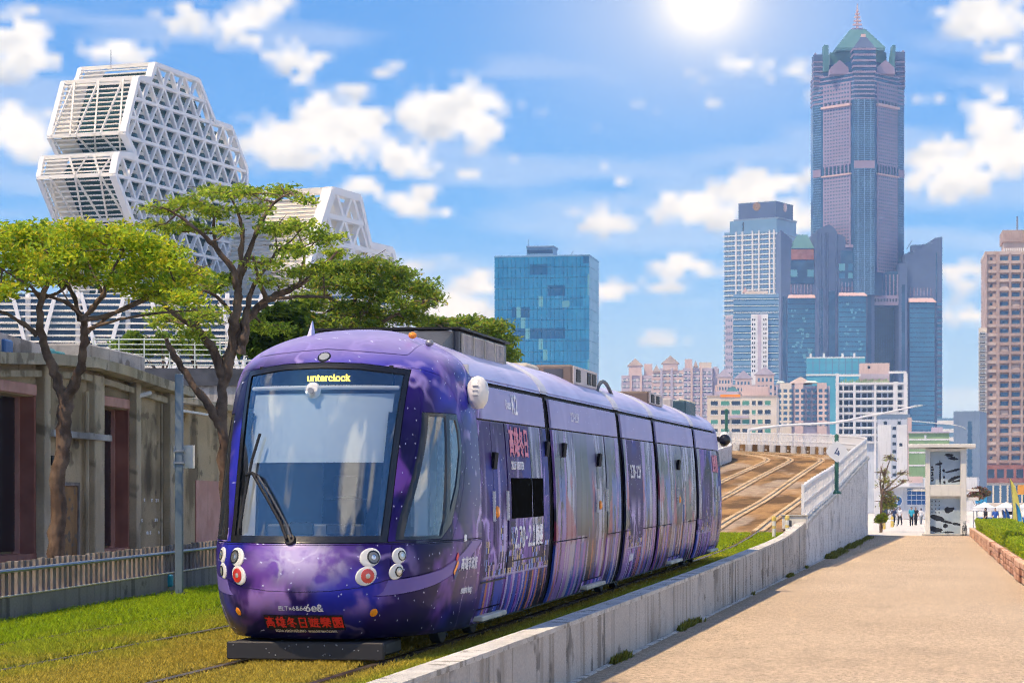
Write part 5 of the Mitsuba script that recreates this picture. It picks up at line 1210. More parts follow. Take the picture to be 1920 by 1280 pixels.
# ------------------------------------------------------------------ white lattice music hall towers
mat('lattice_white', (.80, .81, .82), .5)
mat('louvre_white', weathered((.74, .71, .64), (.80, .78, .72), .3, 0, .02), .5)
mat('green_glass', (.025, .085, .085), .12, spec=.7)
mat('navy_glass', (.02, .06, .12), .15, spec=.7)
def lattice_tower(key, D, ang, o_px, prof, ext, rows_z, floor_h, w_node, back, mat_glass, beam=.62, louvre=True, diag_left=True, zmin=14, ext_steps=None):
    """A prism: its right face is a trellis of beams on the plane that leaves the view line at ang degrees; the left face has louvres.
    prof: outline of the right face as photograph points."""
    a = math.radians(ang); e1 = RGT * math.sin(a) + FWD * math.cos(a); e2 = -RGT * math.cos(a) + FWD * math.sin(a)
    O = Wg(o_px, D)
    def hit(px, py):
        d = FWD + RGT * (px - CX) / F; A = np.array([[d[0], -e1[0]], [d[1], -e1[1]]]); s = np.linalg.solve(A, O[:2])
        return s[1], EYE + (HZ - py) / F * s[0]
    poly = np.array([hit(*q) for q in prof])
    from shapely.geometry import Polygon, LineString, Point
    P = Polygon(poly).buffer(0)
    def X(t, z, n=0.0): return O + e1 * t + e2 * n + np.array([0, 0, z])
    # outline beams
    for i in range(len(poly)):
        p, q = poly[i], poly[(i + 1) % len(poly)]
        if max(p[1], q[1]) < zmin: continue
        part(key, 'edge_beam', MB().bar(X(*p), X(*q), beam * 1.25, beam * 1.9, up=-e2), 'lattice_white')
    # trellis
    tmin, zmn, tmax, zmx = P.bounds; r = int((zmx - zmn) / floor_h) + 2; n = 0
    for i in range(r):
        z = zmx - i * floor_h
        if z < zmin: break
        xs_ = LineString([(tmin - 5, z), (tmax + 5, z)]).intersection(P)
        for g_ in getattr(xs_, 'geoms', [xs_]):
            if g_.is_empty or g_.geom_type != 'LineString' or i == 0: continue
            (t0, _), (t1, _) = g_.coords[0], g_.coords[-1]
            part(key, 'floor_beam', MB().bar(X(t0, z), X(t1, z), beam * .8, beam * 1.4, up=-e2), 'lattice_white')
        for j in range(-2, int((tmax - tmin) / w_node) + 3):
            t = tmin + (j + .5 * (i % 2)) * w_node
            for dx, th in ((.5, 1.0), (-.5, .8)):
                seg = LineString([(t, z), (t + dx * w_node, z - floor_h)]).intersection(P)
                for sg__ in getattr(seg, 'geoms', [seg]):
                  if sg__.is_empty or sg__.geom_type != 'LineString' or sg__.length < .6: continue
                  c = list(sg__.coords); n += 1
                  part(key, 'trellis_beam', MB().bar(X(*c[0]), X(*c[-1]), beam * th * .8, beam * 1.1, up=-e2), 'lattice_white')
    # glazed body behind the trellis
    B = P.buffer(-1.1)
    for g_ in getattr(B, 'geoms', [B]):
        m = trimesh.creation.extrude_polygon(g_, ext - 2.4, engine='earcut'); v = m.vertices
        part(key, 'glass_body', trimesh.Trimesh(np.array([X(q[0], q[1], q[2] + 1.2) for q in v]), m.faces[:, ::-1], process=False), mat_glass)
    bz = MB()
    for i in range(r):
        z = zmx - (i + .5) * floor_h
        if z < 4: break
        xs_ = LineString([(tmin - 5, z), (tmax + 5, z)]).intersection(B)
        for g_ in getattr(xs_, 'geoms', [xs_]):
            if not g_.is_empty and g_.geom_type == 'LineString': bz.bar(X(g_.coords[0][0], z, 1.15), X(g_.coords[-1][0], z, 1.15), .16, .5)
    part(key, 'floor_edges', bz, 'louvre_white', kind='stuff')
    # left face: follows the left side of the outline, louvres in front of the glass
    left = [poly[i] for i in ext_steps]
    for k in range(len(left) - 1):
        (t0, z0), (t1, z1) = left[k], left[k + 1]
        part(key, 'corner_beam', MB().bar(X(t0, z0, ext), X(t1, z1, ext), beam * 1.1, beam * 1.3, up=-e2), 'lattice_white')
        if k == 0: part(key, 'rim_beam', MB().bar(X(t0, z0), X(t0, z0, ext), beam * 1.0), 'louvre_white')
        part(key, 'rim_beam', MB().bar(X(t1, z1), X(t1, z1, ext), beam * 1.0), 'louvre_white')
        if abs(z0 - z1) < 1.2: continue
        h = z0 - z1; nl = max(1, int(h / .8))
        for i in range(1, nl + 1):
            u = i / (nl + 1); t, z = t0 + (t1 - t0) * u, z0 - h * u
            if z < zmin - 4: continue
            part(key, 'louvre', MB().bar(X(t - .05, z, .2), X(t - .05, z, ext - .2), .5, .20), 'louvre_white')
        if diag_left and h > 3 and z0 > zmin:
            nb = 3
            for b in range(nb):
                na, nb_ = ext * (b + .12) / nb, ext * (b + .88) / nb; nm = (na + nb_) / 2
                for (n0, n1) in ((na, nm), (nb_, nm)):
                    if b == 2 and k % 2: continue
                    part(key, 'cross_beam', MB().bar(X(t0 - .35, z0, n0 if k % 2 else n1), X(t1 - .35, z1, n1 if k % 2 else n0), .28), 'louvre_white')
    # the leftmost, open third: plain pale wall panels behind the louvres
    for k in range(len(left) - 1):
        (t0, z0), (t1, z1) = left[k], left[k + 1]
        if z0 - z1 < 1.2 or z1 < zmin - 10: continue
        part(key, 'pale_panel', MB().add([X(t0 + .9, z0 - .3, ext * .70), X(t0 + .9, z0 - .3, ext - .4), X(t1 + .9, z1 + .3, ext - .4), X(t1 + .9, z1 + .3, ext * .70), X(t0 + 1.1, z0 - .3, ext * .70), X(t0 + 1.1, z0 - .3, ext - .4), X(t1 + 1.1, z1 + .3, ext - .4), X(t1 + 1.1, z1 + .3, ext * .70)],
             [[0, 1, 2], [0, 2, 3], [4, 6, 5], [4, 7, 6], [0, 4, 5], [0, 5, 1], [1, 5, 6], [1, 6, 2], [2, 6, 7], [2, 7, 3], [3, 7, 4], [3, 4, 0]]), 'louvre_white')
mh = thing('music_tower', 'tall white faceted tower wrapped in a triangular steel trellis on the left', 'building')
lattice_tower(mh, 400.0, 19.5, 240, [(287, 121), (369, 152), (399, 229), (430, 240), (459, 318), (459, 345), (470, 420), (500, 520), (500, 700), (250, 700), (262, 470), (244, 411), (212, 327), (219, 289), (251, 292), (231, 249), (256, 147), (279, 149)], 13.6,
 None, 3.35, 4.9, 0, 'green_glass', ext_steps=[0, 17, 16, 15, 14, 13, 12, 11, 10, 9])
# slim mast on its roof
q = W(208, 128, 405); part(mh, 'mast', MB().tube([q, q + [0, 0, 3]], .06, 6), 'grey_metal', 30)
mh2 = thing('music_hall_wing', 'lower white trellis hall with an open end frame behind the trees', 'building')
lattice_tower(mh2, 430.0, 22, 594, [(616, 357), (668, 372), (687, 460), (729, 470), (734, 496), (760, 600), (760, 720), (560, 720), (575, 500), (594, 429)], 17.0,
 None, 4.6, 6.8, 0, 'louvre_white', beam=1.0, diag_left=False, zmin=14, ext_steps=[0, 9, 8, 7])
mh3 = thing('music_hall_podium', 'long low white louvred podium behind the warehouse and the trees', 'building')
M5 = frame(Wg(0, 395), 4)
part(mh3, 'body', MB(M5).box(-30, 62, 2, 30, 0, 36), 'navy_glass')
for i in range(27):
    z = 9 + i * 1.0
    part(mh3, 'louvre', MB(M5).box(-30, 62, -.6, .2, z, z + .30), 'louvre_white')
for i in range(12): part(mh3, 'column', MB(M5).box(-28 + i * 8, -27.3 + i * 8, .2, 1.9, 0, 36.2), 'lattice_white')
for i in range(8):
    x = -20 + i * 11.0
    part(mh3, 'brace', MB(M5).bar([x, -.9, 9], [x + 7, -.9, 36], .6), 'lattice_white')
    part(mh3, 'brace', MB(M5).bar([x + 7, -.95, 9], [x, -.95, 36], .6), 'lattice_white')
# ------------------------------------------------------------------ skyline
mat('granite_pink', weathered((.24, .19, .29), (.285, .23, .335), .03, 0, .04), .6)
mat('granite_grey', weathered((.055, .09, .19), (.08, .12, .23), .03, 0, .04), .5)
mat('tower_glass', weathered((.012, .05, .13), (.022, .08, .18), .08, 0, .10), .2, spec=.6)
mat('bay_glass', weathered((.02, .11, .23), (.03, .15, .29), .05, 0, .2), .2, spec=.6)
mat('deep_glass', weathered((.008, .04, .085), (.012, .055, .11), .1, 0, .1), .2)
mat('copper_green', weathered((.06, .18, .20), (.09, .23, .25), .06, 0, .04), .5)
mat('ledge_pink', (.62, .44, .42), .6)
mat('lit_pane', (.10, .30, .40), .3)
mat('window_dark', (.03, .05, .09), .15, spec=.6)
mat('window_blue', (.05, .12, .22), .15, spec=.6)
mat('window_green', (.10, .30, .24), .2)
mat('slab_white', (.72, .73, .74), .6)
mat('blue_cladding', weathered((.13, .26, .42), (.17, .31, .48), .05, 0, .03), .4)
mat('blue_grey', weathered((.16, .23, .34), (.20, .28, .40), .1, .1, .03), .5)
mat('pink_wall', weathered((.58, .44, .42), (.66, .52, .49), .15, .1, .05), .7)
mat('lilac_wall', weathered((.44, .40, .50), (.54, .48, .56), .15, .1, .05), .7)
mat('cream_wall', weathered((.64, .56, .46), (.72, .65, .56), .15, .1, .05), .7)
mat('white_wall', weathered((.66, .67, .70), (.76, .77, .79), .2, .12, .04), .7)
mat('grey_blue_wall', weathered((.46, .52, .62), (.56, .61, .70), .2, .15, .04), .7)
mat('green_wall', weathered((.22, .36, .20), (.28, .42, .25), .2, .1, .05), .7)
mat('tan_tile', weathered((.36, .265, .235), (.44, .335, .30), .15, .12, .06), .7)
mat('tan_light', weathered((.48, .385, .34), (.55, .455, .41), .2, .1, .06), .7)
mat('brick_red', weathered((.26, .10, .085), (.33, .14, .12), .3, .1, .06), .7)
mat('cyan_glass', weathered((.08, .36, .50), (.12, .42, .56), .1, 0, .04), .25)
def pane_fn(p, n, uv):
    h = p.x * RGT[0] + p.y * RGT[1]
    cx_, cz_ = dr.floor(h / 1.62), dr.floor(p.z / 3.9)
    r = cell_rand(cx_, cz_, 5); r2 = cell_rand(dr.floor(cx_ / 4), cz_, 8)
    c = mix((.012, .16, .36), (.022, .24, .46), r * .45 + .55 * r2)
    c = mix(c, (.008, .10, .25), smoothstep(.80, .85, r2))
    return mix(c, (.12, .36, .44), smoothstep(.955, .96, r))
mat('curtain_glass', proc(pane_fn), .15, spec=.6)
mat('side_glass', weathered((.14, .30, .42), (.20, .38, .50), .1, 0, .04), .15, spec=.7)

class Bld:
    """Building whose near left front corner shows at pixel px0 and whose front reaches px1, D metres away."""
    def __init__(s, name, label, px0, px1, D, depth, ang=0.0, group=None):
        s.key = thing(name, label, 'building', group); s.D = D
        ang = ang - math.degrees(math.atan((px0 - CX) / F)); s.M = frame(Wg(px0, D), ang); a = math.radians(ang)
        k1 = (px1 - CX) / F; o = (px0 - CX) / F * D
        # (o + w cos) = k1 (D + w sin)
        s.w = (k1 * D - o) / (math.cos(a) - k1 * math.sin(a)); s.d = depth; s.px0, s.px1 = px0, px1
    def z(s, py): return EYE + (HZ - py) / F * s.D
    def u(s, px): return s.w * (px - s.px0) / (s.px1 - s.px0)
    def box(s, part_, mm_, u0, u1, y0, y1, z0, z1, lab=None):
        return part(s.key, part_, MB(s.M).box(u0, u1, y0, y1, z0, z1), mm_, label=lab)
    def grid(s, part_, mm_, u0, u1, n, z0, z1, rows, fw=.6, fh=.55, each=False, side=None, proud=.08, y0=0.0, skip=None):
        m = MB(s.M); pw, ph = (u1 - u0) / n, (z1 - z0) / rows
        for r in range(rows):
            for c in range(n):
                if skip and skip(r, c): continue
                a, b = u0 + pw * (c + .5 - fw / 2), u0 + pw * (c + .5 + fw / 2); e, f = z0 + ph * (r + .5 - fh / 2), z0 + ph * (r + .5 + fh / 2)
                q = MB(s.M) if each else m
                if side is None: q.box(a, b, y0 - proud, y0 + .1, e, f)
                elif side == 'r': q.box(s.w - .1, s.w + proud, a, b, e, f)
                else: q.box(-proud, .1, a, b, e, f)
                if each: part(s.key, part_, q, mm_)
        if not each and m.v: part(s.key, part_, m, mm_, kind='stuff')
    def bands(s, part_, mm_, u0, u1, z0, z1, rows, fh=.3, proud=.3, side=None, y0=0.0, d=None):
        m = MB(s.M); ph = (z1 - z0) / rows; d = d or s.d
        for r in range(rows):
            e, f = z0 + ph * (r + .5 - fh / 2), z0 + ph * (r + .5 + fh / 2)
            if side is None: m.box(u0, u1, y0 - proud, y0 + .1, e, f)
            elif side == 'r': m.box(s.w - .1, s.w + proud, u0, u1, e, f)
            else: m.box(u0 - proud, u1 + proud, y0 - proud, y0 + d, e, f)
        part(s.key, part_, m, mm_, kind='stuff')
    def ribs(s, part_, mm_, us, w, z0, z1, proud=.4, y0=0.0):
        m = MB(s.M)
        for u in us: m.box(u - w / 2, u + w / 2, y0 - proud, y0 + .1, z0, z1)
        part(s.key, part_, m, mm_, kind='stuff')
    def gable(s, part_, mm_, u0, u1, y0, y1, z0, z1):
        part(s.key, part_, MB(s.M).prism([(u0, z0), (u1, z0), ((u0 + u1) / 2, z1)], y0, y1), mm_)
    def hip(s, part_, mm_, u0, u1, y0, y1, z0, z1, top=.15):
        cu, cy = (u0 + u1) / 2, (y0 + y1) / 2; a, b = (u1 - u0) / 2 * top, (y1 - y0) / 2 * top
        part(s.key, part_, MB(s.M).mesh_in(hull_pts([[x, y, z0] for x in (u0, u1) for y in (y0, y1)] + [[cu + i * a, cy + j * b, z1] for i in (-1, 1) for j in (-1, 1)])), mm_)

# --- blue glass office block
b = Bld('glass_office_tower', 'plain blue glass curtain wall office block rising behind the tram', 927, 1105, 900, 26, -10)
zt_ = b.z(483)
b.box('core', 'deep_glass', .3, b.w - .3, .3, b.d, 0, zt_ - .5)
n, rws = 22, 24
m = MB(b.M); pw, ph = b.w / n, zt_ / rws; rg = random.Random(4)
for r in range(rws):
    for c in range(n):
        t_ = rg.uniform(-.012, .012); t2 = rg.uniform(-.02, .02)
        m.add([[c * pw + .05, t_, r * ph + .06], [(c + 1) * pw - .05, -t_, r * ph + .06], [(c + 1) * pw - .05, -t_ + t2, (r + 1) * ph - .06], [c * pw + .05, t_ + t2, (r + 1) * ph - .06], [c * pw + .05, .25, r * ph + .06], [(c + 1) * pw - .05, .25, r * ph + .06], [(c + 1) * pw - .05, .25, (r + 1) * ph - .06], [c * pw + .05, .25, (r + 1) * ph - .06]],
              [[0, 1, 2], [0, 2, 3], [4, 6, 5], [4, 7, 6], [0, 4, 5], [0, 5, 1], [3, 2, 6], [3, 6, 7], [0, 3, 7], [0, 7, 4], [1, 5, 6], [1, 6, 2]])
part(b.key, 'panes', m, 'curtain_glass', kind='stuff')
b.grid('side_panes', 'side_glass', .1, b.d - .1, 12, 0, zt_, rws, .95, .96, side='r', proud=.05)
b.box('parapet', 'blue_cladding', -.1, b.w + .1, -.1, b.d, zt_, zt_ + .5)
b.box('lit_window', 'lit_pane', b.u(1054), b.u(1068), -.06, .2, b.z(578), b.z(566))
b.box('penthouse', 'blue_cladding', b.u(983), b.u(1033), 6, 16, zt_ + .4, b.z(462))
b.box('penthouse_band', 'tower_glass', b.u(984), b.u(1032), 5.9, 6.3, b.z(474), b.z(467))
b.box('penthouse_roof', 'blue_grey', b.u(982), b.u(1035), 5.5, 16.5, b.z(462), b.z(460))
for px in (984, 1031, 1062): part(b.key, 'antenna', MB(b.M).tube([[b.u(px), 8, b.z(478)], [b.u(px) + (1.5 if px == 1062 else 0), 8, b.z(445 if px == 984 else 458 if px < 1050 else 470)]], .12, 5), 'grey_metal')

# --- far pastel apartments
for (name, lab, p0, p1, D, yt, wl_, gabs) in (
  ('pastel_apartment', 'leftmost of the far pastel apartment blocks, with one peaked gable', 1165, 1224, 1330, 704, 'lilac_wall', ((1176, 1206, 672),)),
  ('pastel_apartment', 'middle far pastel apartment block with the tallest peaked gable', 1222, 1282, 1300, 694, 'pink_wall', ((1240, 1274, 667), (1224, 1238, 684))),
  ('pastel_apartment', 'right far pastel apartment block with flat stepped roofs', 1280, 1336, 1340, 690, 'lilac_wall', ((1300, 1309, 676),)),
  ('pastel_apartment', 'slim pinkish block at the right end of the far pastel apartments', 1336, 1348, 1345, 691, 'pink_wall', ())):
    b = Bld(name, lab, p0, p1, D, 20, 0, 'far pastel apartment blocks'); zt_ = b.z(yt)
    b.box('wall', wl_, 0, b.w, 0, b.d, 0, zt_)
    n = max(2, int(b.w / 2.6)); rows = int(zt_ / 3.4)
    b.grid('windows', 'window_blue', .4, b.w - .4, n, 2, zt_ - 1, rows, .55, .45)
    b.bands('balcony_edges', 'slab_white', .3, b.w - .3, 2, zt_ - 1, rows, .14, .5)
    b.ribs('bay_ribs', 'pink_wall' if wl_ == 'lilac_wall' else 'lilac_wall', [b.w * .3, b.w * .62], 1.2, 0, zt_ + 1, 1.1)
    for (g0, g1, gy) in gabs:
        b.box('dormer', 'pink_wall', b.u(g0 + 3), b.u(g1 - 3), -.8, 8, zt_, b.z(gy) - 3.2); b.gable('gable_roof', 'tan_light', b.u(g0), b.u(g1), -1.3, 9, b.z(gy) - 3.2 - (b.u(g1) - b.u(g0)) * .10, b.z(gy))
    if yt == 690: b.box('roof_house', 'pink_wall', b.u(1284), b.u(1298), 2, 10, zt_, b.z(673)); b.box('roof_house', 'cream_wall', b.u(1311), b.u(1334), 2, 10, zt_, b.z(679))
    if yt == 704: b.box('roof_house', 'pink_wall', b.u(1208), b.u(1223), 2, 10, zt_, b.z(682))

# --- pale blue residential tower behind the dark wing
b = Bld('residential_tower', 'tall pale blue residential tower with a dark square crown', 1358, 1457, 2050, 42, -26)
zt_ = b.z(437)
b.box('body', 'blue_cladding', 0, b.w, 0, b.d, 0, zt_)
rows = 54
b.grid('windows', 'window_blue', .6, b.w - .6, 15, 4, zt_ - 1, rows, .62, .62)
b.bands('balcony_edges', 'slab_white', -.9, b.w + .2, 4, zt_ - 1, rows, .22, 1.0)
b.ribs('white_ribs', 'slab_white', [b.u(q) for q in (1381, 1393, 1412, 1424, 1444, 1452)], 1.1, 60, zt_, 1.3)
b.bands('side_bands', 'blue_grey', .5, b.d - .5, 4, zt_ - 1, rows, .3, .3, side='r')
b.box('shoulder', 'blue_cladding', b.u(1367), b.w - 1, 1.5, b.d - 2, zt_, b.z(416)); b.box('slot', 'window_dark', b.u(1391), b.u(1394), 1.35, 1.6, zt_ + 1, b.z(419))
b.box('crown_ledge', 'blue_grey', b.u(1374), b.w + .5, 2, b.d - 3, b.z(416), b.z(413))
b.box('crown', 'granite_grey', b.u(1382), b.w - 2.5, 3, b.d - 5, b.z(413), b.z(385)); b.box('crown_rim', 'granite_grey', b.u(1381.5), b.w - 2.2, 2.8, b.d - 4.8, b.z(385), b.z(383))
for u_, s_ in ((b.u(1416), 0), (b.d * .5, 1)):
    L = lathe([(0, .5), (3.2, .5), (3.6, 0)], 20); v = L.vertices
    if s_ == 0: v = np.stack([v[:, 0] + u_, 3 - v[:, 2], v[:, 1] + b.z(391)], 1)
    else: v = np.stack([b.w - 2.5 + v[:, 2], v[:, 0] + u_, v[:, 1] + b.z(391)], 1)
    part(b.key, 'roundel', MB(b.M).add(v, L.faces), 'ledge_pink' if s_ else 'rust_panel', 30)
# --- banded office tower in front of it
b = Bld('banded_office_tower', 'blue banded office tower with a white stair shaft in front of the pale residential tower', 1375, 1460, 1550, 24, 0)
zt_ = b.z(552)
b.box('body', 'blue_cladding', 0, b.w, 0, b.d, 0, zt_); b.bands('window_bands', 'bay_glass', .2, b.w - .2, 6, zt_ - 1, 30, .5, .12); b.bands('sill_bands', 'slab_white', 0, b.w, 6, zt_ - 1, 30, .10, .35)
b.box('roof_ledge', 'cream_wall', b.u(1396), b.u(1440), 0, 8, zt_, b.z(546)); b.gable('roof_peak', 'ledge_pink', b.u(1392), b.u(1402), 0, 4, b.z(549), b.z(538))
b.box('stair_shaft', 'white_wall', b.u(1408), b.u(1440), -2.2, 0, 0, b.z(590)); b.ribs('shaft_rib', 'lilac_wall', [b.u(1424)], 2.2, 0, b.z(592), 2.5)
for px in (1413, 1434): b.grid('shaft_windows', 'window_dark', b.u(px - 4), b.u(px + 4), 2, b.z(700), b.z(596), 12, .55, .5, y0=-2.2)
b.box('low_wing', 'lilac_wall', b.u(1360), b.u(1374), 1, 18, 0, b.z(592)); b.grid('wing_windows', 'window_blue', b.u(1361), b.u(1373), 3, 10, b.z(594), 26, .5, .45, y0=1)

# --- 85 storey tower with two wings
D85 = 1850.0; S85 = F / D85
t85 = thing('landmark_skyscraper', 'very tall twin winged skyscraper with a green pyramid roof and a spire', 'skyscraper')
M85 = frame(Wg(1609, D85), 0)
X8 = lambda px: (px - 1609) / S85
Z8 = lambda py: EYE + (HZ - py) / S85
def prism_xy(poly, z0, z1):
    m = trimesh.creation.extrude_polygon(shp(poly), z1 - z0, engine='earcut'); m.vertices[:, 2] += z0; return m
def t8(name, m, mm_, kind=None, lab=None): return part(t85, name, MB(M85).mesh_in(m) if isinstance(m, trimesh.Trimesh) else m, mm_, kind=kind, label=lab)
SH = [(-34.2, -2), (-29, -8), (-8.5, -30), (-7.4, -33), (7.4, -33), (8.5, -30), (29, -8), (34.2, -2), (34.2, 12), (26, 30), (-26, 30), (-34.2, 12)]
ztop = Z8(150)
t8('shaft', prism_xy(SH, Z8(560), ztop), 'tower_glass')
def on_face(a, b, u0, u1, z0, z1, proud, th=.4):
    a, b = np.array(a, float), np.array(b, float); d = b - a; n = np.array([d[1], -d[0]]); n /= np.linalg.norm(n)
    if n[1] > 0: n = -n
    p, q = a + d * u0, a + d * u1
    return [[c[0] + n[0] * s, c[1] + n[1] * s, z] for c in (p, q) for s in (-th, proud) for z in (z0, z1)]
LF, RF = ((-28.6, -8.4), (-8.7, -29.8)), ((8.7, -29.8), (28.6, -8.4)); CF = ((-7.4, -33), (7.4, -33))
def slabs(face, u0, u1, z0, z1, n, fh, proud, mm_, name):
    m = MB(M85); h = (z1 - z0) / n
    for i in range(n): m.add(on_face(*face, u0, u1, z0 + h * (i + .5 - fh / 2), z0 + h * (i + .5 + fh / 2), proud), BOXF)
    t8(name, m, mm_, 'stuff')
def dots(face, u0, u1, z0, z1, nc, nr, fw, fh, proud, mm_, name):
    m = MB(M85); w, h = (u1 - u0) / nc, (z1 - z0) / nr
    for i in range(nr):
        for j in range(nc): m.add(on_face(*face, u0 + w * (j + .5 - fw / 2), u0 + w * (j + .5 + fw / 2), z0 + h * (i + .5 - fh / 2), z0 + h * (i + .5 + fh / 2), proud), BOXF)
    t8(name, m, mm_, 'stuff')
for face, y_low in ((LF, 470), (RF, 517)):
    for (ya, yb, nr) in ((y_low, 336, int((y_low - 336) / 6.2)), (318, 210, 17), (205, 165, 5)):
        t8('stone_panel', MB(M85).add(on_face(*face, .06, .96, Z8(ya), Z8(yb), .5), BOXF), 'granite_pink')
        dots(face, .09, .93, Z8(ya) + .5, Z8(yb) - .5, 9, nr, .6, .42, .62, 'window_blue', 'windows')
    slabs(face, .06, .96, Z8(335), Z8(319), 1, .8, .3, 'deep_glass', 'dark_band'); dots(face, .06, .96, Z8(336), Z8(318), 7, 1, .28, 1, .7, 'granite_pink', 'band_ribs')
    t8('ledge', MB(M85).add(on_face(*face, .03, .99, Z8(210), Z8(206), 2.2), BOXF), 'ledge_pink')
    t8('ledge', MB(M85).add(on_face(*face, .03, .99, Z8(337), Z8(334.5), 1.6), BOXF), 'ledge_pink')
    dots(face, .08, .95, Z8(205), Z8(199), 6, 1, .5, .9, .8, 'window_dark', 'arches')
t8('belt', MB(M85).add(on_face(*CF, -.02, 1.02, Z8(327), Z8(313), .6), BOXF), 'granite_pink')
slabs(CF, -.02, 1.02, Z8(560), Z8(200), 100, .18, .18, 'blue_cladding', 'glass_bands')
for i in range(3): t8('mullion', MB(M85).add(on_face(*CF, .32 * i + .16, .32 * i + .20, Z8(560), Z8(200), .35), BOXF), 'blue_cladding')
for sgn in (-1, 1):
    f_ = ((-34.2, -2), (-29, -8)) if sgn < 0 else ((29, -8), (34.2, -2))
    slabs(f_, 0, 1, Z8(440), Z8(165), 60, .22, .2, 'blue_cladding', 'glass_bands')
    t8('belt', MB(M85).add(on_face(*f_, 0, 1, Z8(335), Z8(321), .5), BOXF), 'granite_pink')
# crown
m = MB(M85)
for i in range(7):
    z = Z8(198 - i * 8.0); q = [(x * 1.012, y * 1.012) for x, y in SH]; m.mesh_in(prism_xy(q, z - .55, z + .55))
t8('crown_bands', m, 'granite_pink', 'stuff')
t8('crown', prism_xy([(x * .93, y * .93) for x, y in SH], ztop - .01, Z8(128)), 'tower_glass')
t8('crown_upper', prism_xy([(x * .62, y * .62) for x, y in SH], Z8(128) - .01, Z8(100)), 'copper_green')
for px0, px1, yt, y_ in ((1524, 1545, 106, -2), (1674, 1694, 101, -2)):
    c = X8((px0 + px1) / 2); t8('turret', prism_xy([(X8(px0), -7), (X8(px1), -7), (X8(px1), 6), (X8(px0), 6)], Z8(170), Z8(yt)), 'granite_grey')
    slb = MB(M85)
    for i in range(6): slb.box(X8(px0) - .2, X8(px1) + .2, -7.4, 6, Z8(165 - i * 9) - .5, Z8(165 - i * 9) + .5)
    t8('turret_bands', slb, 'granite_pink', 'stuff')
    t8('turret_cap', hull_pts([[X8(px0 if px0 < 1600 else px1 - 5), y, Z8(yt)] for y in (-7, 6)] + [[X8(px0 + 5 if px0 < 1600 else px1), y, Z8(yt)] for y in (-7, 6)] + [[X8(px0 + 3 if px0 < 1600 else px1 - 3), y, Z8(yt - 4)] for y in (-6, 5)]), 'granite_pink')
t8('corner_turret', prism_xy([(-8.2, -33.6), (8.2, -33.6), (8.2, -20), (-8.2, -20)], Z8(152), Z8(106)), 'tower_glass')
slb = MB(M85)
for i in range(5): slb.box(-8.6, 8.6, -34.1, -20, Z8(150 - i * 10.5) - .7, Z8(150 - i * 10.5) + .7)
t8('turret_bands', slb, 'granite_pink', 'stuff')
t8('turret_roof', hull_pts([[x, y, Z8(106)] for x in (-8.2, 8.2) for y in (-33.6, -20)] + [[x, y, Z8(84)] for x in (-2.2, 2.2) for y in (-29, -24)]), 'granite_grey')
t8('turret_finial', MB(M85).box(-1.6, 1.6, -28.6, -25, Z8(85), Z8(78)), 'ledge_pink')
for px in (1566, 1651): t8('gable', MB(M85).prism([(X8(px - 18), Z8(150)), (X8(px + 18), Z8(150)), (X8(px + 16), Z8(138)), (X8(px), Z8(124)), (X8(px - 16), Z8(138))], -25, -14), 'granite_pink')
for px in (1545, 1667): t8('fin', MB(M85).prism([(X8(px - 5), Z8(140)), (X8(px + 5), Z8(140)), (X8(px + 7 if px > 1600 else px + 4), Z8(92)), (X8(px + 2 if px > 1600 else px - 4), Z8(91))], -14, -2), 'copper_green')
t8('dome_base', MB(M85).box(X8(1562), X8(1652), -20, 20, Z8(104), Z8(99)), 'copper_green')
t8('pyramid_roof', hull_pts([[x, y, Z8(99)] for x in (X8(1561), X8(1653)) for y in (-20, 20)] + [[x, y, Z8(59)] for x in (X8(1592), X8(1622)) for y in (-6, 6)]), 'copper_green')
t8('roof_cap', hull_pts([[x, y, Z8(59)] for x in (X8(1592), X8(1622)) for y in (-6, 6)] + [[x, y, Z8(55)] for x in (X8(1600), X8(1614)) for y in (-3, 3)]), 'granite_grey')
sp_ = t8('spire', MB(M85).tube([[0 - .6, 0, Z8(56)], [-.6, 0, Z8(30)], [-.6, 0, Z8(8)]], [1.0, .7, .25], 8), 'ledge_pink')
for i, py in enumerate((55, 47, 40, 33, 27, 21)): t8('spire_ring', MB(M85).box(-.6 - (4.0 - i * .62), -.6 + (4.0 - i * .62), -1.2, 1.2, Z8(py) - .55, Z8(py) + .55), 'ledge_pink')
# wings: each a stack of plain volumes with glass bays
def vol(name, px0, px1, y0, y1, yb, yt, mm_): return t8(name, MB(M85).box(X8(px0), X8(px1), y0, y1, Z8(yb), Z8(yt)), mm_)
def sil(name, pts, y0, y1, mm_): return t8(name, MB(M85).prism([(X8(a), Z8(b_)) for a, b_ in pts], y0, y1), mm_)
sil('left_wing', [(1522, 950), (1522, 441), (1530, 436), (1545, 429), (1556, 437), (1560, 447), (1574, 452), (1576, 468), (1613, 472), (1613, 950)], -30, 25, 'granite_grey')
sil('outer_wing', [(1460, 950), (1460, 436), (1474, 448), (1480, 452), (1480, 470), (1522, 470), (1522, 950)], -16, 20, 'granite_grey')
t8('wing_roof', hull_pts([[x, y, Z8(470)] for x in (X8(1478), X8(1522)) for y in (-16.5, 10)] + [[x, y, Z8(442)] for x in (X8(1494), X8(1512)) for y in (-6, 4)]), 'copper_green')
vol('red_band', 1479, 1521, -16.6, -15.9, 491, 472, 'brick_red')
vol('upper_glass', 1478, 1521, -16.5, -15.9, 536, 493, 'tower_glass')
for a, c in ((1478, 1490), (1509, 1521)): vol('lit_window', a, c, -16.8, -16.4, 523, 510, 'lit_pane')
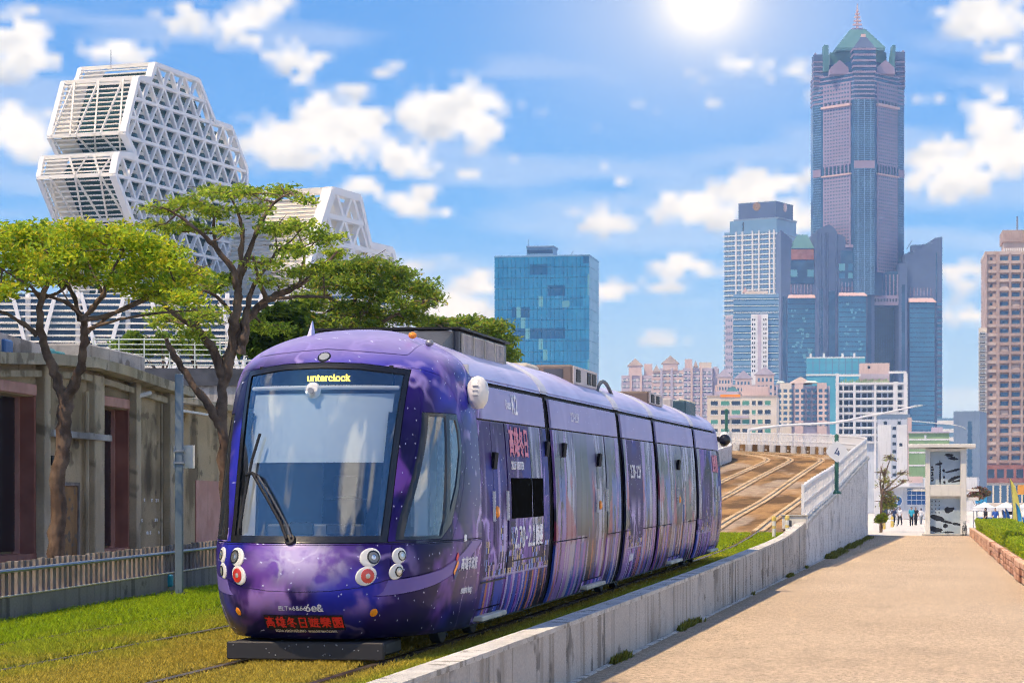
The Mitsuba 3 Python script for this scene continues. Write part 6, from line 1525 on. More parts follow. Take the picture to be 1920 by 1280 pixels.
for px0, px1, y0, yt in ((1472, 1524, -19, 563), (1562, 1613, -33, 562)):
    vol('glass_bay', px0, px1 - 1, y0, y0 + 6, 950, yt, 'bay_glass')
    t8('bay_ledge', hull_pts([[X8(x), y, Z8(z)] for x, y, z in ((px0, y0 - 2.5, yt), (px1 + 1, y0 - 2.5, yt), (px0, y0 + 3, yt), (px1 + 1, y0 + 3, yt), (px0 + (4 if px0 < 1500 else 0), y0, yt - 6), (px1 + (1 if px0 < 1500 else -4), y0, yt - 6), (px0 + 2, y0 + 3, yt - 6), (px1 - 1, y0 + 3, yt - 6))]), 'ledge_pink')
    m = MB(M85)
    for i in range(40): m.box(X8(px0), X8(px1 - 1), y0 - .25, y0, Z8(925 - i * 9) - .3, Z8(925 - i * 9) + .3)
    t8('bay_bands', m, 'tower_glass', 'stuff')
    m = MB(M85); rg = random.Random(px0)
    for i in range(30):
        x, z = X8(px0 + 4 + 42 * rg.random()), Z8(575 + rg.random() * 130); m.box(x, x + .8 + 1.6 * rg.random(), y0 - .4, y0, z, z + 1.4)
    t8('lit_windows', m, 'lit_pane', 'stuff')
    m = MB(M85)
    for i in range(7): m.box(X8(px0 + 6 + i * 6.2), X8(px0 + 7.2 + i * 6.2), y0 + 2.4, y0 + 3.2, Z8(yt - 8), Z8(yt - 26))
    t8('bay_ribs', m, 'granite_pink', 'stuff')
for c in range(3):
    for r in range(2): vol('lit_window', 1563 + c * 17, 1574 + c * 17, -30.6, -29.9, 515 + r * 14, 505 + r * 14 - (3 if r == 0 else 0), 'bay_glass' if (c + r) % 2 else 'lit_pane')
vol('wing_glass', 1566, 1613, -30.4, -29.8, 545, 478, 'tower_glass')
for a_, c_, y_, yb_, yt_ in ((1544, 1556, -30.4, 940, 552), (1527, 1533, -30.4, 940, 548), (1463, 1470, -16.4, 940, 560), (1745.5, 1747, -22.4, 940, 480), (1617, 1624, -27.4, 940, 560), (1680, 1686, -27.4, 940, 540)): vol('pier_glass', a_, c_, y_, y_ + .6, yb_, yt_, 'tower_glass')
for x_ in (1529, 1537, 1541, 1558): vol('pier_rib', x_, x_ + 1.0, -30.9, -29.9, 940, 446, 'granite_grey')
vol('wing_coping', 1575, 1614, -31, -20, 472, 467, 'granite_pink')
vol('core_pier', 1613, 1630, -27, 20, 950, 470, 'granite_grey'); vol('core_pier', 1675, 1690, -27, 20, 950, 500, 'granite_grey')
vol('core_head', 1629, 1676, -22, 20, 578, 515, 'tower_glass')
m = MB(M85)
for i in range(7): m.box(X8(1631 + i * 7), X8(1632.6 + i * 7), -23, -21.9, Z8(562), Z8(520))
t8('head_ribs', m, 'granite_pink', 'stuff')
vol('head_band', 1629, 1675, -24, -21.9, 577, 559, 'granite_pink'); m = MB(M85)
for i in range(8): m.box(X8(1631 + i * 5.5), X8(1634 + i * 5.5), -24.4, -23.9, Z8(571), Z8(565))
t8('head_windows', m, 'window_dark', 'stuff')
vol('gate_wall', 1630, 1675, -5, 20, 950, 577, 'deep_glass'); m = MB(M85)
for i in range(10): m.box(X8(1633 + i * 4.4), X8(1633.7 + i * 4.4), -5.5, -4.9, Z8(930), Z8(580))
t8('gate_mullions', m, 'tower_glass', 'stuff')
sil('right_wing', [(1688, 950), (1688, 482), (1704, 482), (1704, 473), (1720, 473), (1720, 464), (1738, 463), (1740, 455), (1745, 452), (1757, 450), (1757, 950)], -22, 25, 'granite_grey')
vol('glass_bay', 1696, 1742, -24.5, -20, 950, 572, 'bay_glass')
t8('bay_ledge', hull_pts([[X8(x), y, Z8(z)] for x, y, z in ((1694, -27, 572), (1745, -27, 572), (1694, -22, 572), (1745, -22, 572), (1693, -24, 564), (1738, -24, 564), (1694, -22, 564), (1738, -22, 564))]), 'ledge_pink')
m = MB(M85)
for i in range(40): m.box(X8(1696), X8(1742), -24.75, -24.4, Z8(925 - i * 9) - .3, Z8(925 - i * 9) + .3)
t8('bay_bands', m, 'tower_glass', 'stuff')
m = MB(M85)
for i in range(36): m.box(X8(1748), X8(1756), -22.3, -21.8, Z8(925 - i * 10) - .9, Z8(925 - i * 10) + .9)
t8('pier_windows', m, 'bay_glass', 'stuff')
m = MB(M85)
for i in range(7): m.box(X8(1698 + i * 6.2), X8(1699.2 + i * 6.2), -22.6, -21.9, Z8(560), Z8(545))
t8('bay_ribs', m, 'granite_pink', 'stuff')
vol('roof_dome', 1703, 1720, -18, -8, 476, 464, 'granite_grey'); t8('roof_mast', MB(M85).bar([X8(1696), -10, Z8(470)], [X8(1706), -10, Z8(454)], .6), 'grey_metal')

# --- middle distance buildings
b = Bld('gabled_apartment', 'pink gabled apartment house in front of the banded office tower', 1340, 1460, 1150, 18, 0); zt_ = b.z(722)
b.box('wall', 'pink_wall', 0, b.w, 0, b.d, 0, zt_); b.grid('windows', 'window_blue', .5, b.w - .5, 14, 6, zt_, 16, .5, .5)
for g0, g1, gy in ((1342, 1374, 692), (1376, 1412, 695), (1414, 1454, 688)):
    b.box('dormer', 'pink_wall', b.u(g0 + 3), b.u(g1 - 3), -1.2, 6, 0, b.z(gy + 14)); b.gable('gable_roof', 'lilac_wall', b.u(g0), b.u(g1), -1.6, 7, b.z(gy + 15), b.z(gy))
    b.grid('dormer_windows', 'window_blue', b.u(g0 + 5), b.u(g1 - 5), 4, b.z(760), b.z(gy + 18), 4, .5, .5, y0=-1.2)
b = Bld('beige_office', 'low beige office with an orange roof sign and green tinted windows', 1326, 1456, 640, 16, -4)
zt_ = b.z(744)
b.box('wall', 'cream_wall', 0, b.w, 0, b.d, 0, zt_); b.box('roof_edge', 'tan_light', -.1, b.w + .1, -.25, b.d, zt_, zt_ + .35)
for r, (ya, yb) in enumerate(((760, 752), (777, 769), (795, 787), (812, 804))):
    for c, (pa, pb) in enumerate(((1333, 1346), (1352, 1368), (1372, 1388), (1392, 1405), (1410, 1417), (1421, 1430), (1434, 1445))):
        part(b.key, 'window', MB(b.M).box(b.u(pa), b.u(pb), -.06, .1, b.z(ya), b.z(yb)), 'window_green' if (c * 7 + r * 3) % 5 in (1, 2) else 'window_dark'); part(b.key, 'sill', MB(b.M).box(b.u(pa) - .1, b.u(pb) + .1, -.16, .05, b.z(ya) - .16, b.z(ya) - .005), 'slab_white')
b.box('roof_sign', 'lamp_amber', b.u(1351), b.u(1388), -.3, -.05, zt_ - .1, b.z(740), lab='orange sign along the roof edge'); b.box('ledge', 'lilac_wall', b.u(1366), b.u(1404), -.8, 0, b.z(784), b.z(780))
b.box('roof_house', 'lilac_wall', b.u(1338), b.u(1384), 3, 12, zt_ + .3, b.z(733)); b.hip('green_roof', 'copper_green', b.u(1358), b.u(1384), 4, 11, b.z(733), b.z(723), .2); b.box('roof_house', 'pink_wall', b.u(1390), b.u(1440), 3, 12, zt_ + .3, b.z(724))
b = Bld('hip_roof_apartment', 'lilac apartment house with a pointed hip roof left of the white grid block', 1455, 1556, 820, 16, 0); zt_ = b.z(724)
b.box('wall', 'lilac_wall', 0, b.w, 0, b.d, 0, zt_)
for a, c, mm_ in ((1462, 1484, 'cream_wall'), (1490, 1506, 'pink_wall'), (1532, 1550, 'pink_wall')): b.box('bay', mm_, b.u(a), b.u(c), -1.0, 0, 0, zt_ + 1.0)
b.hip('hip_roof', 'tan_light', b.u(1478), b.u(1524), -1, 12, zt_ + .9, b.z(706), .1)
for a, c in ((1455, 1472), (1508, 1534)): b.hip('bay_roof', 'rail_pale', b.u(a), b.u(c), -1.2, 6, zt_ + 1.05, b.z(714), .5)
for c in range(9):
    for r in range(7): part(b.key, 'window', MB(b.M).box(b.u(1458 + c * 11), b.u(1465 + c * 11), -1.08, .1, b.z(736 + r * 10.5), b.z(730 + r * 10.5)), 'window_blue')
b = Bld('cyan_glass_hall', 'pale cyan glass building at the foot of the landmark skyscraper', 1512, 1622, 1050, 20, 0); zt_ = b.z(672)
b.box('glass', 'cyan_glass', 0, b.w, 0, b.d, 0, zt_); b.bands('glazing_bars', 'blue_cladding', 0, b.w, 20, zt_, 12, .06, .15); b.box('front_tier', 'cyan_glass', 0, b.u(1572), -6, 0, 0, b.z(706)); b.box('tier_rim', 'slab_white', -.2, b.u(1573), -6.4, -5, b.z(706), b.z(703))
b.ribs('mullions', 'blue_cladding', [b.w * i / 9 for i in range(1, 9)], .4, 10, zt_, .2)
for px in (1518, 1543, 1578, 1600): b.box('roof_vent', 'slab_white', b.u(px), b.u(px + 4), 2, 5, zt_, zt_ + 2.2)
b.box('rim', 'slab_white', 0, b.w, -.2, 1, zt_, zt_ + .5)
b = Bld('white_grid_block', 'white framed apartment block with a regular grid of dark balconies', 1568, 1700, 540, 14, 0); zt_ = b.z(719)
b.box('wall', 'grey_blue_wall', .3, b.w - .3, .6, b.d, 0, zt_)
for px, w_ in ((1570, 3), (1581, 1.2), (1602, 2.4), (1641, 2.0), (1679, 4), (1698, 3.6)): b.box('pillar', 'white_wall', b.u(px - w_), b.u(px + w_), -.5, 1.2, 0, zt_ + (2.2 if px in (1570, 1698) else .3))
for r in range(8): b.box('floor_slab', 'white_wall', 0, b.w, -.3, .8, b.z(734 + r * 13.6) - .2, b.z(734 + r * 13.6) + .22)
b.box('roof_slab', 'white_wall', -.2, b.w + .2, -.6, b.d, zt_ - .3, zt_ + .15); b.box('roof_frame', 'white_wall', b.u(1568), b.u(1614), -.5, .3, b.z(706), b.z(702)); b.box('roof_frame', 'white_wall', b.u(1666), b.u(1700), -.5, .3, b.z(701), b.z(697))
for r in range(8):
    for c, px in enumerate((1574, 1583, 1593, 1605, 1617, 1627, 1644, 1655, 1666, 1683)):
        wd_ = 8 if c not in (0,) else 6
        part(b.key, 'window', MB(b.M).box(b.u(px), b.u(px + wd_), .5, .64, b.z(732 + r * 13.6), b.z(724 + r * 13.6)), 'window_dark')
b.box('penthouse', 'pink_wall', b.u(1612), b.u(1668), 1, 10, zt_, b.z(681)); b.box('penthouse_panel', 'lilac_wall', b.u(1613), b.u(1667), .85, 1, b.z(711), b.z(701)); b.box('penthouse_window', 'window_dark', b.u(1627), b.u(1632), .9, 1.1, b.z(691), b.z(686)); b.box('tank', 'cyan_glass', b.u(1580), b.u(1606), 4, 9, zt_, b.z(706))
m = MB(b.M)
for i in range(22): m.mesh_in(trimesh.creation.icosphere(1, .35, ))if False else m.box(b.u(1576 + i * 4.2), b.u(1579 + i * 4.2), -.2, .4, zt_ + .15, zt_ + .5 + .25 * ((i * 7) % 3))
part(b.key, 'roof_plants', m, 'green_wall', kind='stuff')
b = Bld('pale_end_wall_block', 'pale blue grey block showing its narrow blank end wall right of the white guard rail', 1645, 1706, 430, 14, 0); zt_ = b.z(786)
b.box('wall', 'grey_blue_wall', 0, b.w, 0, b.d, 0, zt_); b.box('wall_strip', 'white_wall', .1, b.u(1671), -.12, 0, 0, zt_ - 1); b.box('wall_strip', 'white_wall', b.u(1682), b.w - .5, -.12, 0, 0, zt_ - 1); b.box('parapet', 'blue_grey', -.05, b.w + .05, -.06, b.d, zt_, b.z(777)); b.box('edge', 'pink_wall', b.w - .4, b.w + .3, -.1, 10, 0, b.z(783))
for r in range(8): part(b.key, 'window', MB(b.M).box(b.u(1673.5), b.u(1680), -.08, .1, b.z(806 + r * 14.5), b.z(800 + r * 14.5)), 'window_dark')
for px, py in ((1689, 834), (1660, 793), (1686, 793)): part(b.key, 'window', MB(b.M).box(b.u(px - 3), b.u(px + 3), -.16, .1, b.z(py + 3), b.z(py - 3)), 'window_dark')
b = Bld('green_block', 'low pale green building behind the white pavilion', 1704, 1780, 390, 12, 0); zt_ = b.z(812)
b.box('wall', 'green_wall', 0, b.w, 0, b.d, 0, zt_); b.bands('strips', 'slab_white', 0, b.w, 1, zt_, 6, .12, .1); b.box('roof_edge', 'lilac_wall', -.1, b.w, -.3, 12, zt_, zt_ + .25); b.box('roof_box', 'lilac_wall', b.u(1747), b.u(1768), 2, 6, zt_ + .25, b.z(824) + 2)
b.box('sign', 'slab_white', b.u(1733), b.u(1737), -.25, -.02, b.z(826), b.z(816))
b = Bld('striped_office', 'small pale striped office between the skyscraper and the blue grey slab', 1757, 1790, 950, 14, 0); zt_ = b.z(784)
b.box('wall', 'blue_cladding', 0, b.w, 0, b.d, 0, zt_); b.bands('bands', 'slab_white', 0, b.w, 6, zt_, 9, .45, .2)
b = Bld('blue_grey_slab', 'plain blue grey slab block left of the tan apartment tower', 1788, 1837, 720, 16, -8); zt_ = b.z(771)
b.box('wall', 'blue_grey', 0, b.w, 0, b.d, 0, zt_); b.box('core', 'window_blue', b.u(1815), b.u(1822), -.1, .1, 0, zt_ - 3); b.grid('windows', 'window_blue', b.u(1813), b.u(1824), 1, 6, zt_ - 4, 10, .8, .4, proud=.2)
b.box('low_wall', 'white_wall', b.u(1806), b.w, -6, -1, 0, b.z(895))
b = Bld('slim_cream_block', 'slim cream block with dark balconies just left of the tan apartment tower', 1835, 1850, 760, 14, 0); zt_ = b.z(615)
b.box('wall', 'cream_wall', 0, b.w, 0, b.d, 0, zt_); b.grid('balconies', 'window_dark', .1, b.w - .2, 1, 28, zt_ - 1, 20, .75, .5, proud=.25); b.bands('slabs', 'slab_white', -.2, b.w, 28, zt_ - 1, 20, .12, .6)
b = Bld('tan_apartment_tower', 'tall brownish pink apartment tower at the right edge of the photo', 1848, 2010, 860, 30, 3)
zt_ = b.z(478); nf = 23; fl = (zt_ - b.z(868)) / nf
b.box('body', 'tan_tile', 0, b.w, .6, b.d, b.z(872), zt_)
for a, c in ((1848, 1851), (1868, 1874), (1892, 1896), (1914, 1918), (1936, 1940)): b.box('pier', 'tan_tile', b.u(a), b.u(c), -.5, .7, b.z(872), zt_ + .6)
b.box('parapet', 'tan_light', -.2, b.w, .2, b.d, zt_, zt_ + 1.2)
for i in range(nf):
    z0 = b.z(868) + i * fl
    for c, (pa, pb) in enumerate(((1851, 1868), (1874, 1892), (1896, 1914), (1918, 1936))):
        part(b.key, 'balcony', MB(b.M).box(b.u(pa) + .02, b.u(pb) - .02, -.35 if c else .1, .6, z0, z0 + 1.05), 'tan_light' if c == 0 or i > nf - 5 else 'tan_tile')
        part(b.key, 'window', MB(b.M).box(b.u(pa) + .35, b.u(pb) - .35, .45, .62, z0 + 1.1, z0 + 2.5), 'window_blue' if (i * 5 + c * 3) % 7 else 'tan_light') if c else part(b.key, 'window', MB(b.M).box(b.u(pa + 5), b.u(pa + 10), .5, .62, z0 + 1.3, z0 + 2.3), 'window_dark')
b.box('roof_house', 'tan_light', b.u(1884), b.u(1960), 5, 20, zt_, b.z(452)); b.box('roof_house', 'tan_tile', b.u(1881), b.u(1962), 4, 21, b.z(452), b.z(430)); b.box('roof_tank', 'tan_light', b.u(1857), b.u(1867), 3, 7, zt_ + 1, b.z(470)); b.ribs('roof_railing', 'slab_white', [b.u(1885 + i * 4) for i in range(14)], .4, zt_, b.z(464), .3, 4.8)
part(b.key, 'antenna', MB(b.M).tube([[b.u(1911), 10, b.z(431)], [b.u(1911), 10, b.z(401)]], .3, 6), 'grey_metal')
b.box('podium', 'brick_red', -.5, b.w, -3, b.d, b.z(905), b.z(872)); b.grid('podium_windows', 'window_dark', 0, b.w, 9, b.z(900), b.z(876), 1, .7, .7, y0=-3)
b.box('shop_floor', 'cream_wall', -.5, b.w, -2.5, b.d, 0, b.z(905)); b.grid('shop_windows', 'window_blue', 0, b.w, 12, b.z(944), b.z(908), 1, .75, .9, y0=-2.5)
# low street front that closes the view along the promenade
b = Bld('street_front', 'low white street front with blue windows at the far end of the promenade', 1640, 1745, 330, 10, 0); zt_ = b.z(897)
b.box('wall', 'white_wall', 0, b.w, 0, b.d, 0, zt_); b.box('blue_windows', 'blue_box', b.u(1700), b.u(1736), -.15, .1, b.z(947), b.z(916))
m = MB(b.M)
for i in range(4): m.box(b.u(1700 + i * 9), b.u(1701 + i * 9), -.22, -.1, b.z(947), b.z(916))
for i in range(4): m.box(b.u(1700), b.u(1736), -.22, -.1, b.z(947 - i * 9), b.z(947 - i * 9) + .1)
part(b.key, 'window_bars', m, 'slab_white', kind='stuff')
b.box('shop_sign', 'pink_wall', b.u(1703), b.u(1730), -.3, -.02, b.z(905), b.z(893)); b.box('door', 'window_dark', b.u(1655), b.u(1664), -.1, .1, 0, b.z(930)); b.box('awning', 'slab_white', b.u(1650), b.u(1735), -1.5, 0, b.z(913), b.z(911))
# ------------------------------------------------------------------ right side: pavilion, planter, hedges, people, stalls, lamps
mat('poster_grey', weathered((.36, .44, .50), (.44, .52, .58), 1.2, 0, .05), .5)
mat('poster_pale', (.56, .62, .66), .5)
mat('ink', (.015, .018, .025), .6)
pv = thing('pavilion', 'white two storey pavilion with ink painting posters at the end of the promenade', 'pavilion')
DP = 158.0; MP = frame(Wg(1735, DP), -9.6); sP = F / DP
UP = lambda px: (px - 1735) / sP
ZP_ = lambda py: EYE + (HZ - py) / sP
wP = UP(1811)
for a, c in ((1735, 1744), (1800, 1811)): part(pv, 'column', MB(MP).cbox(UP(a), UP(c), 0, .35, 0, ZP_(841), .02), 'paint_white_warm')
for a, c in ((1735, 1744), (1800, 1811)): part(pv, 'column', MB(MP).cbox(UP(a), UP(c), 2.4, 2.75, 0, ZP_(841), .02), 'paint_white_warm')
part(pv, 'floor_band', MB(MP).cbox(UP(1744) + .002, UP(1800) - .002, .02, 2.7, ZP_(930), ZP_(909), .015), 'paint_white_warm')
part(pv, 'top_band', MB(MP).cbox(UP(1744) + .002, UP(1800) - .002, .02, 2.7, ZP_(846), ZP_(841), .01), 'paint_white_warm')
part(pv, 'roof_slab', MB(MP).cbox(UP(1703), UP(1828), -.5, 3.4, ZP_(839.5), ZP_(832.5), .03), 'paint_white_warm')
part(pv, 'side_slab', MB(MP).cbox(UP(1711), UP(1735) - .003, .1, 2.6, ZP_(921), ZP_(917), .02), 'paint_white_warm')
part(pv, 'side_slab', MB(MP).cbox(UP(1811) + .003, UP(1834), .1, 2.6, ZP_(921), ZP_(917), .02), 'paint_white_warm')
part(pv, 'side_parapet', MB(MP).box(UP(1811) + .003, UP(1833), .2, .3, ZP_(938), ZP_(932)), 'paint_white_warm')
part(pv, 'back_wall', MB(MP).box(UP(1744), UP(1800), .5, .6, 0, ZP_(843)), 'paint_white_warm')
part(pv, 'side_wall', MB(MP).box(UP(1811) - .12, UP(1811) - .02, .36, 2.39, 0, ZP_(841)), 'paint_white_warm'); part(pv, 'side_wall', MB(MP).box(.02, .12, .36, 2.39, 0, ZP_(841)), 'paint_white_warm')
part(pv, 'plinth', MB(MP).cbox(-.2, wP + .2, -.2, 3, 0, .10, .02), 'cap_concrete')
def poster(a, c, y0, y1, lab, seed, cols):
    key = part(pv, 'poster', MB(MP).box(UP(a), UP(c), .46, .49, ZP_(y1), ZP_(y0)), 'poster_grey', label=lab)
    rg = random.Random(seed); m = MB(MP); w, h = UP(c) - UP(a), ZP_(y0) - ZP_(y1)
    def blot(u, v, ru, rv, rot):
        n = 14; pts = []
        for i in range(n):
            t = i / n * 2 * math.pi; r = .7 + .5 * rg.random(); x, y = 1.75 * ru * r * math.cos(t), 1.75 * rv * r * math.sin(t)
            pts.append((UP(a) + w * u + x * math.cos(rot) - y * math.sin(rot), ZP_(y1) + h * v + x * math.sin(rot) + y * math.cos(rot)))
        P = shp(pts).buffer(0)
        P = P.intersection(shp([(UP(a), ZP_(y1)), (UP(c), ZP_(y1)), (UP(c), ZP_(y0)), (UP(a), ZP_(y0))]))
        for g_ in getattr(P, 'geoms', [P]):
            if not g_.is_empty and g_.geom_type == 'Polygon': m.mesh_in(P2M(g_, .455, .459))
    for q in cols: blot(*q)
    part(pv, 'ink_painting', m, 'ink', kind='stuff')
    return w, h
poster(1744, 1799, 846, 908, 'upper grey poster with black ink brush marks', 1, [(.64, .88, .17, .07, -.1), (.78, .78, .2, .06, -.15), (.33, .38, .035, .55, 0), (.30, .62, .16, .04, .2), (.78, .42, .32, .045, .25), (.80, .18, .30, .06, .45), (.45, .42, .05, .06, .3), (.10, .45, .03, .05, 0), (.09, .3, .03, .05, .2), (.10, .15, .03, .05, 0), (.47, .22, .04, .06, 0), (.48, .06, .05, .06, .3), (.9, .1, .2, .04, .2)])
poster(1744, 1800, 935, 1000, 'lower grey poster with a dark flower and brush strokes', 2, [(.62, .68, .18, .12, .2), (.18, .46, .30, .10, -.3), (.55, .34, .26, .045, -.2), (.15, .12, .28, .10, -.25), (.50, .22, .10, .08, .2), (.88, .27, .18, .05, -.2), (.6, .04, .2, .04, 0)] + [(.06 + .12 * i, .93 - .11 * j, .022, .03, .2 * j) for i in range(3) for j in range(4)])
m = MB(MP); rg = random.Random(8)
for j in range(6): m.box(UP(1745.5), UP(1749.5), .452, .456, ZP_(877 + j * 5), ZP_(874 + j * 5))
part(pv, 'poster_script', m, 'ink', kind='stuff')

# brick planter edge: courses of blocks
mat('brick_a', weathered((.46, .24, .15), (.56, .33, .21), 4, .1, .12), .85)
mat('brick_b', weathered((.50, .30, .20), (.60, .39, .28), 4, .1, .12), .85)
mat('brick_c', weathered((.28, .13, .08), (.38, .19, .12), 4, .1, .12), .85)
mat('mortar', (.16, .12, .09), .9)
pb = thing('brick_planter', 'reddish block planter wall along the right side of the promenade', 'planter')
part(pb, 'core', MB().box(2.135, 2.36, 50, 156.8, -.02, .50), 'mortar')
part(pb, 'soil', MB().box(2.361, 5.2, 50, 156, -.02, .44), 'soil')
rg = random.Random(12); far_b = MB()
CW = .175
y = 50.0; nb = 0
for r in range(3):
    y = 50.0 + (.28 if r % 2 else 0); sec = {}
    while y < 156.3:
        L = .56; z0 = .01 + r * CW; k4 = int(y / 4.2); pr = rg.uniform(-.008, .008) + .030 * math.sin(k4 * 2.4); L = L if int((y + L) / 4.2) == k4 else L
        q = MB() if y < 98 else far_b
        q.cbox(2.10 + pr, 2.30, y + .010, y + L - .010 - (.05 if int((y + .56) / 4.2) != k4 else 0), z0 + .011, z0 + CW - .011, .016) if y < 98 else q.box(2.10 + pr, 2.30, y + .012, y + L - .012, z0 + .006, z0 + CW - .006)
        if y < 98: part(pb, 'brick', q, ('brick_a', 'brick_b', 'brick_c', 'brick_b')[rg.randrange(4)]); nb += 1
        y += L
part(pb, 'far_bricks', far_b, 'brick_b', kind='stuff')
# clipped hedges
def hedge(label, x0, x1, y0, y1, z0, z1, n, seed):
    rg = np.random.default_rng(seed); key = thing('hedge', label, 'hedge', 'clipped hedges beside the promenade')
    # leaves on and under a rounded, scalloped box surface
    a = rg.random(n); y = y0 + (y1 - y0) * rg.random(n); sc = .10 * np.abs(np.sin((y - y0) * .55)) + .35 * np.clip(1 - np.minimum(y - y0, y1 - y) / .8, 0, 1) ** 2
    side = rg.random(n) < .45
    x = np.where(side, x0 + sc + .12 * rg.random(n), x0 + (x1 - x0) * rg.random(n)); z = np.where(side, z0 + (z1 - z0) * rg.random(n) ** .8, z1 - .10 * rg.random(n) - .6 * sc * np.clip(1.3 - (x - x0), 0, 1))
    ends = rg.random(n) < .08; y = np.where(ends, y0 + .15 * rg.random(n), y); z = np.where(ends, z0 + (z1 - z0) * rg.random(n), z)
    p = np.stack([x, y, z], 1) + rg.normal(size=(n, 3)) * .03
    d = rg.normal(size=(n, 3)); d /= np.linalg.norm(d, axis=1, keepdims=True); nn = rg.normal(size=(n, 3)) + [-.6, -.6, .8]; s = np.cross(nn, d); s /= np.linalg.norm(s, axis=1, keepdims=True)
    l = .055 * (.6 + .8 * rg.random((n, 1))); w = l * .38
    v = np.stack([p - d * l, p + s * w, p + d * l, p - s * w], 1).reshape(-1, 3); i = np.arange(n) * 4
    f = np.stack([np.stack([i, i + 1, i + 2], 1), np.stack([i, i + 2, i + 3], 1)], 1).reshape(-1, 3)
    cols = np.array([(.55, .66, .04), (.38, .52, .04), (.22, .34, .03), (.66, .68, .06)]); c = cols[rg.choice(4, n, p=[.38, .32, .18, .12])] * (.75 + .5 * rg.random((n, 1)))
    part(key, 'foliage', trimesh.Trimesh(v, f, process=False), 'leaf', False, color=np.repeat(c, 4, 0))
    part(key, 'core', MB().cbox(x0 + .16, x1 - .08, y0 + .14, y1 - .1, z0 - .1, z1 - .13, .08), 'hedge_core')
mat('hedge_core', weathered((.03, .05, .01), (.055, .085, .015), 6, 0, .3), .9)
for i_, (ya_, yb_, xo_, zh_) in enumerate(((91.5, 104, .02, 1.10), (106, 120, .0, 1.08), (122, 137, .12, 1.04), (139, 155, .03, 1.10))):
    hedge(('clipped hedge block just behind the nearest one', 'third clipped hedge block from the camera', 'fourth clipped hedge block, second from the pavilion', 'farthest clipped hedge block, closest to the pavilion')[i_], 2.36 + xo_, 4.4, ya_, yb_, .44, zh_, 13000, 71 + 10 * i_)
hedge('clipped hedge nearest the camera at the right edge of the photo', 2.40, 4.4, 51, 86.0, .44, .86, 40000, 72)

# people
mat('skin', (.45, .28, .20), .5)
mat('hair_black', (.015, .012, .01), .5)
CLO = {'white': (.72, .72, .74), 'black': (.02, .02, .024), 'navy': (.03, .05, .12), 'teal': (.04, .40, .55), 'grey': (.30, .31, .33), 'beige': (.5, .42, .32), 'red': (.5, .06, .06), 'blue': (.04, .12, .45)}
for k_, c_ in CLO.items(): mat('cloth_' + k_, weathered(tuple(x * .9 for x in c_), tuple(min(1, x * 1.1) for x in c_), 6, 0, .05), .8)
def chain_m(js, bones, ref=.03, it=6):
    parts_ = []
    def ball(p, r): 
        s_ = m3.Manifold.sphere(float(r), 14); return s_.translate([float(t) for t in p])
    for a, b_ in bones: parts_.append(m3.Manifold.batch_hull([ball(*js[a]), ball(*js[b_])]))
    M = m3.Manifold.batch_boolean(parts_, m3.OpType.Add).refine_to_length(ref)
    t = man_tri(M); t = trimesh.Trimesh(t.vertices, t.faces, process=True); trimesh.smoothing.filter_taubin(t, iterations=it); return t
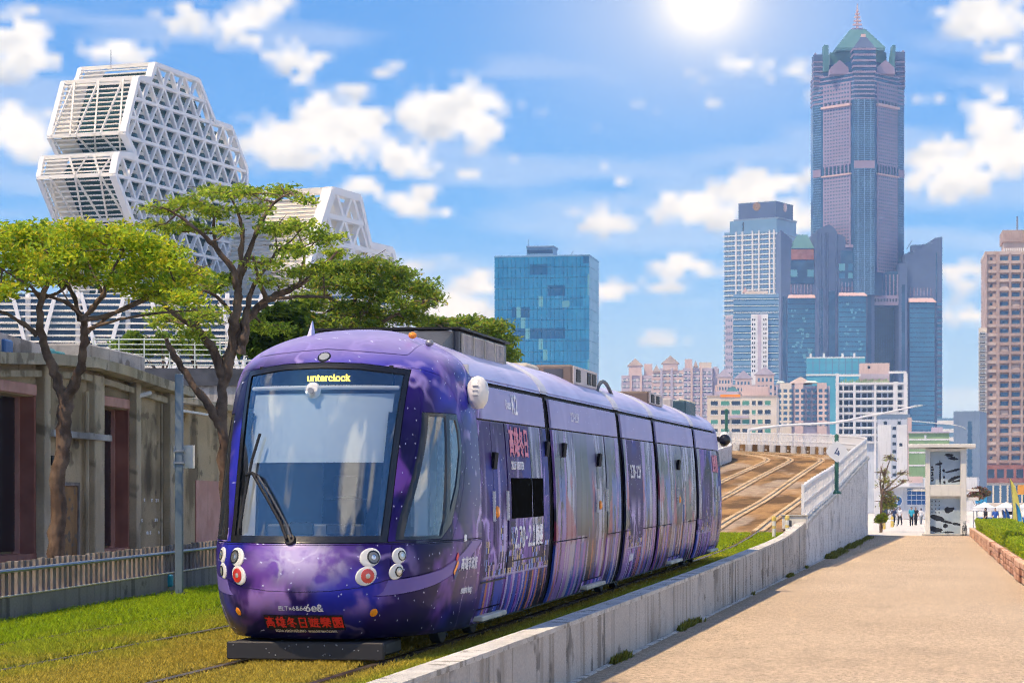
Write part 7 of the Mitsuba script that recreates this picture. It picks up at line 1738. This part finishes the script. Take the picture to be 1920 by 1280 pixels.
def person(label, pos, face_deg, h, top, legs, step=.0, seated=False, arm=.25, group='people on the plaza'):
    key = thing('person', label, 'person', group)
    k = h / 1.70; s = step
    hip = .90; J = {}
    J['pel'] = ((0, 0, .93), .125); J['belly'] = ((0, 0, 1.08), .125); J['chest'] = ((0, 0, 1.27), .14); J['neck0'] = ((0, 0, 1.42), .055); J['neck'] = ((0, .015, 1.50), .05)
    J['head'] = ((0, .03, 1.60), .085); J['jaw'] = ((0, .055, 1.54), .055); J['crown'] = ((0, .005, 1.635), .08)
    for sd, n in ((-1, 'l'), (1, 'r')):
        fwd = s * sd
        J['hip' + n] = ((sd * .085, 0, .90), .088); J['knee' + n] = ((sd * .09, .16 * fwd + .02, .49), .058); J['ank' + n] = ((sd * .09, .36 * fwd - .02, .09 + (.05 if fwd < 0 else 0)), .04); J['toe' + n] = ((sd * .10, .36 * fwd + .14, .04 + (.02 if fwd < 0 else 0)), .034)
        J['sho' + n] = ((sd * .17, 0, 1.40), .055); J['elb' + n] = ((sd * .225, -.10 * fwd - .02, 1.13), .042); J['wri' + n] = ((sd * .235, arm * .5 - .16 * fwd, .90 + arm * .25), .03)
        w = np.array(J['wri' + n][0]); J['palm' + n] = (tuple(w + [0, .02, -.07]), .026)
        for q in range(4): J[f'f{q}{n}'] = (tuple(w + [(q - 1.5) * .006, .035 - .012 * q, -.165 + .012 * abs(q - 1.4)]), .009)
        for q in range(4): J[f'g{q}{n}'] = (tuple(w + [(q - 1.5) * .006, .04 - .014 * q, -.09]), .010)
        J['th0' + n] = (tuple(w + [-sd * .012, .035, -.05]), .011); J['th1' + n] = (tuple(w + [-sd * .03, .055, -.10]), .009)
    B = [('pel', 'belly'), ('belly', 'chest'), ('chest', 'neck0'), ('neck0', 'neck'), ('neck', 'head'), ('head', 'jaw'), ('head', 'crown'), ('jaw', 'neck')]
    for n in 'lr':
        B += [('pel', 'hip' + n), ('hip' + n, 'knee' + n), ('knee' + n, 'ank' + n), ('ank' + n, 'toe' + n), ('chest', 'sho' + n), ('sho' + n, 'elb' + n), ('elb' + n, 'wri' + n), ('wri' + n, 'palm' + n), ('th0' + n, 'th1' + n), ('palm' + n, 'th0' + n)]
        B += [(f'g{q}{n}', f'f{q}{n}') for q in range(4)] + [('palm' + n, f'g{q}{n}') for q in range(4)]
    a = math.radians(face_deg); c_, s_ = math.cos(a), math.sin(a)
    def put(t): 
        v = t.vertices * k; return trimesh.Trimesh(np.stack([pos[0] + v[:, 0] * c_ - v[:, 1] * s_, pos[1] + v[:, 0] * s_ + v[:, 1] * c_, pos[2] + v[:, 2]], 1), t.faces, process=False)
    part(key, 'body', put(chain_m(J, B, .035, 4)), 'skin', True)
    fat = lambda n, d: (J[n][0], J[n][1] + d)
    Jt = {n: fat(n, .018) for n in ('pel', 'belly', 'chest', 'neck0', 'shol', 'shor', 'elbl', 'elbr')}; Jt['neck0'] = ((0, 0, 1.40), .06)
    part(key, 'shirt', put(chain_m(Jt, [('pel', 'belly'), ('belly', 'chest'), ('chest', 'neck0'), ('chest', 'shol'), ('chest', 'shor'), ('shol', 'elbl'), ('shor', 'elbr')], .05, 4)), 'cloth_' + top, True)
    Jl = {n: fat(n, .016) for n in ('hipl', 'hipr', 'kneel', 'kneer', 'ankl', 'ankr', 'pel')}; Jl['pel'] = ((0, 0, .93), .135)
    part(key, 'trousers', put(chain_m(Jl, [('pel', 'hipl'), ('pel', 'hipr'), ('hipl', 'kneel'), ('hipr', 'kneer'), ('kneel', 'ankl'), ('kneer', 'ankr')], .05, 4)), 'cloth_' + legs, True)
    Jh = {'a': ((0, -.015, 1.645), .088), 'b': ((0, -.04, 1.58), .075), 'c': ((0, .02, 1.665), .075)}
    part(key, 'hair', put(chain_m(Jh, [('a', 'b'), ('a', 'c')], .04, 3)), 'hair_black', True)
    Js = {}
    for n in 'lr': Js['a' + n] = fat('ank' + n, .006); Js['t' + n] = fat('toe' + n, .008)
    for n in 'lr': part(key, 'shoe', put(chain_m(Js, [('a' + n, 't' + n)], .05, 2)), 'cloth_black', True)
    fm = MB()
    for sx in (-.033, .033): fm.mesh_in(trimesh.creation.icosphere(1, .010, ).apply_translation([sx, .108, 1.605]))
    part(key, 'eyes', put(fm.mesh()), 'hair_black', True)
    fm = MB(); fm.mesh_in(hull_pts([[-.012, .10, 1.575], [.012, .10, 1.575], [0, .135, 1.572], [0, .108, 1.61]])); part(key, 'nose', put(fm.mesh()), 'skin')
    fm = MB(); fm.mesh_in(hull_pts([[x, y, z] for x in (-.022, .022) for y in (.09, .112) for z in (1.54, 1.549)])); part(key, 'mouth', put(fm.mesh()), 'lintel_pink')
for (px, D, fc, hh, tp, lg, st, lab) in ((1676, 238, 200, 1.68, 'navy', 'black', .6, 'person in dark blue walking nearest the viaduct wall'), (1687.5, 240, 160, 1.72, 'white', 'black', .7, 'person in a white top and black trousers beside the one in dark blue'),
   (1709, 232, 180, 1.76, 'teal', 'black', .8, 'person in a bright blue top walking in the middle of the plaza'), (1717, 236, 190, 1.74, 'black', 'black', .6, 'person dressed in black next to the one in a bright blue top'), (1727, 250, 10, 1.62, 'white', 'grey', .6, 'person in a pale top farthest right before the pavilion')):
    person(lab, Wg(px, D, -.05), fc, hh, tp, lg, st)
q = Wg(1848, 190, -.05); person('person in black bending towards the white stalls behind the hedge', q, 120, 1.75, 'black', 'black', .5, group='people by the stalls')
q = Wg(1866, 205, -.05); person('person in a blue shirt by the stalls behind the hedge', q, 200, 1.7, 'blue', 'navy', .5, group='people by the stalls')
q = Wg(1905, 198, -.05); person('person in a grey top at the right end of the stalls', q, 170, 1.7, 'grey', 'navy', .5, group='people by the stalls')
# bicycle parked against the pavilion
bk = thing('bicycle', 'dark bicycle standing at the right side of the pavilion', 'bicycle')
MBk = frame(Wg(1806, 154, 0.0), 70)
def ring(c, R, r, n=20):
    a = np.linspace(0, 2 * np.pi, n + 1); return np.stack([c[0] + R * np.cos(a), 0 * a + c[1], c[2] + R * np.sin(a)], 1), r
for x in (0, 1.04):
    p_, r_ = ring((x, 0, .34), .32, .022); kwh = part(bk, 'wheel', MB(MBk).tube(p_, r_, 6), 'black_rubber', 30)
    sp2 = MB(MBk)
    for i in range(8): a = i * math.pi / 4; sp2.bar([x, 0, .34], [x + .31 * math.cos(a), 0, .34 + .31 * math.sin(a)], .006)
    part(kwh, 'spokes', sp2, 'grey_metal', kind='stuff')
fr_ = MB(MBk)
for a_, b_ in (([0, 0, .34], [.42, 0, .32]), ([.42, 0, .32], [.30, 0, .82]), ([0, 0, .34], [.32, 0, .72]), ([.33, 0, .74], [.86, 0, .80]), ([.42, 0, .32], [.88, 0, .72]), ([1.04, 0, .34], [.85, 0, .92])): fr_.bar(a_, b_, .03)
part(bk, 'frame', fr_, 'dark_metal'); part(bk, 'handlebar', MB(MBk).tube([[.80, -.25, .98], [.86, 0, .94], [.80, .25, .98]], .014, 6), 'grey_metal', 30); part(bk, 'saddle', MB(MBk).mesh_in(hull_pts([[.18, -.07, .86], [.18, .07, .86], [.42, 0, .87], [.2, -.05, .82], [.2, .05, .82], [.4, 0, .84]])), 'black_rubber')

# bollards, round sign and plants between the viaduct wall and the pavilion
for i, (px, py) in enumerate(((1657, 992), (1673, 988))):
    D = 4600 * 2.05 / (py - HZ); Mb = frame(Wg(px, D, -.05)); b2 = thing('plaza_bollard', ['yellow plaza bollard nearest the viaduct wall', 'yellow plaza bollard right of the first one'][i], 'bollard', 'yellow bollards on the plaza')
    part(b2, 'post', MB(Mb).mesh_in(lathe([(0, 0), (.16, 0), (.14, .85), (.09, .95), (0, .98)], 16)), 'yellow_paint', 40); part(b2, 'band', MB(Mb).mesh_in(lathe([(.15, .55), (.158, .55), (.155, .68), (.148, .68)], 16)), 'paint_white_warm', 40)
rs = thing('round_sign', 'round blue traffic sign on a pole left of the pavilion', 'road sign'); Mr = frame(Wg(1682, 225, -.05))
part(rs, 'pole', MB(Mr).mesh_in(lathe([(0, 0), (.035, 0), (.035, 2.75), (0, 2.76)], 10)), 'grey_metal', 40)
L = lathe([(0, .02), (.44, .02), (.44, 0), (0, 0)], 28); part(rs, 'disc', MB(Mr).add(np.stack([L.vertices[:, 0], -.06 - L.vertices[:, 2], L.vertices[:, 1] + 2.35], 1), L.faces), 'sign_blue'if False else 'blue_box')
L = lathe([(.44, .022), (.50, .022), (.50, 0), (.44, 0)], 28); part(rs, 'rim', MB(Mr).add(np.stack([L.vertices[:, 0], -.06 - L.vertices[:, 2], L.vertices[:, 1] + 2.35], 1), L.faces), 'slab_white')
part(rs, 'symbol', MB(Mr).box(-.05, .05, -.086, -.082, 2.1, 2.55).prism([(-.2, 2.42), (.2, 2.42), (0, 2.66)], -.086, -.082), 'slab_white')
tree('small_tree', 'sparse half bare tree beside the end of the viaduct wall', 178, [(1652, 1000, 3.2), (1653, 950, 2.8), (1655, 920, 2.4)],
 [[(1655, 922, 2.2), (1672, 905, 1.5), (1700, 880, .6)], [(1655, 925, 2), (1675, 915, 1.4), (1704, 898, .6)], [(1655, 925, 2), (1660, 890, 1.4), (1672, 853, .6)], [(1654, 930, 2), (1650, 900, 1.4), (1656, 868, .6)]],
 [(1658, 905, 12, 12), (1662, 925, 14, 10), (1655, 885, 8, 10), (1690, 888, 12, 4), (1692, 903, 12, 4), (1665, 945, 14, 10), (1668, 858, 9, 6), (1672, 935, 10, 8)], [((.40, .34, .10), 2), ((.44, .50, .08), 2), ((.40, .22, .10), 1), ((.12, .16, .04), 2)], 900, .2, 31, .5)
shrub('plaza_shrub', 'bright round shrub at the foot of the viaduct wall end', Wg(1653, 172, .9), np.array([.55, .5, .65]), 1600, .16, [((.30, .36, .03), 3), ((.20, .28, .03), 2)], 51)
shrub('plaza_shrub', 'light green shrub under the sparse tree', Wg(1664, 182, 1.9), np.array([.7, .6, .6]), 1600, .18, [((.24, .34, .04), 3), ((.16, .26, .04), 2), ((.36, .42, .12), 1)], 52)

# stalls, flags and awnings beyond the hedge
mat('tent_white', (.78, .78, .78), .7)
mat('tent_blue', (.03, .14, .50), .6)
mat('banner_yellow', (.80, .70, .16), .6)
mat('banner_cyan', (.04, .34, .62), .6)
mat('orange_cloth', (.80, .36, .06), .6)
for i, (p0, p1, D, lab) in enumerate(((1832, 1868, 205, 'leftmost white market tent behind the hedge'), (1872, 1908, 212, 'white market tent with a dark sign behind the hedge'), (1912, 1950, 208, 'white market tent cut by the right edge of the photo'))):
    tk = thing('market_tent', lab, 'tent', 'market tents'); Mt_ = frame(Wg(p0, D, -.05)); w = (p1 - p0) / F * D
    part(tk, 'canopy', MB(Mt_).mesh_in(hull_pts([[x, y, 1.75] for x in (0, w) for y in (0, 1.8)] + [[w / 2, .9, 2.25]])), 'tent_white')
    part(tk, 'valance', MB(Mt_).box(0, w, -.02, 0, 1.5, 1.76).box(0, .02, 0, 1.8, 1.5, 1.76).box(w - .02, w, 0, 1.8, 1.5, 1.76), 'tent_white')
    part(tk, 'skirt', MB(Mt_).box(.05, w - .05, .02, .05, 0, .95), 'tent_blue' if i != 1 else 'tent_white', label='blue cloth hanging round the counter' if i != 1 else None)
    part(tk, 'counter', MB(Mt_).box(0, w, 0, .6, .955, 1.0), 'slab_white')
    for x in (.03, w - .03):
        for y in (.03, 1.77): part(tk, 'leg', MB(Mt_).bar([x, y, 0], [x, y, 1.75], .05), 'grey_metal')
    if i == 1: part(tk, 'sign', MB(Mt_).box(.3, w - .3, -.04, -.021, 1.15, 1.42), 'black_rubber')
def sail_flag(label, px, D, h, mm_, seed):
    key = thing('sail_flag', label, 'flag', 'feather flags'); Mf = frame(Wg(px, D, -.05), 15)
    a = np.linspace(0, 1, 12); part(key, 'pole', MB(Mf).tube(np.stack([-.06 * h * a ** 3, 0 * a, h * a], 1), .025, 6), 'grey_metal', 30)
    V, Fc = [], []
    zz_ = np.linspace(.18, 1, 14)
    for i, z in enumerate(zz_):
        wd = .24 * h * (1 - z) ** .6 * .9 + .01; x0 = -.06 * h * z ** 3
        for j in range(5): V.append([x0 + .02 + wd * j / 4, .06 * math.sin(z * 9 + j * .9), z * h])
    for i in range(13):
        for j in range(4): q = i * 5 + j; Fc += [[q, q + 1, q + 6], [q, q + 6, q + 5]]
    n0 = len(V); V = np.array(V); V = np.vstack([V, V + [0, .006, 0]]); Fc = Fc + [[a_ + n0, c_ + n0, b_ + n0] for a_, b_, c_ in Fc]
    part(key, 'cloth', MB(Mf).add(V, np.array(Fc)), mm_, 40); part(key, 'foot', MB(Mf).cbox(-.25, .25, -.25, .25, 0, .06, .02), 'dark_metal')
sail_flag('yellow feather flag rising above the stalls', 1899, 150, 3.6, 'banner_yellow', 1)
sail_flag('cyan feather flag leaning right of the yellow one', 1908, 147, 2.1, 'banner_cyan', 2)
sail_flag('dark blue feather flag left of the yellow one', 1888, 152, 1.8, 'tent_blue', 3)
sail_flag('second dark blue feather flag beside the stalls', 1882, 156, 1.7, 'tent_blue', 4)
pnl = thing('blue_panel', 'flat bright blue hoarding panel left of the shops', 'hoarding'); Mp_ = frame(Wg(1829, 300, 0))
part(pnl, 'board', MB(Mp_).cbox(0, 1.4, 0, .1, 2.1, 4.05, .02), 'banner_cyan')
for x in (.15, 1.2): part(pnl, 'post', MB(Mp_).bar([x, .05, 0], [x, .05, 2.1], .1), 'grey_metal')
ob_ = thing('orange_banner', 'orange shop banner at the right edge of the photo', 'banner'); Mo = frame(Wg(1908, 280, 0)); part(ob_, 'cloth', MB(Mo).box(0, 1.6, 0, .05, 3.1, 4.2), 'orange_cloth'); part(ob_, 'pole', MB(Mo).bar([.8, .08, 0], [.8, .08, 4.3], .08), 'grey_metal')
shrub('street_bush', 'reddish roadside bush in front of the shops', Wg(1835, 290, 3.1), np.array([1.6, 1.2, 1.5]), 1500, .35, [((.34, .12, .08), 2), ((.20, .22, .06), 2), ((.40, .24, .16), 1)], 61)
# street lamps: long swept arms over the viaduct and the street behind it
def lamp(label, pts, D, base_py, head, r=.09):
    key = thing('street_lamp', label, 'street lamp', None); p = [W(px, py, D + dd) for px, py, dd in pts]
    k_ = np.arange(len(p)); tt_ = np.linspace(0, len(p) - 1, 40); c = np.stack([PchipInterpolator(k_, np.array(p)[:, j])(tt_) for j in range(3)], 1)
    part(key, 'arm', MB().tube(c, np.linspace(r, r * .6, 40), 8), 'steel_white', 40)
    b0 = p[0].copy(); b0[2] = 0; part(key, 'pole', MB().tube([b0, p[0] + [0, 0, .1]], [r * 1.3, r * 1.1], 10), 'steel_white', 40)
    e, d = p[-1], c[-1] - c[-4]; d /= np.linalg.norm(d); kh = part(key, 'head', MB().mesh_in(hull_pts([e + d * a + np.array([0, 0, z]) + np.cross(d, [0, 0, 1]) * s_ for a, s_, z in ((-.2, .07, 0), (-.2, -.07, 0), (.2, .16, .05), (.2, -.16, .05), (.75, .10, -.06), (.75, -.10, -.06), (.3, .14, -.08), (.3, -.14, -.08))])), 'lamp_white', 30)
    part(kh, 'lens', MB().mesh_in(hull_pts([e + d * a + np.array([0, 0, z]) + np.cross(d, [0, 0, 1]) * s_ for a, s_ in ((.05, .08), (.05, -.08), (.6, .08), (.6, -.08)) for z in (-.09, -.12)])), 'lens_clear', 30)
lamp('street lamp with a long rising white arm above the viaduct bend', [(1404, 806, 0), (1440, 801, 0), (1480, 797, 0), (1560, 793, 0), (1622, 781, 0), (1655, 775, 0), (1692, 767, 0), (1718, 761, 0)], 215, 0, 1, .13)
lamp('thinner street lamp arm reaching right in front of the blue grey slab', [(1697, 788, 0), (1750, 793, 0), (1790, 797, 0), (1806, 801, 0)], 452, 0, 1, .10)
gp = thing('catenary_post', 'short green post just behind the rear end of the tram', 'post'); q = W(1362, 770, 178); part(gp, 'post', MB().tube([[q[0], q[1], 4.0], q], .11, 8), 'green_paint', 30); part(gp, 'cap', MB().mesh_in(trimesh.creation.icosphere(1, .15).apply_translation(q)), 'green_paint', 30)
